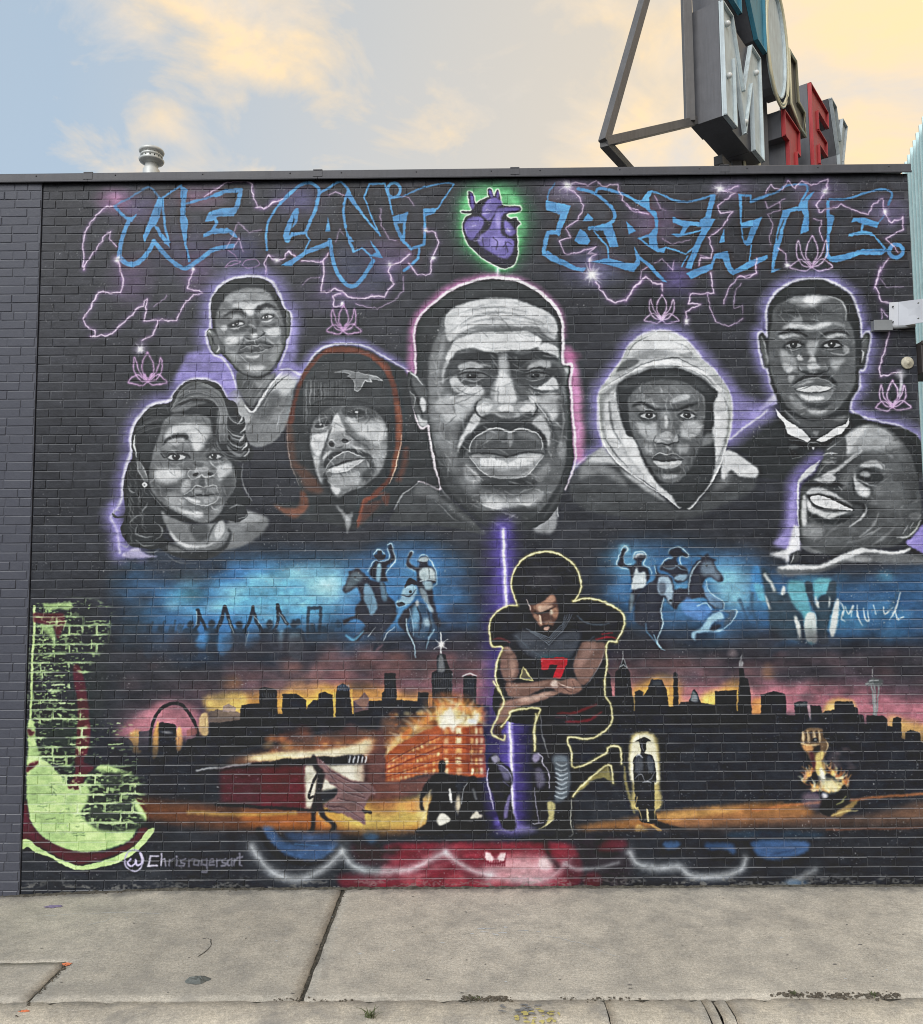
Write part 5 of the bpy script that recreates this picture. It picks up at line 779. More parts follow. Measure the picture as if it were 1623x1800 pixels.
    m.p(178, [1000, 490, 1080, 450, 1180, 445, 1230, 520, 1150, 500, 1060, 510], .8, 10); m.p(40, [990, 560, 1060, 520, 1180, 540, 1240, 600, 1180, 660, 1100, 650, 1020, 620], .8, 12); m.p(165, [1000, 570, 1070, 545, 1110, 580, 1060, 600], .8, 7); m.l(170, [990, 620, 1080, 670, 1170, 690], 12, .7, 7); m.p(200, [960, 540, 980, 620, 1060, 700, 1110, 720, 1100, 790, 1040, 800, 990, 770, 950, 660], .75, 14); m.p(224, [1010, 710, 1080, 730, 1070, 790, 1020, 780], .7, 10); m.p(130, [1150, 720, 1230, 700, 1250, 760, 1180, 790], .5, 16); m.l(205, [800, 690, 830, 730], 14, .7, 7); m.l(36, [940, 600, 950, 700, 960, 780], 16, .7, 9)
    m.l(190, [1600, 1020, 1560, 1110, 1480, 1180, 1370, 1190], 18, .75, 9); m.l(170, [1470, 1080, 1430, 1150], 20, .7, 9); m.l(190, [1530, 1040, 1500, 1100], 12, .7, 6); m.p(110, [1480, 960, 1590, 945, 1590, 1010, 1520, 1020], .6, 12)
    m.p(112, [440, 1260, 560, 1300, 640, 1340, 540, 1340, 450, 1300], .7, 12)
    # shoulder line
    m.p(104, [200, 1480, 560, 1460, 760, 1400, 1000, 1310, 1620, 1370, 1640, 1440, 1300, 1440, 900, 1430, 640, 1520, 300, 1560], .8, 22); m.p(218, [200, 1480, 340, 1450, 560, 1465, 680, 1430, 860, 1350, 1020, 1290, 1100, 1300, 1250, 1325, 1400, 1320, 1500, 1290, 1480, 1320, 1400, 1345, 1250, 1350, 1080, 1330, 950, 1370, 760, 1440, 600, 1490, 400, 1500], .95, 6); m.p(180, [860, 1390, 1000, 1370, 1110, 1390, 1100, 1430, 900, 1420], .6, 16)
    m.p(60, [330, 1440, 350, 1350, 420, 1320, 410, 1420], .9, 8); m.l(190, [335, 1440, 360, 1390, 370, 1350], 9, .7, 5)
    streaks(m, sil, 210, [40, 120, 160, 90], 13, .34, clip=fc, ang=-35, spread=.9)
def cloud(m, x0, y0, x1, y1, n, cols, r, a=.35):
    for _ in range(n):
        x, y = m.rng.uniform(x0, x1), m.rng.uniform(y0, y1); q = m.rng.uniform(*r)
        m.glow(cols[m.rng.integers(len(cols))], x, y, q * 1.5, q, a=a * m.rng.uniform(.4, 1))
def flames(m, pts, n, cols, L=(20, 60), w=8, a=.6, up=-90, spread=.5):
    P = np.asarray(pts, float).reshape(-1, 2)
    for _ in range(n):
        i = m.rng.integers(len(P) - 1); q = m.rng.random(); x, y = P[i] + (P[i + 1] - P[i]) * q + m.rng.normal(0, 6, 2)
        t = np.radians(up) + m.rng.normal(0, spread); d = m.rng.uniform(*L)
        m.l(cols[m.rng.integers(len(cols))], [x, y, x + .5 * d * np.cos(t + .3), y + .5 * d * np.sin(t + .3), x + d * np.cos(t), y + d * np.sin(t)], w * m.rng.uniform(.5, 1.3), a * m.rng.uniform(.5, 1), w * .5, t=(1, .7, .1))

def background(m):
    m.tap = (1, 1); m.bk = 1.0
    m.fr(0, 0, 1)
    # blue protest sky, left
    m.p((44, 84, 124), [215, 1000, 330, 975, 520, 975, 640, 985, 780, 975, 840, 1020, 850, 1080, 780, 1130, 600, 1150, 400, 1150, 250, 1120, 210, 1060], .8, 22)
    cloud(m, 250, 1000, 560, 1120, 40, [(52, 110, 165), (60, 125, 180), (70, 140, 190), (50, 100, 150)], (22, 55), .45)
    m.p((86, 166, 208), [390, 1020, 470, 1000, 590, 995, 640, 1020, 620, 1070, 520, 1090, 400, 1080], .75, 18); m.p((150, 206, 220), [520, 1005, 600, 1000, 630, 1030, 600, 1060, 540, 1040], .7, 12); m.p((60, 128, 205), [380, 1005, 450, 995, 470, 1015, 400, 1025], .6, 8)
    cloud(m, 380, 1010, 620, 1090, 34, [(120, 196, 224), (90, 170, 216), (150, 210, 222), (60, 130, 190)], (8, 24), .5)
    m.p((52, 108, 172), [270, 1095, 420, 1080, 460, 1110, 430, 1160, 300, 1150], .55, 14); m.glow((60, 112, 118), 330, 1045, 50, 26, a=.6)
    for k in range(50):
        x, y = m.rng.uniform(420, 620), m.rng.uniform(1005, 1090); m.l((34, 60, 84), [x, y, x + m.rng.uniform(-10, 10), y + m.rng.uniform(1, 6)], 1.1, .35, 1)
    cloud(m, 300, 1005, 620, 1080, 50, [(120, 196, 222), (84, 164, 206), (150, 208, 222), (70, 150, 196)], (6, 30), .45); m.glow((176, 222, 226), 590, 1030, 60, 26, a=.6); m.glow((110, 190, 220), 480, 1040, 120, 40, a=.45)
    # crowd, left
    D = (34, 50, 66)
    m.fr(200, 940, 4.0575)
    def person(x, hw, arms, c=D, base=880):
        m.e(c, x, 640, 25, 30, 0, .95, 5); m.p(c, [x - hw, 690, x, 665, x + hw, 690, x + hw * .8, base, x - hw * .8, base], .88, 7)
        for a in arms: m.ll(c, a, 24, .95, 5)
    person(545, 55, [[560, 700, 600, 640, 600, 540]]); person(700, 45, [[670, 690, 620, 600, 598, 535], [730, 690, 765, 610, 790, 510]]); person(895, 60, [[850, 690, 820, 600, 792, 512], [930, 690, 970, 610, 992, 512]])
    person(1110, 70, [[1060, 690, 1015, 620, 992, 512], [1150, 690, 1170, 610, 1172, 500]]); person(1285, 80, [[1240, 640, 1190, 570, 1172, 500]]); m.e(D, 1315, 625, 20, 26, 0, .85, 5)
    m.ll(D, [1385, 720, 1390, 520, 1480, 520, 1470, 700], 24, .8, 6); m.e(D, 1418, 650, 18, 26, 0, .85, 5); m.p(D, [1380, 690, 1460, 690, 1450, 900, 1390, 900], .7, 8); m.e(D, 1605, 635, 22, 30, 0, .85, 5)
    for x in (250, 330, 410, 470, 1500, 1555): m.e((40, 62, 82), x, 655 + (x * 7) % 23, 20, 26, 0, .7, 7); m.p((40, 62, 82), [x - 36, 705, x, 680, x + 36, 705, x + 30, 860, x - 30, 860], .6, 10); m.ll((40, 62, 82), [x + 10, 690, x + 26, 610 + (x * 5) % 31], 15, .6, 6)
    m.p((34, 40, 52), [480, 800, 900, 770, 1500, 770, 1600, 900, 1500, 930, 800, 960, 450, 930], .6, 26)
    for q in ([600, 720, 680, 690, 650, 800, 590, 800], [950, 720, 1000, 680, 1045, 740, 1000, 800, 945, 810], [740, 720, 830, 700, 840, 800, 760, 860]): m.p((66, 140, 205), q, .6, 12)
    for q in ([1175, 700, 1215, 690, 1195, 810, 1172, 760], [1250, 720, 1330, 710, 1340, 880, 1250, 860]): m.p((150, 196, 214), q, .45, 9)
    for q in ([1340, 730, 1350, 800, 1325, 890], [590, 545, 585, 640], [1180, 560, 1235, 630], [1000, 580, 1050, 650], [820, 600, 850, 700], [965, 690, 940, 790]): m.l((190, 214, 220), q, 6, .55, 4)
    # blue behind the riders
    m.fr(0, 0, 1)
    m.p((58, 116, 172), [600, 1000, 660, 970, 720, 950, 790, 975, 815, 1040, 800, 1110, 740, 1140, 640, 1130, 600, 1090], .7, 18); cloud(m, 640, 980, 790, 1100, 16, [(70, 140, 200), (100, 170, 214), (52, 100, 160)], (16, 40), .5)
    m.p((58, 116, 172), [1055, 1010, 1080, 965, 1160, 955, 1280, 975, 1340, 1010, 1330, 1080, 1290, 1120, 1180, 1120, 1070, 1060], .75, 18); cloud(m, 1080, 980, 1330, 1090, 26, [(70, 140, 196), (110, 180, 212), (56, 110, 168)], (16, 42), .5); m.p((130, 190, 206), [1255, 1010, 1310, 1000, 1335, 1040, 1300, 1070, 1262, 1050], .65, 14)
    # crowd, right
    m.p((48, 98, 150), [1330, 1010, 1480, 1020, 1623, 1000, 1690, 1010, 1690, 1100, 1600, 1130, 1450, 1130, 1340, 1120], .8, 18); cloud(m, 1340, 1010, 1660, 1110, 30, [(60, 124, 170), (80, 156, 186), (50, 92, 146), (70, 140, 190)], (12, 36), .5)
    m.fr(1323, 980, 5.41)
    TL = (96, 176, 186); m.p(TL, [340, 230, 500, 240, 540, 420, 600, 780, 520, 800, 480, 560, 350, 420], .8, 14); m.p(TL, [590, 210, 740, 210, 750, 370, 680, 350, 600, 380], .8, 10); m.p((60, 130, 190), [0, 90, 70, 110, 120, 300, 170, 490, 100, 440, 0, 330], .8, 10); m.p(TL, [10, 250, 90, 260, 140, 420, 60, 400], .6, 12)
    DK = (46, 62, 74)
    m.p(DK, [500, 240, 570, 240, 600, 430, 700, 350, 740, 240, 800, 240, 790, 420, 720, 640, 720, 800, 620, 800, 600, 560, 540, 400], .9, 9); m.e(DK, 680, 420, 60, 66, 0, .95, 9); m.p(DK, [80, 130, 160, 140, 240, 330, 330, 330, 400, 460, 480, 560, 500, 800, 380, 780, 200, 780, 150, 500], .9, 12)
    W = (214, 220, 214)
    for q in ([500, 560, 590, 530, 615, 780, 560, 805, 505, 770], [745, 620, 800, 400, 830, 420, 820, 560, 790, 720, 755, 755, 738, 700], [400, 560, 430, 570, 460, 690, 445, 770, 420, 700], [125, 350, 150, 420, 175, 490, 140, 450], [260, 330, 300, 260, 312, 310, 290, 350], [600, 360, 630, 440, 620, 480, 600, 420], [735, 370, 745, 420, 725, 475]): m.p(W, q, .85, 7)
    for q in ([840, 430, 870, 500, 850, 580, 880, 610], [880, 470, 920, 540, 960, 460, 940, 560], [1000, 450, 1010, 560, 1050, 640], [1060, 480, 1080, 580, 1110, 600, 1100, 500], [1150, 450, 1180, 540], [1250, 470, 1265, 540, 1330, 470], [1410, 330, 1360, 480, 1310, 590], [1350, 500, 1380, 580, 1440, 560]): m.l(W, q, 18, .7, 8, t=(.4, 1, .3))
    m.l(W, [115, 160, 180, 240, 205, 310], 30, .6, 14); m.l((56, 92, 120), [1400, 300, 1300, 500], 24, .6, 12)
    # smoke and dusk over the skyline
    m.fr(0, 0, 1)
    PK = (178, 104, 118); OR = (222, 156, 62); SM = (58, 54, 62)
    m.p((96, 70, 82), [210, 1260, 280, 1220, 420, 1190, 600, 1170, 780, 1130, 850, 1160, 860, 1240, 700, 1260, 500, 1250, 350, 1270, 230, 1300], .7, 18); m.p((150, 88, 100), [560, 1190, 640, 1160, 740, 1160, 850, 1180, 860, 1240, 700, 1240, 560, 1240], .6, 16)
    m.p((96, 70, 82), [1060, 1160, 1180, 1170, 1340, 1160, 1480, 1170, 1623, 1200, 1690, 1210, 1690, 1330, 1500, 1290, 1300, 1250, 1060, 1240], .7, 16); m.p(PK, [1330, 1195, 1420, 1200, 1520, 1210, 1600, 1230, 1690, 1230, 1690, 1320, 1560, 1270, 1440, 1250, 1330, 1250], .85, 11); m.p((186, 112, 116), [1060, 1200, 1180, 1205, 1290, 1200, 1330, 1210, 1330, 1245, 1060, 1245], .8, 10)
    m.p(OR, [420, 1225, 450, 1218, 560, 1210, 640, 1200, 700, 1215, 760, 1220, 770, 1235, 640, 1250, 420, 1255], .75, 9); m.p((236, 196, 96), [360, 1222, 430, 1218, 425, 1250, 375, 1255], .8, 5); m.p((236, 178, 66), [510, 1200, 580, 1205, 600, 1250, 500, 1258], .75, 7); m.p((230, 170, 70), [1120, 1200, 1190, 1190, 1200, 1240, 1260, 1215, 1300, 1190, 1296, 1240, 1130, 1245], .85, 7); m.p((238, 200, 90), [1235, 1222, 1258, 1215, 1260, 1240, 1238, 1242], .8, 5); m.p((232, 184, 96), [1450, 1240, 1470, 1228, 1500, 1232, 1500, 1256, 1450, 1262], .8, 4); m.p((226, 176, 90), [1560, 1260, 1600, 1268, 1690, 1290, 1690, 1320, 1580, 1300], .85, 6); m.p((226, 150, 70), [1322, 1230, 1345, 1230, 1345, 1258, 1322, 1258], .8, 4); m.p((228, 148, 70), [1345, 1168, 1362, 1172, 1360, 1190, 1340, 1188], .6, 5)
    m.p((192, 116, 130), [270, 1240, 300, 1230, 340, 1240, 350, 1290, 290, 1300, 275, 1290, 210, 1300, 210, 1285], .85, 7); m.p((232, 170, 90), [228, 1290, 245, 1285, 248, 1320, 232, 1320], .9, 3)
    cloud(m, 240, 1170, 860, 1215, 44, [SM, (70, 60, 66), (120, 78, 70), (150, 100, 100)], (10, 30), .5); cloud(m, 1060, 1150, 1680, 1205, 54, [SM, (62, 56, 64), (130, 84, 84), (150, 96, 90)], (10, 30), .5); cloud(m, 1400, 1195, 1560, 1240, 14, [(74, 60, 68), (90, 66, 74)], (8, 18), .5); cloud(m, 560, 1130, 760, 1190, 18, [(112, 70, 66), (90, 62, 60), (150, 100, 104)], (12, 30), .4)
    m.glow((220, 190, 190), 1287, 1148, 14, 12, a=.7); m.glow((190, 120, 60), 405, 1200, 30, 20, a=.5)
def skyline(m):
    m.tap = (1, 1); m.bk = 1.0
    K = (24, 27, 34)
    def sky(pts): m.pp(K, pts, .97, .8)
    m.fr(190, 1120, 4.386)
    sky([0, 880, 0, 815, 150, 815, 190, 900, 240, 900, 330, 940, 520, 870, 580, 870, 610, 790, 700, 760, 790, 800, 790, 655, 1010, 640, 1030, 520, 1100, 510, 1165, 510, 1165, 395, 1210, 380, 1300, 405, 1310, 590, 1345, 590, 1345, 435, 1450, 440, 1525, 485, 1530, 560, 1623, 520, 1623, 700, 1300, 780, 800, 940, 300, 1000, 0, 1000])
    m.pp((70, 62, 70), [235, 725, 320, 720, 310, 870, 235, 870], .9, 2); m.pp((96, 82, 74), [780, 575, 850, 555, 1020, 580, 1020, 640, 780, 660], .9, 2); m.pp((130, 112, 108), [885, 530, 930, 515, 985, 545, 985, 575, 885, 575], .8, 2); m.p((70, 62, 66), [80, 780, 150, 775, 190, 820, 185, 875, 80, 870], .8, 3)
    m.l(K, [318, 880, 330, 730, 370, 610, 440, 530, 510, 510, 580, 530, 640, 610, 680, 700, 690, 760], 24, .98, 3); m.p(K, [390, 870, 392, 680, 440, 660, 500, 670, 520, 700, 525, 870], .98, 3); m.p((232, 166, 80), [345, 800, 365, 700, 392, 655, 390, 860, 365, 935, 345, 920], .85, 4); m.p((228, 160, 90), [525, 720, 560, 700, 565, 850, 525, 865], .85, 4); m.pp((140, 84, 80), [605, 720, 685, 690, 685, 740, 605, 770], .8, 3); m.p((190, 190, 190), [395, 730, 450, 725, 500, 735, 450, 740], .5, 4)
    m.p((236, 196, 130), [710, 600, 770, 590, 770, 740, 740, 760, 700, 720], .8, 6)
    for x in range(1190, 1290, 22): m.l(150, [x, 430, x + 3, 460], 4, .5, 3)
    for x in range(1375, 1510, 26): m.l(150, [x, 490, x, 540], 4, .5, 3)
    m.fr(500, 1110, 4.271)
    sky([0, 560, 0, 465, 85, 470, 160, 515, 165, 590, 180, 550, 215, 515, 250, 515, 258, 465, 300, 455, 365, 480, 372, 600, 390, 480, 400, 410, 440, 390, 490, 420, 505, 610, 520, 520, 600, 600, 635, 520, 730, 520, 730, 460, 750, 450, 755, 310, 840, 310, 845, 515, 950, 515, 1000, 520, 1005, 455, 1080, 455, 1080, 570, 1110, 560, 1110, 300, 1140, 290, 1150, 180, 1175, 165, 1215, 175, 1235, 280, 1262, 300, 1262, 540, 1345, 540, 1345, 330, 1440, 330, 1440, 540, 1540, 560, 1540, 700, 900, 720, 0, 760])
    m.pp((96, 72, 74), [520, 520, 560, 510, 600, 455, 635, 500, 630, 590, 520, 610], .8, 2); m.pp((236, 180, 80), [370, 450, 390, 460, 388, 640, 372, 640], .9, 2); m.pp((236, 176, 80), [498, 430, 512, 430, 518, 620, 508, 620], .9, 2)
    m.ll(210, [1175, 10, 1178, 160], 10, .9, 4); m.ll(230, [1120, 130, 1230, 60], 4, .8, 3); m.ll(230, [1130, 60, 1220, 130], 4, .8, 3); m.glow((255, 250, 245), 1177, 95, 40, 40, a=.9); m.p(130, [1165, 180, 1190, 180, 1200, 290, 1150, 290], .6, 6)
    for x in range(1130, 1260, 16): m.ll(150, [x, 310, x, 480], 4, .35, 3)
    for x in range(405, 495, 14): m.ll((170, 190, 220), [x, 440, x + (448 - x) * .2, 400], 4, .7, 3)
    for x in range(1360, 1430, 12): m.ll(120, [x, 350, x, 500], 3, .35, 3)
    m.l(200, [1340, 330, 1390, 315, 1440, 330], 9, .7, 4)
    for x in range(765, 835, 14): m.ll(110, [x, 330, x, 500], 4, .4, 3)
    m.fr(1060, 1120, 5.0)
    sky([0, 560, 40, 300, 70, 340, 80, 520, 110, 520, 112, 300, 140, 280, 155, 220, 180, 190, 205, 220, 220, 280, 240, 300, 262, 520, 285, 520, 285, 480, 320, 465, 355, 490, 355, 520, 380, 480, 400, 435, 430, 370, 520, 375, 560, 460, 580, 600, 620, 610, 618, 320, 635, 300, 652, 330, 665, 600, 690, 570, 755, 570, 790, 470, 805, 450, 830, 480, 860, 570, 985, 590, 985, 470, 1180, 460, 1180, 620, 1200, 370, 1200, 270, 1240, 270, 1250, 360, 1280, 370, 1310, 680, 1390, 680, 1390, 505, 1500, 475, 1550, 490, 1550, 800, 0, 800])
    m.ll(190, [175, 120, 178, 190], 4, .8, 3); m.ll(190, [178, 180, 150, 262], 6, .7, 4); m.ll(190, [180, 180, 215, 262], 6, .7, 4); m.ll(210, [150, 262, 180, 235, 215, 262], 6, .8, 4); m.p(170, [775, 520, 800, 470, 835, 520, 830, 560, 780, 560], .6, 8)
    for y in (495, 520, 545): m.ll(60, [775, y, 840, y], 4, .6, 3)
    m.ll(190, [1205, 250, 1215, 160], 4, .8, 3); m.ll(200, [1230, 250, 1222, 150], 4, .8, 3); m.pp(170, [1200, 210, 1240, 210, 1240, 265, 1200, 265], .5, 5); m.pp(80, [430, 380, 520, 380, 520, 430, 430, 430], .5, 6); m.ll((226, 180, 90), [275, 520, 275, 640], 7, .6, 4); m.ll((232, 180, 80), [1185, 470, 1185, 640], 9, .8, 4)
    m.fr(1323, 1120, 5.41)
    sky([0, 740, 85, 735, 80, 560, 200, 510, 310, 540, 325, 740, 410, 740, 400, 620, 460, 600, 525, 610, 530, 740, 555, 800, 555, 640, 640, 655, 660, 720, 690, 700, 710, 700, 785, 690, 790, 620, 830, 610, 950, 610, 965, 660, 1000, 670, 1010, 730, 1060, 740, 1070, 820, 1090, 820, 1090, 745, 1240, 745, 1280, 770, 1285, 840, 1335, 850, 1335, 770, 1370, 755, 1410, 770, 1420, 970, 1450, 980, 1455, 910, 1510, 885, 1600, 910, 1605, 1000, 1900, 1010, 1900, 1200, 0, 1200])
    m.l(180, [1140, 310, 1142, 370], 6, .8, 3); m.p(90, [1075, 440, 1150, 405, 1235, 440, 1225, 460, 1150, 465, 1090, 460], .95, 4); m.ll(180, [1080, 442, 1235, 440], 6, .7, 3); m.p(70, [1110, 400, 1150, 380, 1200, 395, 1240, 400, 1230, 440, 1110, 430], .95, 4); m.ll(190, [1115, 410, 1200, 408], 6, .7, 3)
    for a, b in ((1130, 1160), (1160, 1172), (1200, 1185)): m.l(120, [a, 460, (a + b) / 2 + 3, 560, b, 740], 14, .95, 4)
    m.l(180, [1140, 470, 1160, 560, 1168, 740], 4, .7, 3); m.pp(130, [410, 620, 520, 615, 520, 650, 410, 650], .5, 6); m.pp(170, [520, 620, 555, 640, 560, 800, 545, 800], .4, 5)

def smoke(m):
    m.tap = (1, 1); m.bk = 1.0; m.fr(0, 0, 1)
    DK = (34, 36, 43)
    cloud(m, 200, 1120, 860, 1165, 60, [DK, (40, 38, 46), (52, 48, 56)], (14, 40), .55); cloud(m, 1060, 1115, 1680, 1170, 60, [DK, (40, 38, 46), (56, 50, 56)], (14, 40), .55)
    cloud(m, 420, 1165, 860, 1200, 40, [(62, 52, 58), (90, 64, 66), (44, 42, 50), (150, 100, 92)], (8, 26), .5); cloud(m, 1070, 1165, 1380, 1200, 30, [(62, 52, 58), (100, 70, 72), (44, 42, 50)], (8, 24), .5)
    cloud(m, 205, 1180, 420, 1235, 26, [(44, 42, 48), (70, 56, 60), DK], (12, 32), .5); cloud(m, 1380, 1150, 1640, 1200, 30, [(44, 42, 48), (60, 52, 58), DK], (14, 34), .55); cloud(m, 200, 965, 380, 1010, 20, [DK, (44, 50, 62)], (16, 40), .5); cloud(m, 195, 1010, 260, 1130, 18, [DK, (40, 56, 70)], (14, 36), .5)
    cloud(m, 790, 980, 870, 1120, 16, [DK, (40, 40, 54)], (14, 34), .5); cloud(m, 1030, 990, 1080, 1100, 10, [DK, (40, 46, 58)], (12, 30), .4); cloud(m, 640, 1150, 860, 1180, 22, [(96, 62, 56), (70, 52, 52), (130, 84, 84)], (10, 26), .4)
    cloud(m, 1080, 1080, 1330, 1125, 18, [(40, 52, 72), DK], (12, 28), .45); cloud(m, 640, 1090, 800, 1140, 14, [(40, 48, 66), DK], (12, 28), .45)
def ground(m):
    m.tap = (1, 1); m.bk = 1.0; m.fr(0, 0, 1)
    K = (28, 31, 38)
    m.p(K, [100, 1290, 400, 1320, 560, 1290, 700, 1270, 860, 1270, 1060, 1260, 1300, 1270, 1500, 1280, 1690, 1320, 1690, 1450, 1200, 1400, 860, 1450, 200, 1450, 80, 1400], .75, 14)
    # orange floor
    m.p((110, 62, 36), [190, 1400, 330, 1412, 460, 1425, 560, 1425, 560, 1455, 440, 1460, 300, 1445, 200, 1430], .85, 9); m.p((176, 96, 40), [430, 1425, 560, 1428, 640, 1420, 760, 1415, 770, 1455, 640, 1465, 520, 1460, 440, 1450], .9, 7); m.p((206, 156, 64), [560, 1418, 660, 1408, 780, 1405, 760, 1450, 640, 1460, 570, 1445], .85, 7); m.p((198, 180, 90), [600, 1428, 740, 1420, 760, 1440, 640, 1458], .7, 8); m.l((196, 160, 70), [330, 1428, 420, 1432, 520, 1428], 5, .6, 4)
    m.p((170, 110, 56), [1010, 1455, 1100, 1440, 1200, 1425, 1330, 1412, 1420, 1418, 1415, 1438, 1300, 1448, 1180, 1456, 1060, 1460], .9, 5); m.p((124, 84, 60), [1200, 1440, 1420, 1430, 1520, 1435, 1690, 1395, 1690, 1450, 1400, 1458, 1200, 1456], .7, 7); m.p((200, 150, 80), [1150, 1432, 1260, 1420, 1300, 1424, 1180, 1440], .8, 4); m.l((190, 110, 60), [1323, 1424, 1400, 1414, 1560, 1400, 1690, 1390], 4, .7, 3); m.l((186, 104, 66), [1455, 1458, 1560, 1456, 1690, 1450], 3, .8, 2)
    m.fr(0, 0, 1)
    # long low store with fire behind
    m.p((150, 92, 60), [400, 1340, 480, 1320, 600, 1290, 650, 1290, 655, 1330, 560, 1335, 440, 1345], .85, 8); cloud(m, 470, 1295, 660, 1325, 26, [(210, 120, 60), (236, 170, 90), (180, 90, 50), (130, 80, 60)], (6, 16), .6); m.p((246, 236, 190), [430, 1336, 500, 1322, 600, 1315, 650, 1300, 640, 1330, 540, 1332], .85, 4); m.glow((250, 220, 140), 480, 1330, 60, 12, a=.6)
    m.pp((26, 26, 32), [330, 1355, 440, 1342, 500, 1334, 640, 1326, 645, 1342, 500, 1350, 400, 1352], 1, 1.4); m.ll(190, [345, 1353, 440, 1343], 3, .6, 2); m.pp((78, 28, 36), [385, 1352, 500, 1345, 540, 1345, 545, 1420, 480, 1420, 390, 1412], .85, 5); m.pp((92, 30, 38), [460, 1350, 536, 1346, 537, 1418, 460, 1416], .8, 3); m.pp((204, 196, 172), [536, 1346, 640, 1344, 640, 1375, 560, 1390, 545, 1420, 537, 1418], .95, 2); m.ll((24, 22, 26), [380, 1414, 500, 1420, 560, 1424, 652, 1428], 4, .9, 2); m.p((130, 60, 44), [640, 1330, 690, 1290, 700, 1420, 650, 1420], .5, 12)
    for x in range(616, 648, 7): m.ll(210, [x, 1330, x - 2, 1340], 2.5, .8, 1.5)
    # burning block
    m.fr(500, 1110, 4.271)
    for x, y, rx, ry, c, a in ((1240, 560, 240, 130, (206, 130, 56), .85), (1040, 690, 230, 120, (186, 106, 48), .8), (860, 820, 180, 130, (190, 112, 56), .75), (1420, 620, 150, 110, (196, 130, 60), .75), (1250, 620, 170, 100, (248, 206, 120), .8), (1240, 640, 90, 80, (255, 246, 216), .8), (1000, 730, 160, 70, (236, 178, 96), .6), (820, 850, 90, 70, (246, 200, 130), .6), (1440, 660, 90, 60, (246, 206, 130), .6), (1240, 500, 260, 80, (120, 76, 54), .5), (800, 700, 120, 110, (150, 96, 66), .6)):
        m.glow(c, x, y, rx, ry, a=a)
    cloud(m, 780, 560, 1500, 860, 60, [(236, 170, 90), (250, 226, 160), (196, 110, 56), (120, 70, 50)], (10, 44), .5)
    flames(m, [760, 930, 830, 830, 960, 740, 1100, 640, 1200, 560, 1300, 570, 1400, 600, 1500, 680], 170, [(236, 150, 60), (250, 210, 120), (206, 96, 44), (252, 240, 200), (240, 180, 90)], (24, 110), 34, .38, -75, .9)
    m.p((176, 80, 40), [755, 930, 850, 850, 1000, 770, 1180, 690, 1270, 690, 1380, 690, 1490, 700, 1520, 1100, 1380, 1090, 1200, 1060, 1000, 1080, 860, 1120, 760, 1130], .95, 4, smooth=False); m.pp((132, 54, 34), [1360, 700, 1490, 700, 1510, 1080, 1370, 1080], .6, 5)
    for r in range(5):
        for c in range(13):
            x = 775 + c * 31; f = c / 12; y0 = 955 - 190 * f; y1 = 1130 - 60 * f; y = y0 + (y1 - y0) * (r + .3) / 5; h = (y1 - y0) / 5 * .6
            m.pp([(240, 170, 90), (252, 226, 150), (226, 140, 70)][m.rng.integers(3)], [x + m.rng.normal(0, 3), y, x + 18 + m.rng.normal(0, 4), y - 4, x + 20, y - 4 + h * m.rng.uniform(.6, 1.1), x, y + h], m.rng.uniform(.25, .85), 4)
        for x, w in ((1200, 34), (1290, 42), (1395, 24), (1430, 22), (1465, 26)):
            y = 720 + r * 76; m.pp([(236, 186, 110), (220, 200, 150), (250, 236, 180), (170, 130, 70)][m.rng.integers(4)], [x + m.rng.normal(0, 3), y, x + w, y, x + w + m.rng.normal(0, 4), y + 48, x, y + 50], m.rng.uniform(.35, .9), 4)
    for y in (0, 95, 190): m.ll((120, 46, 30), [760, 985 + y * .55, 1180, 770 + y, 1500, 790 + y], 9, .75, 5)
    flames(m, [1160, 690, 1300, 690, 1440, 690], 34, [(254, 246, 214), (250, 226, 150)], (30, 110), 34, .5, -90, .5); m.pp(220, [1380, 660, 1440, 665, 1440, 695, 1380, 690], .8, 3); m.p((254, 248, 220), [1180, 690, 1250, 560, 1290, 700, 1270, 760, 1230, 700, 1200, 740], .75, 8)
    m.p((96, 58, 54), [640, 1000, 700, 800, 740, 760, 750, 1200, 640, 1230], .75, 16); m.p((120, 70, 60), [760, 1130, 1000, 1090, 1180, 1080, 1040, 1200, 900, 1240, 700, 1240], .7, 16); m.p((212, 140, 70), [900, 1290, 1060, 1260, 1090, 1330, 940, 1360], .7, 16); cloud(m, 0, 700, 700, 800, 16, [(90, 54, 50), (60, 46, 50), (130, 70, 50)], (30, 80), .4)
    # flag runner
    R = (38, 30, 34)
    m.p((112, 82, 82), [215, 930, 300, 990, 420, 1070, 560, 1130, 640, 1140, 690, 1215, 640, 1240, 600, 1340, 610, 1450, 560, 1430, 440, 1370, 330, 1330, 290, 1300, 380, 1240, 390, 1170, 300, 1100, 230, 1010], .97, 4)
    for q in ([260, 980, 400, 1080, 560, 1150, 670, 1210], [300, 1060, 440, 1140, 580, 1220], [340, 1130, 460, 1200, 600, 1250], [320, 1310, 440, 1320, 590, 1420], [400, 1250, 520, 1280, 600, 1330], [260, 960, 330, 1040, 390, 1130]): m.l((70, 48, 52), q, 12, .7, 6); m.l((176, 150, 150), [v + 9 for v in q], 5, .5, 4)
    m.p(R, [200, 930, 225, 925, 250, 1000, 290, 1040, 300, 1100, 280, 1200, 290, 1310, 310, 1380, 380, 1440, 390, 1490, 340, 1500, 350, 1450, 270, 1390, 245, 1330, 230, 1400, 225, 1500, 170, 1500, 200, 1460, 200, 1340, 215, 1260, 235, 1180, 240, 1080, 210, 1000], 1, 3); m.l(R, [240, 1080, 200, 1180, 180, 1245, 215, 1235], 16, 1, 4); m.l(R, [590, 1345, 650, 1355], 14, .9, 4)
    # kneeling group, silhouettes
    m.fr(700, 1200, 3.246)
    B = (18, 19, 24)
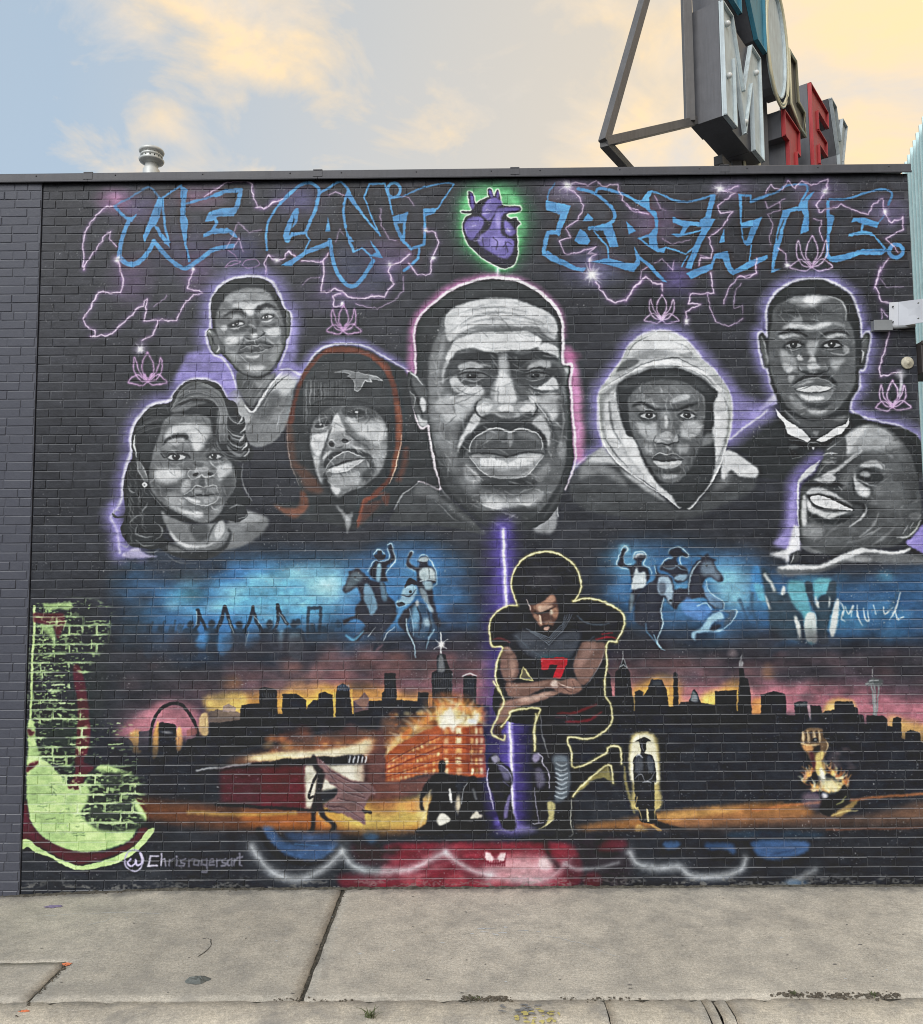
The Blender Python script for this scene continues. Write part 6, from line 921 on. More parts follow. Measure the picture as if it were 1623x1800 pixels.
    m.l((214, 196, 150), [110, 850, 160, 720, 190, 600], 12, .5, 9); m.glow((250, 220, 150), 140, 720, 60, 130, a=.55); m.glow((250, 230, 190), 340, 690, 30, 70, a=.7)
    m.p(B, [235, 455, 265, 445, 275, 480, 270, 510, 310, 540, 330, 600, 325, 660, 300, 700, 330, 760, 350, 850, 100, 855, 160, 800, 170, 720, 200, 650, 200, 600, 150, 650, 140, 700, 150, 730, 125, 720, 130, 640, 160, 570, 200, 530, 235, 515], 1, 3); m.l((206, 206, 200), [292, 610, 300, 680], 14, .85, 5); m.p((216, 214, 196), [225, 780, 250, 740, 300, 785, 260, 810, 235, 810], .9, 3)
    m.p(B, [405, 545, 425, 530, 450, 550, 450, 575, 490, 590, 510, 680, 550, 740, 640, 790, 650, 840, 360, 850, 340, 760, 355, 700, 360, 620, 390, 585], 1, 3); m.p((196, 190, 170), [412, 775, 440, 735, 480, 765], .9, 3); m.l(90, [430, 610, 445, 660], 16, .7, 8); m.l(150, [395, 575, 370, 620, 358, 690], 5, .7, 3)
    m.p(B, [340, 790, 520, 770, 600, 770, 680, 820, 600, 850, 340, 855], 1, 5); m.e((84, 78, 150), 565, 790, 24, 24, 0, .8, 6); m.glow((150, 140, 210), 572, 785, 16, 16, a=.7)

def beam(m):
    m.tap = (1, 1); m.bk = 1.0; m.fr(0, 0, 1)
    m.p((70, 52, 150), [862, 930, 905, 930, 915, 1250, 912, 1450, 862, 1450, 852, 1200, 856, 1000], .5, 13); m.l((100, 84, 190), [884, 930, 888, 1080, 895, 1250, 902, 1452], 26, .75, 16); m.p((52, 40, 110), [896, 1262, 930, 1258, 930, 1420, 922, 1450, 905, 1452], .4, 10)
    m.ll((196, 186, 246), [884, 930, 890, 1070, 896, 1260, 903, 1452], 7, .9, 5); m.ll((248, 246, 255), [884, 930, 890, 1070, 896, 1260, 903, 1452], 2.4, .95, 1.6); m.p((150, 140, 220), [870, 1462, 905, 1450, 940, 1455, 930, 1466], .6, 5)

def riders(m):
    m.bk = .8; m.tap = (.6, 1, .4)
    m.fr(560, 940, 5.41)
    D = (42, 46, 58); G = (150, 205, 232)
    def rim(q, w=10): m.l(G, q, w * 2.2, .35, 16); m.l((206, 232, 242), q, w * .8, .85, 4)
    rim([520, 180, 560, 140, 600, 150, 640, 190]); rim([655, 100, 690, 88, 710, 150, 735, 240, 690, 300, 640, 380, 660, 430]); rim([660, 130, 680, 220, 600, 250, 520, 250, 470, 350])
    m.p(D, [230, 520, 260, 450, 290, 370, 285, 350, 340, 330, 360, 315, 400, 325, 440, 370, 480, 420, 540, 440, 620, 450, 660, 570, 720, 630, 745, 700, 740, 780, 690, 850, 600, 960, 560, 1080, 520, 1090, 540, 980, 430, 960, 380, 1020, 330, 1000, 420, 900, 440, 850, 350, 800, 270, 830, 250, 860, 232, 820, 260, 790, 350, 770, 350, 700, 400, 620, 385, 540, 360, 490, 320, 520, 270, 550, 240, 540], 1, 5)
    m.p(D, [480, 380, 520, 270, 560, 245, 600, 255, 680, 230, 690, 190, 665, 120, 690, 98, 710, 150, 730, 235, 660, 290, 640, 380, 660, 430, 560, 440], 1, 5); m.p(D, [520, 190, 560, 185, 560, 150, 600, 150, 610, 185, 645, 190, 620, 230, 570, 240], 1, 4); m.p((140, 190, 214), [560, 290, 600, 280, 590, 420, 545, 430], .8, 6); m.p((120, 170, 200), [430, 480, 470, 470, 520, 560, 560, 680, 510, 760, 460, 680, 430, 600], .7, 12); m.p((96, 140, 168), [580, 450, 620, 470, 660, 590, 620, 630], .6, 10)
    m.p((112, 140, 150), [300, 380, 360, 350, 420, 380, 400, 440, 340, 480, 270, 530, 250, 510], .5, 14); m.l((150, 180, 190), [340, 420, 380, 430], 14, .6, 8); m.e(30, 352, 400, 9, 9, 0, .9, 4); m.l((96, 180, 224), [260, 960, 340, 1000, 420, 920], 26, .6, 12); m.l((200, 210, 212), [470, 970, 540, 880], 10, .7, 5); m.l((200, 210, 212), [610, 1000, 650, 930, 725, 870], 10, .7, 5); m.l((150, 110, 120), [550, 1100, 600, 1040], 26, .5, 16)
    rim([850, 200, 880, 155, 900, 175, 860, 250, 920, 330]); rim([830, 280, 860, 310, 920, 345], 8); rim([940, 240, 1000, 190, 1050, 230, 1120, 340, 1130, 460, 1090, 500], 8)
    m.p(D, [860, 180, 880, 160, 900, 178, 865, 260, 940, 310, 960, 270, 945, 240, 1000, 205, 1045, 225, 1040, 280, 1110, 330, 1120, 450, 1090, 480, 1100, 640, 1160, 830, 1150, 880, 1110, 840, 1060, 700, 980, 580, 940, 480, 930, 350, 860, 310, 835, 280], 1, 5)
    m.p((186, 210, 216), [960, 330, 1050, 310, 1110, 350, 1115, 430, 1060, 420, 1000, 430, 960, 390], .85, 7); m.p((150, 170, 180), [950, 245, 1000, 210, 1040, 225, 1030, 260], .8, 4); m.p((160, 196, 210), [1000, 440, 1080, 450, 1090, 510, 1020, 520], .75, 8); m.ll(40, [1050, 310, 1060, 430], 10, .8, 4); m.l((190, 214, 220), [970, 440, 1040, 425, 1120, 440], 12, .8, 6)
    m.p((150, 190, 214), [800, 520, 850, 470, 920, 480, 940, 540, 900, 620, 830, 670, 760, 690, 740, 640, 790, 590], .9, 7); m.p(D, [840, 440, 870, 410, 930, 440, 960, 480, 880, 470, 820, 500], 1, 4); m.l(D, [800, 570, 870, 580, 930, 520], 12, .9, 5); m.p(D, [745, 650, 800, 640, 820, 660, 770, 685], .9, 4); m.e(34, 880, 540, 12, 14, 0, .9, 4)
    m.p(D, [760, 830, 830, 700, 930, 640, 940, 720, 860, 800, 850, 900, 900, 960, 920, 1100, 900, 1120, 880, 1000, 830, 930], 1, 6); m.p((52, 74, 96), [880, 680, 960, 640, 1050, 700, 1100, 830, 1090, 930, 1000, 980, 900, 950, 860, 850], .8, 12); m.p((120, 180, 214), [900, 690, 950, 680, 960, 800, 920, 900, 890, 800], .6, 14); m.p((196, 226, 238), [1000, 810, 1050, 790, 1080, 830, 1050, 870, 1000, 850], .55, 14); m.l((150, 190, 214), [860, 700, 900, 860, 900, 960], 12, .6, 7); m.l((30, 36, 48), [930, 660, 980, 800, 960, 950], 22, .7, 10); m.l((30, 36, 48), [1040, 700, 1070, 860, 1040, 960], 22, .6, 10); m.p((170, 200, 214), [960, 510, 1020, 530, 1060, 650, 1100, 720, 1060, 720, 1000, 620], .6, 9); m.l((170, 206, 224), [840, 800, 840, 900, 870, 970, 910, 1060, 920, 1160], 16, .8, 7); m.l((150, 190, 210), [1100, 900, 1050, 980, 1020, 1080], 14, .7, 7); m.p((200, 210, 214), [925, 640, 950, 620, 960, 670, 930, 680], .7, 6)
    m.fr(1060, 940, 5.796)
    def rim(q, w=10): m.l(G, q, w * 2.2, .35, 16); m.l((206, 232, 242), q, w * .8, .85, 4)
    m.glow((130, 200, 226), 220, 140, 90, 80, a=.6)
    rim([195, 160, 225, 120, 255, 150, 220, 210, 220, 290, 290, 290]); rim([190, 180, 165, 230, 135, 300, 180, 335, 270, 350]); rim([310, 240, 340, 175, 400, 170, 440, 210, 420, 300, 480, 340, 500, 400])
    m.p(D, [200, 160, 225, 135, 245, 155, 225, 200, 215, 290, 290, 310, 340, 280, 330, 250, 315, 240, 350, 200, 430, 205, 440, 235, 410, 250, 400, 310, 460, 340, 480, 440, 450, 480, 440, 540, 370, 620, 300, 760, 270, 790, 265, 680, 300, 560, 270, 350, 160, 325, 145, 300, 180, 230], 1, 5); m.p((196, 214, 220), [340, 330, 370, 380, 430, 370, 440, 420, 440, 520, 380, 545, 300, 560, 300, 490], .9, 6); m.p((196, 210, 216), [325, 235, 350, 190, 390, 180, 430, 205, 380, 210], .8, 5); m.p((130, 160, 176), [280, 620, 320, 620, 300, 770, 275, 770], .6, 8)
    m.p(D, [460, 500, 530, 440, 540, 320, 570, 390, 680, 420, 720, 500, 760, 640, 740, 700, 680, 710, 630, 640, 600, 780, 610, 900, 560, 1060, 520, 1060, 440, 950, 330, 880, 330, 700, 380, 600], 1, 6); m.p((150, 178, 200), [570, 440, 660, 430, 700, 490, 730, 600, 760, 650, 730, 700, 680, 700, 640, 620, 580, 600, 555, 560], .85, 9); m.p(D, [560, 500, 600, 480, 640, 500, 640, 580, 580, 590], .6, 12); m.e(30, 690, 665, 16, 12, 0, .9, 4); rim([525, 320, 545, 400], 7); rim([620, 640, 590, 760, 610, 900, 560, 1060, 600, 1150], 8); m.l((96, 150, 190), [440, 900, 460, 1000, 560, 1100], 16, .5, 10); m.l((150, 200, 226), [520, 1020, 580, 1130, 640, 1170], 14, .7, 7)
    rim([590, 330, 640, 250, 720, 230]); rim([670, 190, 700, 140, 800, 130, 870, 200, 860, 230, 800, 220, 800, 290, 860, 350])
    m.p(D, [670, 190, 710, 145, 790, 135, 825, 175, 870, 205, 860, 230, 800, 215, 760, 235, 770, 290, 840, 320, 870, 380, 860, 460, 740, 480, 690, 400, 590, 360, 590, 330, 640, 265, 720, 235, 700, 210], 1, 5); m.l((120, 150, 170), [620, 330, 700, 340, 790, 290], 14, .5, 9); m.p((140, 180, 206), [720, 450, 780, 400, 860, 400, 830, 460], .75, 7); m.l((120, 150, 170), [740, 300, 800, 340, 880, 370], 7, .8, 4)
    m.p(D, [870, 450, 900, 340, 950, 270, 1000, 240, 950, 200, 1010, 215, 1070, 195, 1090, 230, 1160, 260, 1130, 280, 1170, 350, 1225, 420, 1215, 470, 1170, 475, 1100, 430, 1050, 450, 1020, 520, 1080, 600, 1230, 690, 1230, 750, 1120, 740, 1040, 640, 940, 650, 800, 680, 740, 760, 700, 700, 740, 560, 860, 540], 1, 6); m.p((120, 146, 166), [1010, 290, 1090, 270, 1140, 330, 1200, 410, 1170, 460, 1100, 410, 1030, 420, 990, 360], .6, 14); m.l((170, 200, 214), [990, 270, 930, 330, 890, 430, 870, 600], 18, .65, 9); m.e(24, 1050, 310, 12, 9, 0, .9, 4)
    rim([1060, 470, 1080, 560, 1150, 630, 1240, 690, 1240, 760], 9); m.p((116, 166, 210), [1050, 480, 1090, 580, 1220, 680, 1220, 750, 1120, 720, 1040, 600], .7, 12); m.p((80, 130, 196), [800, 700, 870, 640, 960, 700, 1080, 720, 1120, 780, 1020, 870, 920, 850, 830, 800], .8, 14); m.l((190, 220, 234), [960, 730, 1050, 690, 1110, 760], 14, .6, 9)
    rim([1200, 780, 1290, 770, 1370, 770, 1320, 880, 1240, 950], 9); m.p((60, 80, 100), [1230, 775, 1360, 775, 1310, 880, 1240, 930, 1250, 860, 1290, 810], .9, 6); m.p((150, 196, 226), [900, 1000, 1010, 930, 1100, 830, 1200, 790, 1240, 850, 1150, 880, 1100, 930, 1100, 970, 1230, 950, 1200, 980, 1040, 990, 950, 1000, 940, 1080], .85, 7); m.p(D, [1090, 960, 1130, 920, 1200, 910, 1190, 940, 1130, 970], .9, 6)
    for q in ([1400, 660, 1440, 760, 1480, 900], [1520, 600, 1520, 760, 1580, 900], [1480, 740, 1500, 800]): m.l((44, 70, 96), q, 34, .6, 16)

def kneeler(m):
    m.bk = .8; m.tap = (.6, 1, .5)
    Y = (222, 212, 140); YW = (240, 236, 190)
    def out(q, w=24): m.l((150, 140, 80), q, w * 1.9, .35, 18, t=(1, 1)); m.l(Y, q, w * .8, .9, 6, t=(.7, 1.1, .8)); m.l(YW, q, w * .3, .5, 4, t=(1, 1))
    m.fr(840, 950, 6.011)
    K = (28, 29, 35)
    body = [160, 1110, 130, 1000, 130, 880, 180, 770, 300, 700, 420, 670, 380, 580, 350, 470, 370, 350, 430, 250, 520, 170, 640, 125, 760, 115, 880, 150, 980, 220, 1060, 330, 1095, 470, 1070, 570, 1010, 640, 1130, 610, 1280, 630, 1440, 700, 1545, 790, 1540, 900, 1460, 1070, 1370, 1085, 1365, 1300, 1340, 1623, 1350, 1900, 260, 1900, 200, 1450, 210, 1290, 260, 1130]
    m.p(K, body, 1, 4)
    m.glow((64, 60, 66), 700, 400, 240, 180, a=.5); streaks(m, [450, 250, 1000, 250, 1000, 560, 450, 560], 60, [70, 60, 50], 14, .4, ang=40, spread=2.0)
    # face
    SK = (150, 112, 92); SL = (206, 170, 146); SD = (84, 58, 50)
    m.p(SD, [545, 690, 620, 680, 700, 640, 800, 560, 850, 680, 850, 780, 810, 880, 770, 960, 700, 960, 640, 880, 580, 800], 1, 6); m.p(SK, [620, 680, 700, 640, 800, 570, 820, 640, 740, 690, 660, 740, 590, 730], .95, 7); m.p(SL, [640, 700, 720, 690, 800, 690, 760, 720, 660, 760], .8, 7); m.l((220, 200, 190), [515, 625, 550, 700, 560, 740], 9, .9, 4); m.l((34, 26, 28), [600, 765, 650, 770, 760, 735, 820, 700], 14, .95, 5)
    m.p(SK, [590, 780, 640, 790, 680, 850, 690, 900, 650, 890, 610, 830], .95, 6); m.p(SL, [650, 790, 670, 800, 680, 880, 655, 870], .9, 4); m.e((250, 230, 200), 780, 755, 22, 22, 0, .85, 6); m.p((190, 140, 110), [790, 720, 850, 720, 840, 800, 800, 800], .6, 9); m.p(SK, [700, 860, 770, 840, 800, 880, 770, 900], .7, 8); m.p((30, 24, 26), [670, 910, 730, 890, 790, 900, 770, 960, 710, 970], .9, 6); m.p((176, 140, 124), [700, 920, 760, 910, 750, 950, 710, 950], .85, 5)
    # jersey
    m.p((62, 68, 78), [380, 1000, 560, 960, 750, 1100, 900, 980, 1050, 950, 1080, 1060, 1000, 1200, 900, 1290, 640, 1240, 500, 1180, 420, 1080], .8, 26)
    for k in range(4):
        d = k * 24; m.ll((112, 124, 136), [520 + d, 930 + d * .3, 750, 1100 - d, 900 - d * .1, 960 - d, 990 - d, 780], 8, .8, 4)
    m.l((70, 80, 90), [400, 1010, 540, 1140, 640, 1200], 14, .6, 10); m.l((70, 80, 90), [1230, 1010, 1100, 1130, 1000, 1250], 14, .6, 10); m.l((80, 96, 108), [1050, 790, 1150, 870, 1290, 890, 1390, 870], 16, .6, 12); m.l((110, 50, 50), [170, 1040, 240, 1030, 330, 1080], 26, .7, 12); m.l((150, 34, 44), [1250, 1040, 1360, 1020, 1450, 1030], 26, .8, 10); m.l((140, 34, 44), [1310, 990, 1420, 970], 22, .8, 8)
    m.pp((176, 24, 40), [665, 1238, 950, 1238, 945, 1310, 880, 1455, 790, 1450, 850, 1320, 760, 1315, 740, 1370, 670, 1365], .97, 4)
    # arms
    A1 = (104, 78, 70); A2 = (156, 122, 108)
    m.p(A1, [270, 1130, 350, 1150, 420, 1260, 440, 1380, 400, 1470, 300, 1480, 250, 1400, 240, 1280], 1, 7); m.p(A2, [330, 1240, 390, 1260, 410, 1360, 370, 1450, 340, 1400], .8, 14); m.p((140, 112, 100), [280, 1130, 330, 1140, 360, 1190, 290, 1190], .7, 8)
    m.p(A1, [1100, 1090, 1200, 1065, 1340, 1080, 1345, 1200, 1300, 1300, 1180, 1480, 1090, 1520, 1020, 1400, 1020, 1250], 1, 7); m.p((136, 104, 94), [1140, 1090, 1250, 1080, 1240, 1150, 1160, 1260, 1080, 1360, 1060, 1260], .8, 16); m.l((150, 150, 156), [1340, 1120, 1320, 1240, 1230, 1420, 1140, 1540], 6, .7, 4)
    m.p((116, 86, 76), [300, 1500, 420, 1500, 600, 1490, 760, 1460, 880, 1470, 1010, 1460, 1090, 1520, 1100, 1580, 1000, 1620, 860, 1610, 760, 1560, 640, 1590, 480, 1660, 330, 1640], 1, 6); m.p(A2, [330, 1530, 460, 1510, 640, 1500, 760, 1490, 640, 1540, 440, 1570], .7, 12); m.p((222, 196, 184), [770, 1500, 830, 1470, 850, 1540, 790, 1550], .75, 8); m.l((220, 196, 184), [860, 1500, 920, 1540, 1010, 1560], 10, .7, 6); m.l((60, 40, 38), [880, 1540, 960, 1590, 1060, 1600], 10, .7, 6); m.l((60, 40, 38), [990, 1490, 1030, 1560], 10, .7, 5)
    m.pp((100, 92, 70), [485, 1330, 520, 1350, 580, 1480, 450, 1460], .9, 3); m.ll(Y, [485, 1330, 580, 1480, 450, 1455, 485, 1330], 14, .95, 4)
    out([420, 682, 380, 580, 352, 470, 370, 350, 430, 250, 520, 170, 640, 125, 760, 115, 880, 145, 980, 220, 1060, 330, 1095, 470, 1070, 570, 1010, 645], 22); out([1010, 645, 1130, 612, 1280, 630, 1440, 700, 1545, 790, 1540, 900, 1460, 1070], 24); out([1470, 1075, 1368, 1085, 1365, 1300, 1342, 1500, 1340, 1623], 20); out([420, 680, 300, 700, 180, 770, 130, 880, 132, 1000, 160, 1112, 258, 1125, 250, 1180, 212, 1290, 192, 1400, 205, 1490, 245, 1600], 22)
    # lower body
    m.fr(700, 1200, 3.246)
    m.p((24, 25, 31), [640, 130, 800, 150, 1000, 80, 1170, 20, 1210, 130, 1215, 230, 1150, 300, 980, 310, 1000, 480, 1180, 400, 1270, 370, 1280, 460, 1230, 560, 1180, 520, 1010, 640, 1000, 860, 880, 850, 800, 830, 900, 740, 900, 560, 850, 440, 810, 200], .95, 6)
    m.p((130, 98, 86), [600, 110, 720, 80, 860, 50, 920, 60, 800, 110, 660, 150, 630, 190, 600, 240, 560, 240, 570, 180], .97, 5); m.p((206, 176, 160), [680, 100, 800, 70, 880, 60, 780, 100], .7, 8); m.p((60, 44, 44), [560, 240, 610, 230, 590, 290, 605, 310, 570, 320, 550, 290], 1, 4)
    m.l((110, 28, 36), [910, 175, 1020, 165, 1130, 120], 18, .8, 10); m.l((130, 30, 40), [960, 220, 1080, 215, 1160, 165], 16, .7, 10); m.l((70, 40, 46), [900, 200, 1000, 200], 14, .6, 8)
    out([545, -10, 605, 100, 570, 180, 540, 260, 545, 300, 600, 330, 610, 300], 12); out([590, 250, 635, 190, 640, 165, 700, 150, 808, 145, 790, 200], 13); out([785, 180, 778, 300, 780, 390], 16); out([1182, -10, 1180, 70, 1215, 130, 1215, 230, 1160, 290, 1080, 320, 970, 315, 990, 400, 1010, 485, 1180, 405, 1200, 370, 1265, 368, 1275, 460], 11)
    m.pp((150, 140, 80), [1000, 640, 1060, 570, 1200, 470, 1230, 570, 1170, 540, 1100, 560, 1020, 640], .8, 6); out([1000, 650, 1060, 575, 1205, 465, 1230, 570], 11); m.l((180, 164, 90), [1290, 480, 1300, 560, 1320, 640, 1350, 740], 16, .6, 9)
    m.p((96, 108, 118), [880, 430, 960, 420, 985, 500, 970, 640, 900, 680, 910, 560], .8, 10)
    for y in range(460, 660, 26): m.l((190, 202, 210), [900, y, 930, y + 14, 965, y + 4], 7, .7, 5)
    m.l((150, 150, 150), [810, 180, 830, 330, 860, 430], 6, .6, 4); m.l((200, 200, 180), [990, 670, 985, 760, 995, 860, 975, 880], 6, .7, 4); m.p((196, 186, 120), [850, 680, 895, 690, 885, 780, 840, 810, 860, 760], .8, 6); m.l((214, 206, 150), [890, 780, 840, 815, 800, 830], 7, .8, 4)

def small(m):
    m.bk = .8; m.tap = (.6, 1, .5)
    m.fr(700, 1200, 3.246)
    V = (70, 66, 96)
    m.p((26, 26, 34), [515, 480, 520, 430, 550, 408, 575, 430, 580, 450, 640, 490, 660, 560, 645, 620, 660, 740, 670, 830, 600, 830, 560, 740, 545, 640, 520, 590], 1, 4); m.p((120, 116, 160), [570, 470, 620, 485, 645, 540, 620, 560, 585, 520], .55, 10); m.l((150, 146, 190), [560, 470, 600, 480, 640, 520, 655, 570], 6, .7, 4); m.l((20, 20, 28), [570, 500, 600, 560, 590, 620], 10, .7, 6); m.l((110, 106, 150), [600, 560, 640, 590], 6, .6, 4); m.p((150, 146, 176), [530, 430, 560, 415, 575, 440, 550, 465], .8, 5); m.l((200, 196, 224), [515, 490, 510, 560, 530, 640, 545, 720], 8, .7, 4); m.p((120, 110, 170), [600, 760, 630, 640, 645, 650, 625, 760], .7, 7)
    m.p((24, 24, 32), [765, 420, 790, 402, 820, 420, 820, 450, 860, 500, 868, 600, 850, 680, 840, 800, 790, 800, 790, 680, 770, 610, 780, 520], 1, 4); m.p((140, 132, 166), [770, 415, 800, 405, 815, 430, 790, 460, 770, 445], .8, 5); m.l((206, 200, 220), [800, 405, 825, 430, 825, 460, 860, 510, 865, 600], 6, .8, 4); m.p((110, 106, 134), [780, 500, 820, 490, 840, 570, 800, 600], .6, 9); m.l((190, 186, 210), [780, 600, 790, 700, 805, 795], 6, .6, 4); m.l((200, 196, 210), [770, 800, 830, 798], 8, .7, 4)
    # standing capped figure
    m.fr(1060, 1120, 5.0)
    m.p((206, 186, 110), [235, 940, 260, 860, 350, 835, 440, 850, 490, 920, 500, 1100, 500, 1300, 510, 1480, 440, 1520, 300, 1520, 250, 1480, 265, 1280, 230, 1150], .75, 18); m.p((246, 240, 200), [262, 900, 350, 850, 440, 870, 475, 960, 480, 1060, 500, 1200, 480, 1280, 270, 1280, 235, 1100], .85, 14)
    B = (28, 30, 36)
    m.p(B, [320, 920, 280, 915, 330, 890, 365, 880, 430, 912, 390, 925, 385, 980, 370, 1020, 440, 1050, 470, 1180, 470, 1270, 455, 1280, 455, 1500, 470, 1620, 330, 1620, 320, 1500, 290, 1480, 275, 1290, 262, 1150, 270, 1050, 330, 1020], 1, 4); m.p((90, 96, 106), [275, 1060, 330, 1025, 350, 1160, 290, 1190], .6, 9); m.p((100, 108, 118), [390, 1040, 440, 1060, 455, 1170, 400, 1180], .5, 9)
    m.l((200, 204, 206), [290, 1045, 320, 1028, 350, 1060], 9, .8, 4); m.l((210, 210, 206), [345, 930, 350, 980, 360, 1000], 10, .6, 5); m.l((170, 174, 180), [280, 1240, 330, 1200, 370, 1260], 7, .7, 4); m.l((190, 194, 200), [350, 1275, 400, 1262, 430, 1275], 9, .7, 4); m.l((170, 174, 180), [460, 1180, 420, 1240, 390, 1260], 7, .6, 4)
    for x in (350, 375, 400): m.ll(80, [x, 1060, x, 1200], 5, .6, 4)
    m.pp((222, 200, 140), [385, 1500, 400, 1510, 405, 1620, 385, 1620], .9, 3); m.p(B, [330, 1620, 420, 1620, 520, 1690, 740, 1690, 560, 1640, 470, 1610], .95, 5); m.p((206, 160, 84), [410, 1640, 440, 1650, 520, 1695, 480, 1700], .9, 4); m.p((206, 160, 84), [300, 1640, 400, 1690, 290, 1700], .8, 5); m.l((230, 200, 120), [300, 1400, 290, 1500, 330, 1530, 335, 1610], 9, .8, 5); m.l((220, 190, 110), [505, 1480, 460, 1520, 455, 1600], 9, .8, 5)
    # fist in flames
    m.fr(1323, 1270, 5.41)
    flames(m, [480, 560, 560, 480, 650, 420, 760, 480, 900, 600, 760, 640, 560, 640], 170, [(226, 150, 70), (246, 214, 120), (250, 240, 190), (190, 110, 60), (150, 96, 70)], (30, 110), 24, .6, -90, .8)
    m.glow((250, 236, 170), 740, 590, 150, 100, a=.85); m.glow((252, 246, 214), 660, 490, 60, 120, a=.6); cloud(m, 700, 240, 960, 480, 14, [(70, 62, 70), (96, 80, 82)], (30, 70), .4)
    F = (96, 76, 56); L = (222, 196, 150)
    m.p(F, [465, 130, 500, 70, 560, 55, 660, 60, 680, 130, 730, 200, 700, 280, 670, 380, 690, 460, 600, 470, 570, 400, 520, 290, 470, 220], 1, 5)
    for x in (480, 525, 580, 635): m.l(L, [x, 90, x + 6, 140, x + 8, 180], 22, .75, 10)
    for x in (508, 555, 608): m.l((30, 26, 26), [x, 80, x + 6, 180], 9, .9, 4)
    m.l(L, [470, 190, 540, 210, 630, 205], 18, .8, 9); m.e((30, 28, 30), 592, 162, 26, 22, 0, 1, 4); m.e((130, 130, 126), 594, 160, 15, 11, 0, .8, 4); m.p((210, 150, 90), [480, 210, 560, 210, 570, 270, 510, 270], .8, 9); m.p((34, 28, 30), [590, 230, 640, 210, 640, 270, 580, 270], .9, 6); m.l(L, [710, 180, 725, 220, 690, 290], 10, .7, 6); m.l((80, 40, 46), [560, 290, 590, 420], 40, .8, 14); m.p((240, 210, 120), [610, 290, 680, 280, 660, 380, 700, 480, 620, 500, 600, 400], .75, 12); m.p((250, 246, 220), [640, 440, 670, 440, 690, 540, 650, 520], .8, 8); m.e((40, 38, 40), 712, 450, 18, 20, 0, .8, 6); m.l((40, 38, 40), [690, 320, 700, 420, 740, 460], 20, .6, 12)
    m.p((22, 22, 26), [650, 740, 760, 710, 830, 650, 850, 600, 880, 590, 920, 640, 930, 720, 880, 800, 780, 850, 720, 890, 640, 830], 1, 5); m.l((190, 190, 110), [800, 780, 850, 750, 890, 700], 18, .5, 12); m.glow((240, 236, 240), 680, 690, 50, 40, a=.7); m.p((120, 96, 110), [470, 700, 560, 660, 640, 700, 630, 820, 500, 800], .5, 22); m.p((186, 150, 80), [880, 800, 960, 740, 1000, 740, 940, 820, 830, 890, 750, 880], .7, 12); m.l((206, 190, 120), [760, 880, 900, 840, 1000, 835], 12, .6, 8)

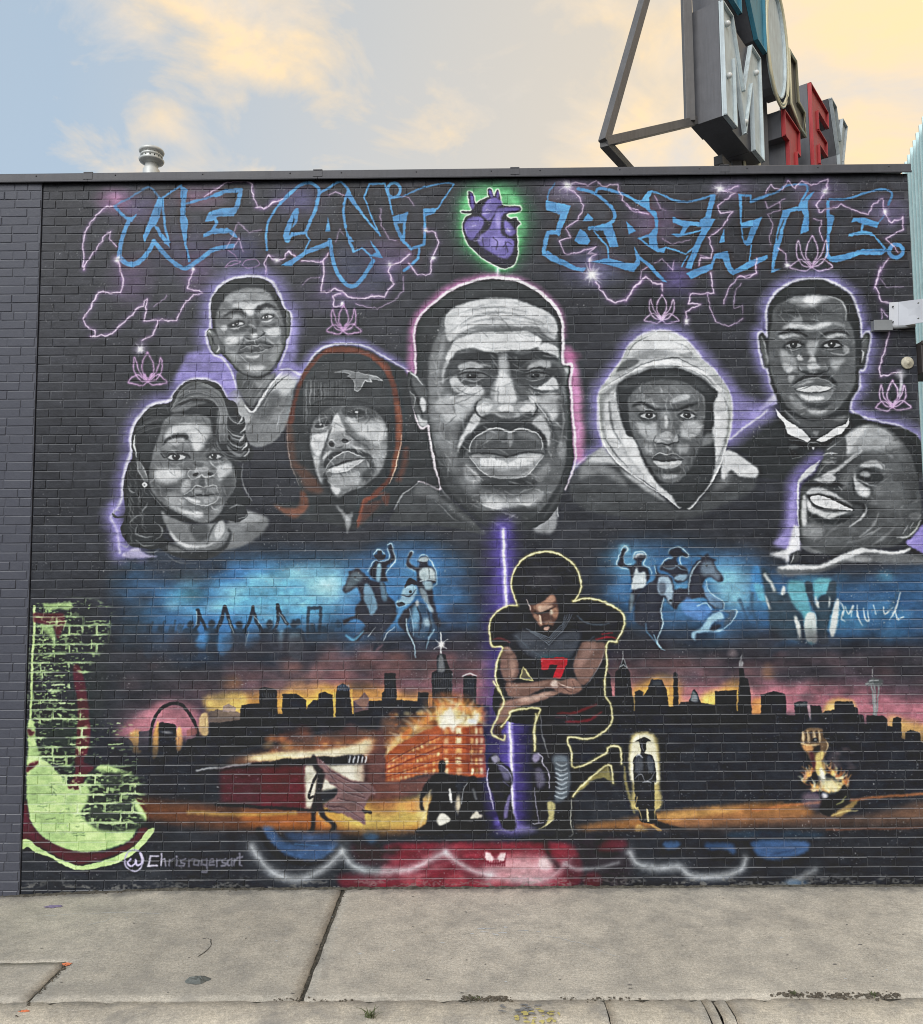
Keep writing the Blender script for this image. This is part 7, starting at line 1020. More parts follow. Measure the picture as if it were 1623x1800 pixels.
def graffiti(m):
    m.bk = 1.0; m.tap = (1, 1); m.fr(0, 950, 5.41)
    GR = (176, 214, 130); MR = (86, 26, 44); K = (30, 36, 36)
    m.pp((36, 40, 40), [310, 600, 660, 590, 900, 600, 1050, 900, 1000, 1500, 950, 1785, 280, 1785], .6, 26)
    m.pp(GR, [318, 620, 340, 620, 318, 1100, 310, 1400, 300, 1785, 275, 1785, 300, 1000], .95, 3); m.p(GR, [420, 600, 560, 592, 680, 600, 660, 660, 560, 650, 440, 660], .7, 9); m.p(GR, [370, 790, 490, 800, 540, 930, 500, 940, 420, 860], .7, 12)
    rr = m.rng
    for k in range(330):
        y = 600 + rr.beta(1, 1) * 1185; x = 330 + abs(rr.normal(0, 200)); 
        if x < 1050: m.l(GR, [x, y, x + rr.uniform(-24, 24), y + rr.uniform(-8, 8)], rr.uniform(4, 13), rr.uniform(.3, .8), 3)
    m.pp(MR, [310, 690, 600, 690, 620, 780, 560, 940, 500, 800, 315, 775], .95, 5); m.p(MR, [690, 1210, 760, 1200, 820, 1400, 850, 1785, 760, 1785, 730, 1500], .85, 8)
    ys = [600 + 86 * k for k in range(14)]
    for y in ys:
        x = 330
        while x < 1020:
            q = rr.uniform(40, 190)
            if rr.random() < .10: m.l((190, 222, 150), [x, y + rr.normal(0, 3), x + q, y + rr.normal(0, 3) - 2], rr.uniform(6, 14), rr.uniform(.5, .95), 3)
            x += q + 20
        for _ in range(3):
            x = rr.uniform(340, 950)
            if rr.random() < .08: m.l((190, 222, 150), [x, y, x + rr.normal(0, 4), y + 78], rr.uniform(5, 11), rr.uniform(.4, .9), 3)
    m.fr(0, 1270, 5.41)
    m.p(GR, [270, 0, 330, 0, 345, 200, 420, 330, 580, 500, 720, 630, 900, 440, 980, 400, 1230, 470, 1300, 560, 1280, 700, 1400, 900, 1300, 1020, 1240, 1110, 1100, 1180, 900, 1235, 700, 1225, 500, 1150, 350, 1030, 285, 900, 250, 600, 262, 300], .97, 4)
    m.p((40, 48, 42), [420, 0, 740, 0, 740, 330, 700, 480, 640, 500, 600, 440, 500, 380, 380, 330, 360, 160], .85, 22); m.p((34, 40, 38), [840, 420, 980, 460, 1290, 480, 1330, 640, 1280, 800, 1440, 1000, 1200, 1030, 960, 1020, 830, 950, 760, 860, 820, 760, 850, 640, 820, 560], .9, 12)
    for k in range(420):
        x, y = rr.uniform(330, 1300), rr.uniform(0, 1020); m.l([GR, (196, 226, 160), (50, 60, 50), (120, 150, 90)][rr.integers(4)], [x, y, x + rr.uniform(-40, 40), y + rr.uniform(-5, 5)], rr.uniform(3, 9), rr.uniform(.25, .7), 3, clip=None)
    for y in [20 + 92 * k for k in range(12)]:
        for x0, x1 in ((330, 740), (840, 1300)):
            x = x0
            while x < x1:
                q = rr.uniform(50, 200)
                if rr.random() < .08: m.l((196, 228, 158), [x, y, min(x + q, x1 + 30), y - 2], rr.uniform(6, 14), rr.uniform(.6, .95), 3)
                x += q
        for x in (rr.uniform(400, 700), rr.uniform(860, 1280), rr.uniform(860, 1280)):
            if y < 0: m.l((196, 228, 158), [x, y, x - 2, y + 84], 9, .75, 3)
    m.p(MR, [745, 0, 860, 0, 840, 250, 800, 370, 890, 420, 820, 500, 760, 620, 680, 635, 650, 600, 710, 480, 720, 330], .95, 5); m.p(MR, [265, 60, 330, 90, 300, 130, 268, 110], .9, 4); m.p(MR, [255, 420, 300, 375, 370, 360, 330, 420, 255, 475], .95, 4)
    m.p(MR, [240, 740, 262, 800, 280, 900, 330, 1010, 450, 1120, 640, 1210, 800, 1240, 1000, 1230, 1180, 1160, 1290, 1070, 1330, 1010, 1420, 1010, 1330, 1120, 1180, 1230, 1000, 1300, 800, 1350, 640, 1320, 480, 1240, 350, 1180, 280, 1110, 215, 1110, 215, 950], .97, 4)
    m.p(GR, [205, 1200, 212, 1115, 245, 1100, 290, 1120, 370, 1190, 480, 1250, 640, 1325, 800, 1355, 1000, 1310, 1180, 1235, 1320, 1130, 1400, 1030, 1470, 1010, 1440, 1080, 1300, 1220, 1120, 1330, 900, 1390, 760, 1400, 640, 1370, 500, 1290, 340, 1240, 270, 1180], .98, 3)
    for q in ([690, 1050, 800, 1048], [700, 1070, 805, 1070], [560, 870, 600, 850], [440, 920, 500, 915], [480, 610, 540, 650], [500, 690, 510, 660, 540, 700], [360, 800, 450, 790]): m.l((70, 90, 60), q, 8, .6, 5)
    # signature
    C = (150, 146, 172)
    th = np.linspace(-.6, 5.2, 20); m.l(C, np.stack([1275 + 95 * np.cos(th) * .9, 1310 + 105 * np.sin(th)], 1), 15, .85, 5)
    m.l((170, 160, 206), [1240, 1290, 1215, 1330, 1240, 1360, 1280, 1340, 1290, 1300, 1300, 1350, 1340, 1340, 1350, 1290, 1330, 1240], 17, .9, 6)
    m.fr(0, 1480, 2.0)
    def t(*Q):
        for q in Q: m.ll((168, 164, 186), q, 6, .9, 2.4)
    t([556, 50, 528, 50, 520, 84, 550, 84], [568, 40, 566, 84], [566, 64, 580, 60, 584, 84], [598, 62, 596, 84], [598, 66, 612, 60], [622, 62, 622, 84], [622, 50, 623, 53], [652, 60, 634, 64, 636, 72, 650, 76, 646, 84, 630, 84], [664, 62, 664, 86], [664, 66, 678, 60])
    t([684, 64, 682, 80, 698, 82, 700, 64, 684, 62], [726, 62, 710, 62, 708, 80, 724, 80], [726, 60, 728, 104, 710, 106], [736, 72, 752, 70, 750, 60, 738, 62, 736, 80, 754, 80], [764, 60, 764, 84], [764, 66, 776, 60], [796, 58, 782, 62, 784, 70, 796, 74, 794, 82, 780, 82], [813, 60, 803, 64, 801, 78, 806, 82, 814, 78], [815, 58, 816, 82], [824, 60, 824, 82], [824, 66, 833, 59], [843, 40, 843, 80, 850, 82], [834, 54, 853, 51])

def waves(m):
    m.bk = 1.0; m.tap = (1, 1); m.fr(400, 1430, 3.246)
    m.p((24, 26, 32), [0, 110, 1623, 100, 2400, 80, 4200, 60, 4200, 440, 0, 440], .55, 18)
    BL = (58, 96, 150)
    m.p(BL, [200, 85, 260, 75, 300, 140, 420, 180, 600, 170, 640, 200, 560, 250, 440, 270, 330, 240, 250, 170], .8, 10); m.p((52, 78, 120), [330, 110, 560, 115, 640, 120, 600, 170, 420, 180], .7, 10); m.l((20, 22, 28), [180, 100, 250, 200, 340, 260, 460, 290, 560, 270, 640, 200], 34, .9, 16); m.l((60, 110, 160), [380, 175, 520, 180], 5, .6, 3); m.p((60, 110, 160), [780, 115, 860, 120, 840, 165, 800, 160], .5, 10)
    RD = (128, 34, 48)
    m.p(RD, [900, 180, 1200, 165, 1623, 165, 1900, 170, 2000, 230, 1980, 420, 1500, 430, 1100, 425, 860, 430, 900, 300, 960, 250], .9, 12); m.p((110, 34, 46), [650, 350, 850, 340, 900, 300, 880, 430, 660, 420], .8, 14); m.p((46, 26, 32), [700, 180, 850, 190, 980, 240, 900, 290, 760, 290], .85, 14)
    for k in range(40):
        x, y = m.rng.uniform(880, 1980), m.rng.uniform(190, 420); m.glow([(196, 70, 84), (110, 26, 42), (190, 110, 120)][m.rng.integers(3)], x, y, m.rng.uniform(30, 90), m.rng.uniform(20, 50), a=.35)
    m.glow((220, 180, 186), 1700, 300, 260, 110, a=.55); m.p((226, 186, 190), [1440, 350, 1500, 280, 1623, 260, 1760, 270, 1830, 330, 1780, 390, 1623, 390, 1500, 390], .4, 26); m.e((206, 150, 160), 1560 + 250, 290, 60, 56, 0, .6, 10); m.e((236, 214, 214), 1560 + 255, 285, 40, 38, 0, .6, 8)
    for s in (-1, 1): m.p((240, 214, 214), [1530 + s * 10, 260, 1530 + s * 30, 225, 1530 + s * 65, 225, 1530 + s * 58, 255, 1530 + s * 30, 275], .75, 5)
    m.l((120, 34, 50), [1465, 220, 1480, 270, 1530, 285, 1580, 270, 1596, 220], 8, .8, 5)
    for k in range(9): m.l((120, 34, 50), [1478 + k * 13, 270, 1476 + k * 13, 295], 7, .8, 4)
    for x in (1050, 1300, 1560): m.e((196, 80, 92), x, 380, 60, 40, 0, .5, 10); m.e((120, 30, 44), x - 130, 385, 40, 34, 0, .5, 12)
    m.p((26, 22, 28), [940, 180, 1000, 190, 960, 230, 900, 250], .6, 14)
    W = (226, 232, 236)
    def spray(q, w=30, a=.9): m.l((120, 128, 136), q, w * 2.6, .35 * a, w * 2.2, t=(1, 1)); m.l(W, q, w * .8, a * .72, w * 1.2, t=(.7, 1.1, .6))
    spray([140, 190, 200, 280, 300, 355, 400, 375, 500, 340, 590, 280, 655, 215]); spray([655, 220, 720, 300, 800, 325, 920, 330, 1050, 315, 1150, 265, 1245, 220], 26); spray([1245, 220, 1300, 265, 1390, 320, 1500, 345], 22, .8); spray([1500, 345, 1650, 380, 1830, 370, 1950, 260], 30, .6)
    m.fr(880, 1430, 2.705)
    m.p((40, 26, 32), [340, 130, 600, 130, 590, 350, 330, 355], .5, 20); m.e((120, 30, 46), 440, 320, 44, 40, 0, .6, 10); m.p((120, 34, 48), [500, 130, 600, 130, 580, 170, 470, 175], .6, 10); m.l((26, 18, 24), [215, 130, 230, 200, 270, 250], 30, .6, 16); m.e((150, 40, 56), 300, 180, 60, 40, 0, .5, 12)
    spray([300, 235, 360, 262, 450, 260, 560, 235], 12, .5)
    spray([615, 185, 650, 235, 740, 258, 850, 255, 900, 290, 970, 300, 1080, 290, 1150, 260, 1165, 215], 22); spray([1500, 265, 1440, 300, 1370, 325], 20, .6); m.glow((90, 120, 150), 1400, 330, 90, 30, a=.6)
    m.p((54, 88, 138), [1210, 130, 1440, 130, 1470, 165, 1430, 195, 1330, 218, 1240, 205, 1205, 170], .85, 5); m.p((50, 82, 130), [980, 140, 1090, 140, 1115, 165, 1110, 195, 1060, 170, 985, 170], .8, 8); m.p((60, 100, 156), [780, 135, 850, 135, 840, 160, 790, 168], .7, 8); m.p((34, 62, 88), [1120, 85, 1500, 85, 1500, 118, 1120, 118], .5, 10); m.l((40, 60, 96), [1290, 195, 1400, 170], 9, .6, 6)
# ------------------------------------------------------------------ wall layout
CH, BL, JT = 0.0677, 0.2032, 0.0066          # course height, brick module, joint
NC = 78; TOP = NC * CH
XL = -6.2; XP = float(on_y(56, 940, 0.0)[0]); XR = float(on_y(1606, 500, 0.0)[0])
def layout(x0, x1, seed, hdr=True):
    r = random.Random(seed); out = []
    for k in range(-2, NC):
        head = hdr and (k % 7 == 6); Lm = BL / 2 if head else BL
        x = x0 - (Lm * .5 if (k % 2) else Lm * .02) - (BL * .25 if head else 0) + r.uniform(-.012, .012)
        while x < x1 - .004:
            w = Lm + r.uniform(-.004, .004)
            if not head and r.random() < .035: w = BL / 2
            a, b = max(x, x0), min(x + w, x1)
            if b - a > .03: out.append((k, a, b))
            x += w
    return out
BR = layout(XP, XR, 4)
# ------------------------------------------------------------------ the mural paint
RES = 262.0; WX0, WX1, WZ0, WZ1 = XP - .12, XR + .06, -.14, TOP + .04
PW, PH = int((WX1 - WX0) * RES), int((WZ1 - WZ0) * RES)
def TFM(x, y):
    p = on_y(x, y, 0.0)
    return np.stack([(p[:, 0] - WX0) * RES, (WZ1 - p[:, 2]) * RES], 1)
mu = Painter(PW, PH, TFM, RES / 240.0)
def srgb2lin(c): return np.where(c <= .04045, c / 12.92, ((c + .055) / 1.055) ** 2.4)
def joint_mask(wid):
    m = np.zeros((PH, PW), np.float32)
    for k in range(-1, NC + 1):
        y = (WZ1 - k * CH) * RES; m[max(0, int(y - wid)):max(0, int(y + wid) + 1)] = 1
    for k, a, b in BR:
        y0, y1 = int((WZ1 - (k + 1) * CH) * RES), int((WZ1 - k * CH) * RES); x = (a - WX0) * RES
        if y1 > 0: m[max(0, y0):y1, max(0, int(x - wid)):max(0, int(x + wid) + 1)] = 1
    return m
def paint_mural(m):
    g = np.linspace(1, 0, PH, dtype=np.float32)[:, None, None]      # sky sheen painted into the base colour: greyer above, blacker below
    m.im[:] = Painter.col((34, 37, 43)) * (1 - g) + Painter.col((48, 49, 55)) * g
    big = m.noise(90, 3)[..., None]; m.im *= .88 + .24 * big
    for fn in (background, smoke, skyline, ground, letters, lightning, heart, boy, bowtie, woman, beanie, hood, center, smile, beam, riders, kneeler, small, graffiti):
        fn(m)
    # old green piece: the roller missed the joints, so they keep more of it
    J = joint_mask(1.6); m.fr(0, 0, 1); nz = m.noise(9, 40, 26); n2 = m.noise(3, 41, 5)
    z1 = m.mk([62, 1075, 110, 1058, 185, 1062, 190, 1110, 150, 1200, 150, 1290, 58, 1290], 6) * .75 + m.mk([60, 1270, 140, 1275, 165, 1340, 235, 1350, 250, 1400, 240, 1450, 130, 1440, 62, 1345], 7)
    w = np.clip(z1, 0, 1) * np.clip((nz - .34) * 4, 0, 1)
    m.im += (Painter.col((186, 222, 148)) - m.im) * (np.clip(w * J, 0, 1) * .85)[..., None]
    sp = np.clip(z1, 0, 1) * np.clip((n2 - .62) * 6, 0, 1) * np.clip((nz - .3) * 3, 0, 1)
    m.im += (Painter.col((170, 206, 130)) - m.im) * (sp * .6)[..., None]
    waves(m)
    zz = WZ1 - (np.arange(PH) / RES)[:, None]; wr = np.clip((.11 - zz) / .10, 0, 1) * np.clip((m.noise(5, 50, 22) - .42) * 5, 0, 1) * np.clip((m.noise(2, 51, 4) - .35) * 4, 0, 1)
    m.im += (Painter.col((120, 118, 112)) - m.im) * (wr * .55)[..., None]
    ch = np.clip((m.noise(1.8, 55) - .90) * 18, 0, 1) * np.clip((m.noise(34, 56) - .5) * 5, 0, 1); m.im += (Painter.col((150, 150, 150)) - m.im) * (ch * .6)[..., None]
    m.warp(.7, 5, 60); m.warp(.45, 2.6, 62); m.warp(1.2, 22, 64)
    s = (m.noise(2.2, 70, 9) * .5 + m.noise(1.6, 71) * .5 - .5)[..., None]
    m.im *= 1 + .16 * s
    # scuffed, dusty film on the old paint
    d = np.clip((m.noise(60, 75) * .6 + m.noise(14, 76) * .4 - .45) * 2.2, 0, 1)[..., None]
    m.im += (Painter.col((92, 94, 98)) - m.im) * d * .07
    # crisp brush edges
    for r_, a_ in ((2.0, .40), (9.0, .22)):
        bl = np.stack([Painter.blur(m.im[..., c], r_) for c in range(3)], 2); m.im = np.clip(m.im + (m.im - bl) * a_, 0, 1).astype(np.float32)
    # each brick took the paint a little differently
    rb = np.random.default_rng(3)
    for k, a, c in BR:
        y0, y1 = int((WZ1 - (k + 1) * CH) * RES), int((WZ1 - k * CH) * RES); x0, x1 = int((a - WX0) * RES), int((c - WX0) * RES)
        if y1 > 0: m.im[max(0, y0):y1, max(0, x0):x1] *= rb.normal(1.0, .045)
    mot = (m.noise(16, 80, 22) * .5 + m.noise(6, 81, 9) * .5 - .5)[..., None]; m.im *= 1 + .34 * mot
    gr = m.im.mean(2, keepdims=True); m.im = np.clip(gr + (m.im - gr) * .86, 0, 1); sat = (m.im.max(2) - m.im.min(2))[..., None] / (m.im.max(2)[..., None] + .08)
    L_ = srgb2lin(m.im) * (1.33 - .55 * np.clip(sat - .12, 0, 1)) - .013; L_ = np.maximum(L_, .006 + L_ * .15); L_ = L_ / (1 + np.clip(L_ - .60, 0, 9) * .55)
    m.im = np.clip(np.where(L_ < .0031, L_ * 12.92, 1.055 * np.maximum(L_, 1e-6) ** (1 / 2.4) - .055), 0, 1).astype(np.float32)
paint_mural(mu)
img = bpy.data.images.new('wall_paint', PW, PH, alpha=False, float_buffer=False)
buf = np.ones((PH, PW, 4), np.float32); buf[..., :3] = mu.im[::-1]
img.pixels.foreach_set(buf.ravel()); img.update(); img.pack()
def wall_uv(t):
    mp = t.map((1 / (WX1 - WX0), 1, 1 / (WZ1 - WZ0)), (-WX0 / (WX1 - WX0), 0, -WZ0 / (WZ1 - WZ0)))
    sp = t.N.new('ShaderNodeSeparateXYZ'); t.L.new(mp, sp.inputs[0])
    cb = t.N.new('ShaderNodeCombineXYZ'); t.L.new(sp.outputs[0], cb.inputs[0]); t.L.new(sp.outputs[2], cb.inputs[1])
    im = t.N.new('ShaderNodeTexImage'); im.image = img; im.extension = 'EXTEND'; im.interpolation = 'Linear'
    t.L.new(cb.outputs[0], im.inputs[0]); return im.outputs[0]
def brick_mat(name, dust, plain=None):
    t = NT(name, .5, .30)
    c = wall_uv(t) if plain is None else plain
    n1 = t.noise(9, 5, .65); n2 = t.noise(55, 4, .7); n3 = t.noise(240, 2, .6)
    sp = t.N.new('ShaderNodeSeparateXYZ'); t.L.new(t.nor, sp.inputs[0])
    up = t.ramp(sp.outputs[2], [(.30, 0.0), (.62, 1.0)])
    var = t.mix(t.ramp(n2, [(.35, 0.0), (.75, 1.0)]), (.88, .88, .88), (1.05, 1.05, 1.05))
    c = t.mix(1.0, c, var, 'MULTIPLY')
    chips = t.math('MULTIPLY', t.ramp(n3, [(.66, 0.0), (.74, 1.0)]), t.ramp(n1, [(.52, 0.0), (.7, .5)]))
    c = t.mix(chips, c, (.30, .29, .29))
    f = t.math('MULTIPLY', t.ramp(n1, [(.28, .25), (.7, 1.0)]), dust)
    c = t.mix(f, c, (.26, .27, .285))
    c = t.mix(t.math('MULTIPLY', up, .5), c, (.27, .275, .29))
    t.color(c); t.rough(t.math('ADD', t.math('MULTIPLY', n2, .3), .36))
    a = t.bump(t.noise(36, 5, .7), .0035, .55); t.bump(n3, .0012, .5, a)
    return t.m
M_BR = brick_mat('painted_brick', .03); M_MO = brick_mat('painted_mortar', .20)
SLATE = (.062, .066, .088)
M_PB = brick_mat('slate_brick', .06, SLATE); M_PM = brick_mat('slate_mortar', .10, SLATE)
# ------------------------------------------------------------------ building
bld = empty('brick_building', (0, 0, 0))
tag(bld, 'dark brick building with painted lettering, grey portraits and a kneeling player on its wall', 'building')
YF, YM = 0.0, 0.0042
def brick_geo(x0, x1, z0, z1, y, r, depth=.03):
    j = JT / 2; x0 += j; x1 -= j; z0 += j; z1 -= j; b = .0030
    def q(): return r.uniform(-.0013, .0013)
    dy = r.uniform(-.0016, .0014); tl = r.uniform(-.0012, .0012)
    V = []
    for ring, yy in ((0, y + depth), (0, y + b + dy), (b, y + dy)):
        for (x, z) in ((x0 + ring, z0 + ring), (x1 - ring, z0 + ring), (x1 - ring, z1 - ring), (x0 + ring, z1 - ring)):
            V.append((x + q(), yy + (tl if x > (x0 + x1) / 2 else -tl), z + q()))
    Fs = [(8, 9, 10, 11)]
    for a in (0, 4):
        for k in range(4): Fs.append((a + k, a + (k + 1) % 4, a + 4 + (k + 1) % 4, a + 4 + k))
    return V, Fs
def lay(bricks, y, mat, seed, n_single, parent):
    r = random.Random(seed); info = []
    for k, a, b in bricks:
        c = proj(np.array([[a, y, k * CH], [b, y, k * CH], [b, y, (k + 1) * CH], [a, y, (k + 1) * CH]]))
        ok = c[:, 0].min() > 2 and c[:, 0].max() < 1621 and k >= 0
        ar = abs((c[1, 0] - c[0, 0]) * (c[2, 1] - c[1, 1])) if ok else 0
        info.append((ar, k, a, b))
    order = sorted(range(len(info)), key=lambda i: -info[i][0]); single = set(order[:n_single])
    SV, SF = [], []
    for i, (ar, k, a, b) in enumerate(info):
        V, Fs = brick_geo(a, b, k * CH, (k + 1) * CH, y, r)
        if i in single: mesh_obj('brick', V, Fs, mat, parent)
        else:
            o = len(SV); SV += V; SF += [tuple(v + o for v in f) for f in Fs]
    o = mesh_obj('brickwork', SV, SF, mat, parent); o['kind'] = 'stuff'
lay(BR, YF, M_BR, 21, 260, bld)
YP = -.013
PB = layout(XL, XP - .004, 9)
lay(PB, YP, M_PB, 22, 40, bld)
# mortar beds: real backing wall, recessed
bm = bmesh.new(); bm_box(bm, (XP + .002, YM, -.35), (XR, YM + .30, TOP), 0); bm_obj('mortar_wall', bm, M_MO, bld)
bm = bmesh.new(); bm_box(bm, (XL, YP + .0036, -.35), (XP - .003, YM + .30, TOP - .001), 0); bm_obj('pilaster_core', bm, M_PM, bld)
# return wall on the right, roof slab and parapet back
M_SIDE = brick_mat('side_brick', .12, (.05, .05, .055))
bm = bmesh.new(); bm_box(bm, (XR - .30, YM + .301, -.35), (XR - .003, 9.0, TOP - .02), 0); bm_obj('side_wall', bm, M_SIDE, bld)
M_ROOF = paint('roof_felt', (.10, .10, .105), .9, .2, var=.3, sc_=2)
bm = bmesh.new(); bm_box(bm, (XL, YM + .305, TOP - .75), (XR - .301, 9.0, TOP - .62), 0); bm_obj('roof', bm, M_ROOF, bld)
# coping: pressed metal with drip edge, in lengths
M_COP = aged('coping_metal', (.075, .075, .085), .45)
ztop = float(on_y(811, 296, -.03)[2])
joints = [XL] + [float(on_y(x, 300, 0)[0]) for x in (158, 560, 905, 1272)] + [XR + .012]
for a, b in zip(joints[:-1], joints[1:]):
    prof = [(-.030, TOP - .004), (-.036, TOP - .010), (-.040, TOP - .004), (-.040, TOP + .004), (-.032, TOP + .010), (-.032, ztop - .008), (-.026, ztop), (.34, ztop + .006), (.345, TOP - .03), (.335, TOP - .03), (.33, ztop - .004), (-.022, ztop - .010), (-.024, TOP + .004)]
    if b < XP: prof = [(y - .014 if y < 0 else y, z) for y, z in prof]
    V = [(x, y, z) for x in (a + .0015, b - .0015) for y, z in prof]; n = len(prof)
    Fs = [(k, (k + 1) % n, n + (k + 1) % n, n + k) for k in range(n)] + [tuple(range(n))[::-1], tuple(range(n, 2 * n))]
    cp = mesh_obj('coping', V, Fs, M_COP, bld)
    bm = bmesh.new()
    for k in range(3):
        x = a + (b - a) * (.12 + .38 * k); bmesh.ops.create_uvsphere(bm, u_segments=8, v_segments=5, radius=.006, matrix=Matrix.Translation((x, -.032 - (.014 if b < XP else 0), (TOP + ztop) / 2 + .01)))
    sub = bm_obj('rivet', bm, M_COP, bld, True)
    if b < XR:
        e = .014 if b < XP else 0; bm = bmesh.new(); bm_box(bm, (b - .035, -.0355 - e, TOP + .012), (b + .035, -.0325 - e, ztop - .006), .0008); bm_box(bm, (b - .035, -.030 - e, ztop + .0010), (b + .035, .30, ztop + .0075), .0004); bm_obj('lap_plate', bm, M_COP, bld)
# ------------------------------------------------------------------ pavement
def gz(x, y):                                 # the pavement falls a little towards the street and towards the left
    s = np.clip((-2.0 - x) / 1.6, 0, 1); s = s * s * (3 - 2 * s)
    return -.042 * s * np.clip((y + 1.6) / 1.6, .25, 1) + .012 * y
def concrete(name, tint=(1, 1, 1), kerb=False):
    t = NT(name, .85, .3)
    big = t.noise(.9, 5, .6, dist=.4); med = t.noise(5, 6, .65); streak = t.noise(70, 6, .65, t.map((.22, 2.4, 1))); fine = t.noise(170, 3, .7); agg = t.voro(210)
    base = t.mix(t.ramp(big, [(.3, 0.0), (.7, 1.0)]), tuple(a * b for a, b in zip((.475, .44, .378), tint)), tuple(a * b for a, b in zip((.615, .572, .495), tint)))
    base = t.mix(t.ramp(med, [(.35, .45), (.6, 0.0)]), base, (.25, .242, .225))
    base = t.mix(1.0, base, t.mix(t.ramp(streak, [(.3, 0.0), (.7, 1.0)]), (.80, .80, .80), (1.10, 1.10, 1.10)), 'MULTIPLY')
    base = t.mix(1.0, base, t.mix(t.ramp(fine, [(.3, 0.0), (.7, 1.0)]), (.68, .67, .66), (1.22, 1.22, 1.22)), 'MULTIPLY')
    grit = t.noise(62, 5, .8)
    base = t.mix(1.0, base, t.mix(t.ramp(grit, [(.36, 0.0), (.64, 1.0)]), (.76, .755, .74), (1.19, 1.19, 1.18)), 'MULTIPLY')
    base = t.mix(t.math('MULTIPLY', t.ramp(agg, [(.10, 1.0), (.22, 0.0)]), t.ramp(t.noise(20, 2, .5), [(.45, .05), (.65, .8)])), base, (.11, .105, .10))
    base = t.mix(t.ramp(t.noise(38, 4, .75), [(.69, 0.0), (.76, .75)]), base, (.56, .55, .52))
    base = t.mix(t.ramp(t.noise(26, 3, .8, t.map((.6, 1.6, 1), (3, 7, 0))), [(.70, 0.0), (.75, .8)]), base, (.10, .095, .09))
    oi = t.N.new('ShaderNodeObjectInfo'); base = t.mix(1.0, base, t.mix(oi.outputs['Random'], (.90, .90, .89), (1.07, 1.06, 1.05)), 'MULTIPLY')
    base = t.mix(t.math('MULTIPLY', t.ramp(t.noise(1.7, 6, .7, dist=1.2), [(.50, 0.0), (.62, .5)]), t.ramp(t.noise(14, 5, .7), [(.35, .2), (.65, 1.0)])), base, (.245, .232, .21))
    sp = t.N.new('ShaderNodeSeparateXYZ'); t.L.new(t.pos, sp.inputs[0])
    wy = t.math('ADD', sp.outputs[1], t.math('MULTIPLY', t.noise(7, 5, .7), .34))      # splash grime off the wall, plus contact shadow put into the colour
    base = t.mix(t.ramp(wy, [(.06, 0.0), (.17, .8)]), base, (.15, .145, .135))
    if kerb: base = t.mix(t.ramp(t.noise(3.2, 5, .7), [(.5, 0.0), (.66, .55)]), base, (.17, .165, .16))
    t.color(base); a = t.bump(grit, .004, .6); a = t.bump(streak, .004, .35, a); b = t.bump(fine, .0022, .7, a); t.bump(med, .008, .35, b)
    return t.m
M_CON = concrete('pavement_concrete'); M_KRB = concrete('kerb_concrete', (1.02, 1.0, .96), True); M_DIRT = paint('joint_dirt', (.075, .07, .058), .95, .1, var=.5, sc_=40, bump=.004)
side = empty('sidewalk', (0, -.8, 0)); side['kind'] = 'structure'
XJ1 = float(on_z(570, 1650, -.01)[0]); XJ2 = float(on_z(72, 1740, -.03)[0]); YT = float(on_z(60, 1695, -.03)[1]); YK = float(on_z(811, 1757, -.02)[1])
def slab(x0, x1, y0, y1, cut=None, seed=1):
    r = np.random.default_rng(seed); s = .06
    xs = np.arange(x0, x1 + .001, (x1 - x0) / max(2, round((x1 - x0) / s))); ys = np.arange(y0, y1 + .001, (y1 - y0) / max(2, round((y1 - y0) / s)))
    if cut:
        xs[np.argmin(abs(xs - cut[0]))] = cut[0]; ys[np.argmin(abs(ys - cut[1]))] = cut[1]
    nx, ny = len(xs), len(ys); keep = np.ones((nx - 1, ny - 1), bool)
    if cut:
        keep[np.ix_(xs[1:] <= cut[0] + 1e-4, ys[1:] <= cut[1] + 1e-4)] = False
    X, Y = np.meshgrid(xs, ys, indexing='ij'); Z = gz(X, Y) + r.normal(0, .0007, X.shape)
    V, idx, Fs = [], {}, []
    nb = lambda i, j: 0 <= i < nx - 1 and 0 <= j < ny - 1 and keep[i, j]
    def vid(i, j, low=False):
        if (i, j, low) not in idx:
            edge = not all(nb(a, b) for a in (i - 1, i) for b in (j - 1, j))
            x, y, z = X[i, j], Y[i, j], Z[i, j]
            if edge:
                rr = np.random.default_rng(int(i * 977 + j * 31 + seed)); ch = rr.random() ** 4 * .016
                x += rr.uniform(-.003, .003); y += rr.uniform(-.003, .003); z -= .004 + ch * .6
            if low: z -= .12
            idx[(i, j, low)] = len(V); V.append((x, y, z))
        return idx[(i, j, low)]
    for i in range(nx - 1):
        for j in range(ny - 1):
            if not keep[i, j]: continue
            Fs.append((vid(i, j), vid(i + 1, j), vid(i + 1, j + 1), vid(i, j + 1)))
            for (a, b, c, d, di, dj) in ((i, j, i + 1, j, 0, -1), (i + 1, j, i + 1, j + 1, 1, 0), (i + 1, j + 1, i, j + 1, 0, 1), (i, j + 1, i, j, -1, 0)):
                if not nb(i + di, j + dj): Fs.append((vid(a, b), vid(a, b, True), vid(c, d, True), vid(c, d)))
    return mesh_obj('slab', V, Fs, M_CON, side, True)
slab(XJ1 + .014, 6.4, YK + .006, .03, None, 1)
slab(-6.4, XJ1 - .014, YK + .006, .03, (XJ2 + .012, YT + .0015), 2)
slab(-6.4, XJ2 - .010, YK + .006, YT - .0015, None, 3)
bm = bmesh.new(); bmesh.ops.create_grid(bm, x_segments=160, y_segments=30, size=.5)
for v in bm.verts:
    v.co.x *= 12.7; v.co.y = -.80 + v.co.y * 1.75; v.co.z = float(gz(v.co.x, v.co.y)) - .016 + random.uniform(-.004, .005)
jb = bm_obj('joint_soil', bm, M_DIRT, side)
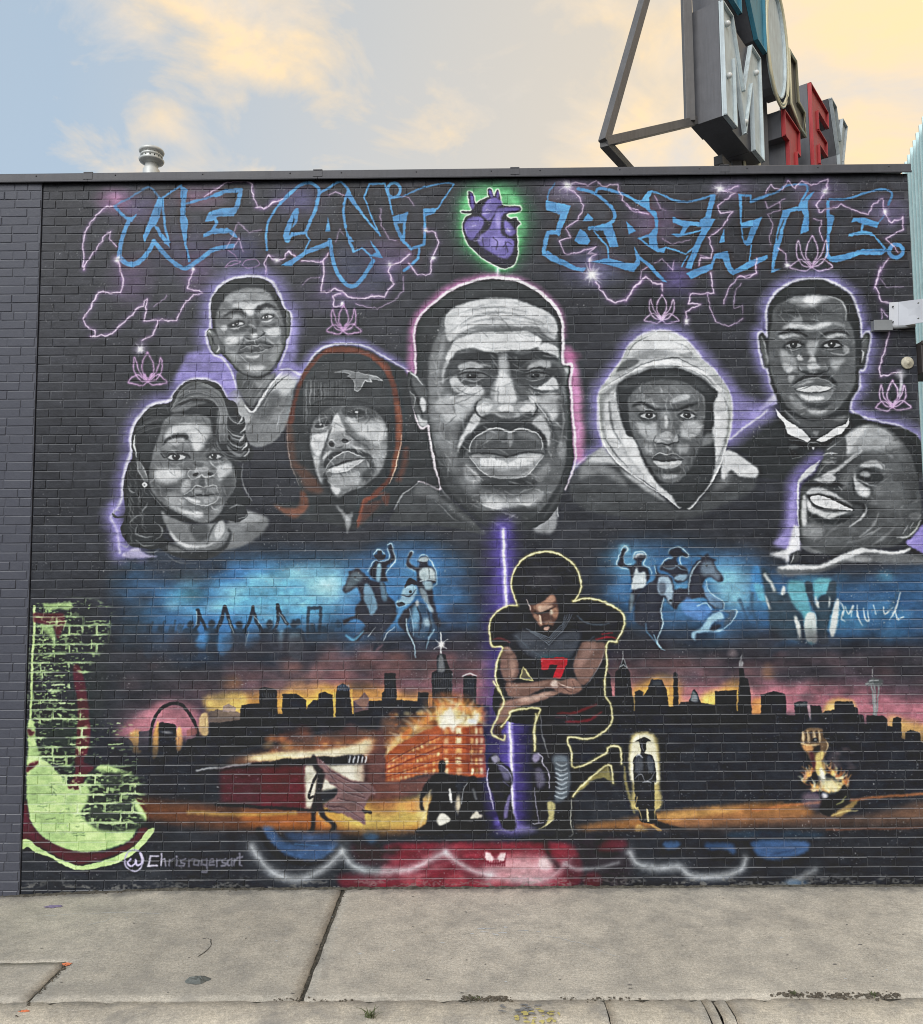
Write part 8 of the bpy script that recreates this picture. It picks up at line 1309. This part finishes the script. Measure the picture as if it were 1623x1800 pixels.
# crack and stains
def splat(name, cx, cy, rx, ry, mat, seed, n=26, lift=.0025, rag=.35, parent=None):
    r = random.Random(seed); V = [(cx, cy, float(gz(cx, cy)) + lift)]
    for k in range(n):
        t = 2 * math.pi * k / n; q = 1 - rag * r.random(); x, y = cx + rx * q * math.cos(t), cy + ry * q * math.sin(t); V.append((x, y, float(gz(x, y)) + lift))
    return mesh_obj(name, V, [(0, k + 1, (k + 1) % n + 1) for k in range(n)], mat, parent or side)
def strip(name, pts, w, mat, lift=.002, seed=0):
    r = random.Random(seed); V, Fs = [], []
    Q = []
    for a, b in zip(pts[:-1], pts[1:]):
        n = max(1, int((Vector(b) - Vector(a)).length / .03))
        for k in range(n): Q.append((a[0] + (b[0] - a[0]) * k / n + r.uniform(-.006, .006), a[1] + (b[1] - a[1]) * k / n + r.uniform(-.006, .006)))
    Q.append(pts[-1])
    for i, (x, y) in enumerate(Q):
        a = Vector(Q[max(0, i - 1)]); b = Vector(Q[min(len(Q) - 1, i + 1)]); t = (b - a).normalized() if (b - a).length > 0 else Vector((1, 0)); h = w * r.uniform(.4, 1.2) / 2 * (1 if 0 < i < len(Q) - 1 else .1)
        for s in (-1, 1):
            X, Y = x - t.y * h * s, y + t.x * h * s; V.append((X, Y, float(gz(X, Y)) + lift))
        if i: Fs.append((2 * i - 2, 2 * i, 2 * i + 1, 2 * i - 1))
    return mesh_obj(name, V, Fs, mat, side)
def G(px, py): p = on_z(px, py, -.02); return (float(p[0]), float(p[1]))
M_PUR = paint('violet_paint', (.22, .18, .30), .7, .3, var=.3, sc_=60); M_ORG = paint('orange_paint', (.75, .22, .10), .7, .3, var=.35, sc_=60)
M_WHT = paint('white_scuff', (.50, .52, .53), .8, .3, var=.2, sc_=50); M_CRK = paint('crack_dark', (.10, .095, .085), .95, .1, var=.4, sc_=60); M_GUM = paint('dark_gum', (.12, .115, .11), .8, .3, var=.4, sc_=60)
splat('paint_mark', *G(94, 1593), .075, .030, M_PUR, 1); splat('paint_mark', *G(117, 1697), .034, .022, M_ORG, 2); splat('paint_mark', *G(42, 1778), .034, .014, M_ORG, 3)
r0 = random.Random(8)
for k in range(9):
    x, y = G(r0.uniform(845, 960), r0.uniform(1632, 1648)); splat('scuff', x, y, r0.uniform(.02, .07), r0.uniform(.004, .012), M_WHT, 30 + k, 14, .0022, .7)
strip('hairline_crack', [G(345, 1686), G(358, 1678), G(370, 1667), G(371, 1655), G(362, 1652)], .006, M_CRK)
strip('hairline_crack', [G(957, 1648), G(990, 1654), G(1030, 1664), G(1062, 1676), G(1095, 1688)], .004, M_WHT, .002, 4); strip('hairline_crack', [G(50, 1611), G(130, 1608), G(230, 1608), G(285, 1611)], .004, M_WHT, .002, 5); strip('hairline_crack', [G(150, 1629), G(185, 1623), G(200, 1614)], .004, M_WHT, .002, 6)
for k in range(95):
    px, py = r0.uniform(10, 1615), 1568 + 185 * r0.random() ** 1.2; x, y = G(px, py); q = r0.uniform(.0025, .009)
    splat('gum_spot', x, y, q * r0.uniform(1, 2.2), q * .8, M_GUM if r0.random() < .72 else M_WHT, 60 + k, 9, .0022, .5)
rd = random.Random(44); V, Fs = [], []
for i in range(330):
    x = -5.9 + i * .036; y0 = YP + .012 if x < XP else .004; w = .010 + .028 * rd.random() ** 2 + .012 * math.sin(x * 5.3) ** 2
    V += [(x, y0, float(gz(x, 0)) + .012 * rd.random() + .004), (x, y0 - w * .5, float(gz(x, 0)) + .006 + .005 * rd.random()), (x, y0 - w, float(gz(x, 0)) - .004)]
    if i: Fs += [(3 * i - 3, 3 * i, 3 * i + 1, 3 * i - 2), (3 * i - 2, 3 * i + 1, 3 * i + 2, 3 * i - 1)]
mesh_obj('shadow_dirt_line', V, Fs, M_DIRT, side)  # dark dirt strip added along the wall foot to give contact shadow
# broken metal anchor plate
x, y = G(348, 1725); r1 = random.Random(5)
bm = bmesh.new(); M_RUST = paint('plate_iron', (.13, .14, .13), .6, .5, .3, var=.4, sc_=30)
n = 16; ring = []
for lv, (f, z) in enumerate(((1.0, .001), (.72, .012), (.30, .020))):
    ring.append([bm.verts.new((x + .072 * f * math.cos(6.283 * k / n) * r1.uniform(.75, 1.1), y + .045 * f * math.sin(6.283 * k / n) * r1.uniform(.75, 1.1), float(gz(x, y)) + z + r1.uniform(-.004, .006) * (lv > 0))) for k in range(n)])
for A, B in zip(ring[:-1], ring[1:]):
    for k in range(n): bm.faces.new((A[k], A[(k + 1) % n], B[(k + 1) % n], B[k]))
bm.faces.new(ring[-1]); o = bm_obj('metal_stub', bm, M_RUST); tag(o, 'small dark cut-off metal stub set in the grey pavement', 'metal stub')
# kerb stones
kerb = empty('kerb', (0, YK - .13, 0)); kerb['kind'] = 'structure'
def kerb_piece(x0, x1, seed, name='kerb_stone'):
    r = np.random.default_rng(seed); n = max(2, int((x1 - x0) / .05)); z0 = float(gz(0, YK)) - .002
    prof = [(0, -.20), (0, -.006), (-.006, 0), (-.08, .002), (-.17, -.002), (-.215, -.012), (-.25, -.036), (-.268, -.07), (-.275, -.20)]
    V, Fs = [], []; m = len(prof)
    for i in range(n + 1):
        x = x0 + (x1 - x0) * i / n; e = .006 * (i in (0, n)); ch = r.random() ** 5 * .02
        for j, (y, z) in enumerate(prof):
            k = (1 <= j <= 2) or (5 <= j <= 6)
            V.append((x + r.uniform(-.002, .002), YK + y + (-ch if j in (1, 2) else ch * .7 if j in (5, 6) else 0), z0 + float(gz(x, YK)) - float(gz(0, YK)) + z - e * (j > 0) - (ch * .4 if k else 0) + r.normal(0, .0008)))
    for i in range(n):
        for j in range(m - 1): Fs.append((i * m + j, i * m + j + 1, (i + 1) * m + j + 1, (i + 1) * m + j))
    Fs += [tuple(range(m)), tuple(range(n * m, n * m + m))[::-1]]
    return mesh_obj(name, V, Fs, M_KRB, kerb, True)
KX = [float(on_z(x, 1780, -.03)[0]) for x in (1068, 1243, 1262, 1287)]
kerb_piece(-6.4, KX[0] - .003, 1); kerb_piece(KX[0] + .003, KX[1] - .002, 2); kerb_piece(KX[1] + .004, KX[2] - .003, 3); kerb_piece(KX[2] + .009, KX[3] - .002, 4); kerb_piece(KX[3] + .003, 6.4, 5)
bm = bmesh.new(); bm_box(bm, (-6.4, YK - .25, -.30), (6.4, YK + .01, float(gz(0, YK)) - .05), 0); bm_obj('joint_soil', bm, M_DIRT, kerb)
M_YEL = paint('yellow_paint', (.42, .36, .13), .7, .3, var=.3, sc_=30)
def kerb_mark(px, py, rx, ry, mat, seed):
    x, y = G(px, py); r = random.Random(seed); n = 20; V = [(x, y, 0)]
    n = 40; ph = [r.uniform(0, 6.28) for _ in range(5)]
    for k in range(n):
        t = 6.283 * k / n; q = .75 + sum(.16 / (i + 1.2) * math.sin((i + 2) * t + ph[i]) for i in range(5)) + r.uniform(-.06, .06); V.append((x + rx * q * math.cos(t), y + ry * q * math.sin(t), 0))
    def hz(Y):
        u = YK - Y
        return float(gz(0, YK)) + (.0055 if u < .17 else .0055 - .010 * (u - .17) / .045 if u < .215 else -.0045 - .024 * (u - .215) / .035)
    mesh_obj('paint_mark', [(a, b, hz(b) + .0012 * (seed % 7)) for a, b, _ in V], [(0, k + 1, (k + 1) % n + 1) for k in range(n)], mat, kerb)
ry_ = random.Random(6)
for s in range(26): kerb_mark(ry_.gauss(945, 20), ry_.uniform(1776, 1800), ry_.uniform(.006, .024), ry_.uniform(.005, .016), M_YEL, s)
M_GRY = paint('grey_patch', (.20, .20, .20), .85, .3, var=.3, sc_=30)
for s in range(16): kerb_mark(ry_.gauss(905, 24), ry_.uniform(1768, 1786), ry_.uniform(.008, .03), ry_.uniform(.006, .016), M_GRY, s + 30)
# soil crumbs and weeds along the joint
M_SOIL = paint('soil_crumb', (.11, .095, .075), .95, .1, var=.5, sc_=50); M_WEED = paint('dry_weed', (.10, .115, .055), .8, .2, var=.4, sc_=40)
bm = bmesh.new(); r2 = random.Random(3)
def crumbs(pa, pb, n, spread, smax):
    for _ in range(n):
        t = r2.random(); x, y = G(pa[0] + (pb[0] - pa[0]) * t, pa[1] + (pb[1] - pa[1]) * t); y += r2.gauss(0, spread); x += r2.gauss(0, spread * .5); s = r2.uniform(.002, smax)
        bmesh.ops.create_icosphere(bm, subdivisions=1, radius=s, matrix=Matrix.Translation((x, y, float(gz(x, y)) + s * .35)) @ Matrix.Diagonal((r2.uniform(.8, 1.6), r2.uniform(.8, 1.5), .7, 1)))
crumbs((812, 1757), (900, 1757), 120, .014, .009); crumbs((1360, 1750), (1580, 1752), 190, .016, .010); crumbs((980, 1757), (1130, 1757), 40, .012, .006); crumbs((480, 1757), (620, 1760), 40, .010, .006); crumbs((20, 1795), (118, 1698), 50, .010, .006); crumbs((530, 1750), (608, 1568), 70, .006, .005); crumbs((40, 1573), (1600, 1560), 150, .010, .006)
o = bm_obj('soil_crumbs', bm, M_SOIL); tag(o, 'dark soil crumbs and grit gathered along the pavement joints', 'grit', kind='stuff')
def weed(px, py, n, h, name, label):
    x, y = G(px, py); r = random.Random(int(px)); V, Fs = [], []
    for _ in range(n):
        a = r.uniform(0, 6.28); L = h * r.uniform(.5, 1.1); w = r.uniform(.003, .007); lean = r.uniform(.3, 1.1); b = len(V); bx, by = x + r.gauss(0, .012), y + r.gauss(0, .008)
        for i in range(4):
            t = i / 3; cx, cy, cz = bx + math.cos(a) * L * lean * t * t, by + math.sin(a) * L * lean * t * t, float(gz(x, y)) + L * t * (1 - .4 * t * lean)
            ww = w * (1 - t * .85)
            V += [(cx - math.sin(a) * ww, cy + math.cos(a) * ww, cz), (cx + math.sin(a) * ww, cy - math.cos(a) * ww, cz)]
            if i: Fs.append((b + 2 * i - 2, b + 2 * i - 1, b + 2 * i + 1, b + 2 * i))
    o = mesh_obj(name, V, Fs, M_WEED); tag(o, label, 'weed'); return o
weed(650, 1788, 26, .055, 'weed', 'small dark weed sprouting from the kerb top'); weed(834, 1757, 16, .028, 'weed', 'low weed in a clump of soil at the kerb joint')
weed(1395, 1750, 14, .026, 'weed', 'tiny weed in the soil strip right of the broken kerb'); weed(1535, 1752, 12, .024, 'weed', 'tiny weed in the last soil clump along the kerb joint')
# road and ground
M_ASP = paint('asphalt', (.05, .05, .052), .9, .3, var=.3, sc_=30, bump=.003); M_GND = paint('ground', (.09, .088, .08), .95, .2, var=.3, sc_=.3)
o = mesh_obj('road', [(-60, -14, -.165), (60, -14, -.165), (60, YK - .26, -.165), (-60, YK - .26, -.165)], [(0, 1, 2, 3)], M_ASP); o['kind'] = 'structure'
o = mesh_obj('ground', [(-700, -700, -.40), (700, -700, -.40), (700, 900, -.40), (-700, 900, -.40)], [(0, 1, 2, 3)], M_GND); o['kind'] = 'structure'
# ------------------------------------------------------------------ roof vent
c = P(266, 300, .95); vent = empty('roof_vent', (c.x, .95, TOP - .62))
tag(vent, 'white round metal roof vent with slotted collar above the dark parapet', 'roof vent')
M_VNT = paint('vent_metal', (.56, .57, .55), .45, .5, .25, var=.08, sc_=14); M_VIN = paint('vent_dark', (.04, .04, .04), .8, .2)
s_ = (P(276, 300, .95) - P(256, 300, .95)).length / 20     # metres per photo pixel there
zt = lambda py: float(on_y(266, py, .95)[2])
MT = Matrix.Translation((c.x, .95, 0))
bm = bmesh.new(); bm_lathe(bm, [(14 * s_, TOP - .62), (14 * s_, zt(299)), (11.5 * s_, zt(296)), (10.5 * s_, zt(288))], 30, MT); bm_obj('pipe', bm, M_VNT, vent, True)
bm = bmesh.new(); bm_lathe(bm, [(10 * s_, zt(289)), (20 * s_, zt(285)), (21.5 * s_, zt(282)), (20 * s_, zt(281)), (13 * s_, zt(280))], 34, MT); bm_obj('lower_skirt', bm, M_VNT, vent, True)
bm = bmesh.new(); bm_lathe(bm, [(13 * s_, zt(281)), (13 * s_, zt(270))], 30, MT); bm_obj('inner_drum', bm, M_VIN, vent, True)
bm = bmesh.new(); bm_lathe(bm, [(18 * s_, zt(276)), (18.6 * s_, zt(275)), (18.6 * s_, zt(273.5)), (18 * s_, zt(273))], 30, MT); bm_obj('collar', bm, M_VNT, vent, True)
bm = bmesh.new(); bm_lathe(bm, [(14 * s_, zt(272)), (20 * s_, zt(270)), (21.5 * s_, zt(267)), (20 * s_, zt(264)), (12 * s_, zt(261)), (2 * s_, zt(260))], 34, MT); bm_obj('cap', bm, M_VNT, vent, True)
for k in range(14):
    a = 6.283 * k / 14; bm = bmesh.new(); bm_box(bm, (-2.6 * s_, -.004, zt(281)), (2.6 * s_, .004, zt(271)), .001, MT @ Matrix.Rotation(a, 4, 'Z') @ Matrix.Translation((0, -16 * s_, 0))); bm_obj('louvre_bar', bm, M_VNT, vent)
# ------------------------------------------------------------------ roof sign
U = Vector((.6, .8, 0)).normalized(); NN = Vector((U.y, -U.x, 0))     # along the sign, and out of its face
O0 = P(1266, 107, 1.25); O0.z = 0
sign = empty('roof_sign', (O0.x, O0.y, TOP - .62))
tag(sign, 'big channel letter sign on a dark steel frame standing on the roof', 'sign')
def SP(w, z, n=0.0): return Vector((O0.x, O0.y, 0)) + U * w + NN * n + Vector((0, 0, z))
def wz(px, py):                              # sign coordinates of a photo position in the face plane
    d = Vector(ray(px, py)); t = (Vector((O0.x, O0.y, 0)) - Vector(CAM)).dot(NN) / d.dot(NN); q = Vector(CAM) + d * t
    return (q - Vector((O0.x, O0.y, 0))).dot(U), q.z
M_BOX = aged('sign_can', (.115, .115, .125), .45); M_STL = aged('frame_steel', (.125, .118, .115), .45)
M_FW = aged('letter_white', (.60, .68, .70), .45, .15); M_FT = aged('letter_teal', (.06, .26, .36), .45); M_FR = aged('letter_red', (.45, .035, .04), .45)
M_FG = aged('letter_grey', (.40, .44, .45), .45); M_NEO = paint('neon_tube', (.62, .58, .40), .25, .6, var=.05, sc_=8, bump=0); M_NDK = paint('neon_back', (.16, .15, .12), .5, .4); M_BLB = paint('bulb_glass', (.75, .76, .74), .15, .6, var=.03, bump=0)
def can(parts, w0, z0, dep, mface, bulbs=(), rim=.03, nb=0.0):
    SP = lambda w, z, n=0.0: globals()['SP'](w, z, n + nb)
    # a channel letter: dark can with its return walls, a bright sunk face and bulbs
    root = None
    for poly in parts:
        n = len(poly); pts = [(w0 + a, z0 + b) for a, b in poly]; cx = sum(p[0] for p in pts) / n
        V = [SP(a, b, -dep) for a, b in pts] + [SP(a, b, 0) for a, b in pts]
        Fs = [tuple(range(n))] + [(k, (k + 1) % n, n + (k + 1) % n, n + k) for k in range(n)] + [tuple(range(n, 2 * n))[::-1]]
        bm = bmesh.new(); vv = [bm.verts.new(v) for v in V]
        for f in Fs: bm.faces.new([vv[k] for k in f])
        o = bm_obj('letter', bm, M_BOX, sign)
        bm = bmesh.new(); vv = [bm.verts.new(SP(a, b, .004)) for a, b in pts] + [bm.verts.new(SP(a, b, .018)) for a, b in pts]
        for k in range(n): bm.faces.new((vv[k], vv[(k + 1) % n], vv[n + (k + 1) % n], vv[n + k]))
        bm.faces.new(vv[:n]); bm.faces.new(vv[n:]); f = bm_obj('letter_face', bm, mface, o)
        bm = bmesh.new()
        for k in range(n):
            (a0_, b0_), (a1_, b1_) = pts[k], pts[(k + 1) % n]; A_, B_ = SP(a0_, b0_, .019), SP(a1_, b1_, .019); dv = (B_ - A_)
            if dv.length < .004: continue
            mid = Vector((sum(p[0] for p in pts) / n, sum(p[1] for p in pts) / n)); t_ = dv.normalized(); inn = NN.cross(t_) * .014
            q_ = [A_, B_, B_ + inn, A_ + inn]; lo_ = [bm.verts.new(v) for v in q_]; hi_ = [bm.verts.new(v + NN * rim) for v in q_]
            bm.faces.new(lo_); bm.faces.new(hi_)
            for j in range(4): bm.faces.new((lo_[j], lo_[(j + 1) % 4], hi_[(j + 1) % 4], hi_[j]))
        bm_obj('letter_rim', bm, mface, o)
        root = o
    for a, b in bulbs:
        bm = bmesh.new(); bmesh.ops.create_uvsphere(bm, u_segments=12, v_segments=8, radius=.03, matrix=Matrix.Translation(SP(w0 + a, z0 + b, .035))); bm_obj('bulb', bm, M_BLB, root, True)
zM0, zM1 = wz(1272, 207)[1], wz(1265, 6)[1]; hM = zM1 - zM0; wM = 1.12
print('sign', zM0, zM1, TOP, wz(1340, 290), wz(1375, 195), wz(1396, 195), wz(1420, 146), wz(1456, 200), wz(1485, 240), wz(1342, 97), wz(1310, 55))
st = .30
can([[(0, 0), (st, 0), (st, hM * .62), (wM / 2, 0 + hM * .05), (wM - st, hM * .62), (wM - st, 0), (wM, 0), (wM, hM), (wM - st * .95, hM), (wM / 2, hM * .45), (st * .95, hM), (0, hM)]], 0, zM0, .30, M_FW, ((.14, hM * .86), (.98, hM * .80), (.56, hM * .16), (.14, hM * .4)))
def neon(ptsq, name='neon_tube', parent=None, nb=0.0):
    for off in (0, .05):
        cx = sum(p[0] for p in ptsq) / len(ptsq); cz = sum(p[1] for p in ptsq) / len(ptsq)
        bm = bmesh.new(); bm_tube(bm, [SP(cx + (a - cx) * (1 - off), cz + (b - cz) * (1 - off), .05 + nb) for a, b in ptsq], .014, 8, True); bm_obj(name, bm, M_NEO, parent or sign, True)
def ring(w, z, rw, rz, n=28): return [(w + rw * math.cos(6.283 * k / n), z + rz * math.sin(6.283 * k / n)) for k in range(n)]
# O behind the M
can([ring(1.22, zM0 + .28, .27, .56)], 0, 0, .12, M_NDK, nb=-.17); neon(ring(1.22, zM0 + .28, .28, .58), nb=-.17)
bm = bmesh.new(); MS = Matrix(((U.x, NN.x, 0, O0.x), (U.y, NN.y, 0, O0.y), (0, 0, 1, 0), (0, 0, 0, 1)))
bm_box(bm, (.004, -.292, zM0 + .003), (wM - .004, -.012, zM1 - .003), .004, MS); bm_obj('backing_box', bm, M_BOX, sign)
# T, E, Y of the lower row
def box_letter(kind, w0, w1, z0, z1, dep, mf):
    w, h = w1 - w0, z1 - z0
    if kind == 'T': p = [(w * .22, 0), (w * .78, 0), (w * .78, h * .76), (w, h * .76), (w, h), (0, h), (0, h * .76), (w * .22, h * .76)]
    if kind == 'E': p = [(0, 0), (w, 0), (w, h * .2), (w * .38, h * .2), (w * .38, h * .41), (w * .85, h * .41), (w * .85, h * .59), (w * .38, h * .59), (w * .38, h * .8), (w, h * .8), (w, h), (0, h)]
    if kind == 'Y': p = [(w * .36, 0), (w * .64, 0), (w * .64, h * .45), (w, h), (w * .7, h), (w * .5, h * .66), (w * .3, h), (0, h), (w * .36, h * .45)]
    if kind == 'N': p = [(0, 0), (w * .28, 0), (w * .28, h * .55), (w * .72, 0), (w, 0), (w, h), (w * .72, h), (w * .72, h * .45), (w * .28, h), (0, h)]
    can([p], w0, z0, dep, mf)
tw0, tz1 = wz(1374, 196); tw1, _ = wz(1396, 250); box_letter('T', tw0 - .04, tw1 + .10, zM0 - .35, tz1, .34, M_FR)
ew0, ez1 = wz(1419, 146); ew1, ez0 = wz(1458, 292); box_letter('E', ew0, ew0 + .86, ez1 - 1.15, ez1, .34, M_FR)
yw0, yz1 = wz(1452, 166); box_letter('Y', yw0 + .12, yw0 + 1.05, yz1 - 1.2, yz1 - .0, .34, M_FG)
# upper row: teal N, white dial O, neon L
nw1, nz0 = wz(1341, 97); box_letter('N', nw1 - 1.10, nw1, nz0, nz0 + 1.15, .34, M_FT)
ow, oz = wz(1357, 75); can([ring(ow + .05, oz, .34, .62)], 0, 0, .10, M_FW); neon(ring(ow + .05, oz - .02, .40, .70))
a0 = wz(1379, 88); a1 = wz(1406, 238)
lw, lz, lh = a0[0], a1[1], a0[1] - a1[1]
Lp = [(lw, lz + lh * .18), (lw + .34, lz), (lw + .60, lz), (lw + .60, lz + .30), (lw + .34, lz + .32), (lw + .30, lz + lh), (lw, lz + lh)]
can([[(a + .02, b) for a, b in Lp]], 0, 0, .08, M_NDK); neon(Lp)
# frame
bm = bmesh.new(); p0 = P(1213, 215, 1.35); bm_bar(bm, p0, (p0.x, p0.y, zM1 + 1.3), .085, .085); bm_obj('post', bm, M_STL, sign)
A = P(1062, 250, .55); B = P(1222, 213, 1.42); C = P(1150, -60, 1.1); Dn = P(1118, 312, 1.35); Dn.z -= .0
for nm, a, b in (('brace', A, C), ('brace', A, B), ('brace', A, Dn)):
    bm = bmesh.new(); bm_bar(bm, a, b, .074, .074); bm_obj(nm, bm, M_STL, sign)
bm = bmesh.new(); bm_bar(bm, Dn, (Dn.x, Dn.y, TOP - .62), .09); bm_obj('post', bm, M_STL, sign)
for w in (.95, 1.9, 2.7, 3.6):
    bm = bmesh.new(); a = SP(w, TOP - .62, -.20); bm_bar(bm, a, (a.x, a.y, zM1 + .9 - .25 * w), .10); bm_obj('post', bm, M_STL, sign)
for z in (zM0 - .12, zM0 + 1.02):
    bm = bmesh.new(); bm_bar(bm, SP(.55 if z < zM0 else .1, z, -.24), SP(4.7, z, -.24), .09); bm_obj('rail', bm, M_STL, sign)
# ------------------------------------------------------------------ things fixed to the wall
jb_ = empty('junction_box', tuple(P(1546, 576, 0))); tag(jb_, 'small grey electrical box on the wall beside the white bracket', 'electrical box')
M_JB = paint('box_grey', (.23, .24, .245), .5, .4, .1, var=.1); a = P(1531, 584, 0); b = P(1561, 567, 0)
bm = bmesh.new(); bm_box(bm, (a.x, -.055, a.z), (b.x, -.001, b.z), .004); bm_obj('case', bm, M_JB, jb_)
bm = bmesh.new(); bm_box(bm, (a.x - .003, -.063, a.z - .003), (b.x + .003, -.056, b.z + .003), .002); bm_obj('lid', bm, M_JB, jb_)
bm = bmesh.new(); z = (a.z + b.z) / 2 - .01; bm_tube(bm, [(b.x, -.03, z), (b.x + .06, -.03, z), (b.x + .12, -.035, z + .004), (b.x + .18, -.04, z + .01)], .014, 10); bm_obj('conduit', bm, M_JB, jb_, True)
br = empty('wall_bracket', tuple(P(1590, 550, 0))); tag(br, 'white bent steel bracket bolted to the right end of the mural wall', 'bracket')
M_BK = paint('bracket_white', (.62, .63, .66), .4, .5, .1, var=.05); q = [P(1563, 532, 0), P(1579, 531, 0), P(1579, 574, 0), P(1563, 574, 0)]
def plate(name, pts, thick, mat, parent):
    p = [Vector(v) for v in pts]; n = (p[1] - p[0]).cross(p[-1] - p[0]).normalized() * thick; bm = bmesh.new(); A_ = [bm.verts.new(v) for v in p]; B_ = [bm.verts.new(v + n) for v in p]; k_ = len(p)
    bm.faces.new(A_); bm.faces.new(B_[::-1])
    for k in range(k_): bm.faces.new((A_[k], B_[k], B_[(k + 1) % k_], A_[(k + 1) % k_]))
    return bm_obj(name, bm, mat, parent)
plate('flange', [v + Vector((0, -.006, 0)) for v in q], .005, M_BK, br)
e1, e2 = P(1622, 525, -.16), P(1626, 566, -.16); plate('arm', [q[1] + Vector((.001, -.006, 0)), e1, e2, q[2] + Vector((.001, -.006, 0))], .005, M_BK, br)
f1 = Vector((e1.x + .35, -.16, e1.z)); plate('arm_end', [e1 + Vector((.001, 0, 0)), f1, Vector((f1.x, -.16, e2.z)), e2 + Vector((.001, 0, 0))], .005, M_BK, br)
for py in (539, 566):
    v = P(1570, py, -.012); bm = bmesh.new(); bmesh.ops.create_cone(bm, cap_ends=True, segments=6, radius1=.006, radius2=.006, depth=.008, matrix=Matrix.Translation((v.x, -.014, v.z)) @ Matrix.Rotation(1.5708, 4, 'X')); bm_obj('bolt', bm, M_VIN, br)
    v = P(1619, py - 6, -.16); bm = bmesh.new(); bmesh.ops.create_cone(bm, cap_ends=True, segments=6, radius1=.006, radius2=.006, depth=.008, matrix=Matrix.Translation((v.x - .02, -.165, v.z)) @ Matrix.Rotation(1.5708, 4, 'X')); bm_obj('bolt', bm, M_RUST, br)
v = P(1595, 638, 0); bm = bmesh.new(); MM = Matrix.Translation((v.x, 0, v.z)) @ Matrix.Rotation(1.5708, 4, 'X'); bm_lathe(bm, [(.047, .0), (.047, .008), (.042, .012), (.014, .013), (.013, .018), (.002, .019)], 24, MM)
M_DSC = paint('plate_cream', (.48, .44, .34), .6, .4, var=.25, sc_=60); o = bm_obj('anchor_plate', bm, M_DSC, None, True); tag(o, 'round cream anchor plate on the wall under the white bracket', 'anchor plate')
# dark sign box beyond the corner
sb = empty('dark_sign_box', tuple(P(1650, 628, .1))); tag(sb, 'dark brown box mounted at the wall corner below the bracket', 'sign box')
M_DSB = paint('dark_box', (.05, .042, .04), .5, .4, var=.15); a = P(1608, 655, -.05); b = P(1626, 600, -.05)
bm = bmesh.new(); bm_box(bm, (max(a.x, XR + .006), -.05, a.z), (b.x + .5, .25, b.z), .006); bm_obj('case', bm, M_DSB, sb)
bm = bmesh.new(); bm_box(bm, (max(a.x, XR + .006) - .0, -.062, b.z - .02), (b.x + .5, -.051, b.z + .004), .002); bm_obj('rim', bm, M_DSB, sb)
# ------------------------------------------------------------------ glass tower
TD = Vector((.318, .948, 0)).normalized(); TN = Vector((-TD.y, TD.x, 0))
T0 = P(1640, 900, 26.0); T0.z = 0; tz = 19.15
tower = empty('glass_tower', (T0.x, T0.y, -.4)); tag(tower, 'pale aqua glass tower with vertical fins beyond the wall corner', 'building')
M_GL = NT('aqua_glass', .25, .6); M_GL.color(M_GL.mix(M_GL.ramp(M_GL.noise(.8, 3, .5), [(.3, 0.0), (.7, 1.0)]), (.24, .46, .48), (.36, .58, .58))); M_GL = M_GL.m
M_FIN = paint('tower_fin', (.50, .66, .66), .4, .5, .2, var=.1, sc_=1); M_TW = paint('tower_window', (.05, .07, .09), .15, .6, var=.2, sc_=1)
def TP(u, z, n=0.0): return Vector((T0.x, T0.y, 0)) + TD * u + TN * n + Vector((0, 0, z))
bm = bmesh.new(); vv = [bm.verts.new(v) for v in (TP(-8, -.4), TP(30, -.4), TP(30, -.4, -18), TP(-8, -.4, -18), TP(-8, tz), TP(30, tz), TP(30, tz, -18), TP(-8, tz, -18))]
for f in ((0, 1, 2, 3), (4, 5, 6, 7), (0, 1, 5, 4), (1, 2, 6, 5), (2, 3, 7, 6), (3, 0, 4, 7)): bm.faces.new([vv[k] for k in f])
bm_obj('curtain_wall', bm, M_GL, tower)
fin = None
for k in range(62):
    u = -7.8 + k * .6; bm = bmesh.new(); w = .05
    vv = [bm.verts.new(TP(u + a, z, n)) for z in (-.4, tz + .12) for a, n in ((-w, .002), (w, .002), (w, .14), (-w, .14))]
    for f in ((0, 1, 2, 3), (4, 5, 6, 7), (0, 1, 5, 4), (1, 2, 6, 5), (2, 3, 7, 6), (3, 0, 4, 7)): bm.faces.new([vv[i] for i in f])
    bm_obj('fin', bm, M_FIN, tower)
for j in range(1, int(tz / 3.4) + 1):
    z = j * 3.4; bm = bmesh.new(); vv = [bm.verts.new(TP(u, zz, n)) for zz in (z - .08, z + .08) for u, n in ((-8, .003), (30, .003), (30, .05), (-8, .05))]
    for f in ((0, 1, 2, 3), (4, 5, 6, 7), (0, 1, 5, 4), (1, 2, 6, 5), (2, 3, 7, 6), (3, 0, 4, 7)): bm.faces.new([vv[i] for i in f])
    bm_obj('floor_band', bm, M_FIN, tower)
rt = random.Random(17)
for k in range(70):
    u = -7.5 + rt.randrange(60) * .6; j = rt.randrange(max(1, int(tz / 3.4))); z0 = j * 3.4 + rt.choice((.5, 1.4, 2.0)); hh = rt.uniform(.9, 1.5)
    bm = bmesh.new(); vv = [bm.verts.new(TP(u + a, z, n)) for z in (z0, z0 + hh) for a, n in ((-.24, .004), (.24, .004), (.24, .03), (-.24, .03))]
    for f in ((0, 1, 2, 3), (4, 5, 6, 7), (0, 1, 5, 4), (1, 2, 6, 5), (2, 3, 7, 6), (3, 0, 4, 7)): bm.faces.new([vv[i] for i in f])
    bm_obj('window', bm, M_TW, tower)
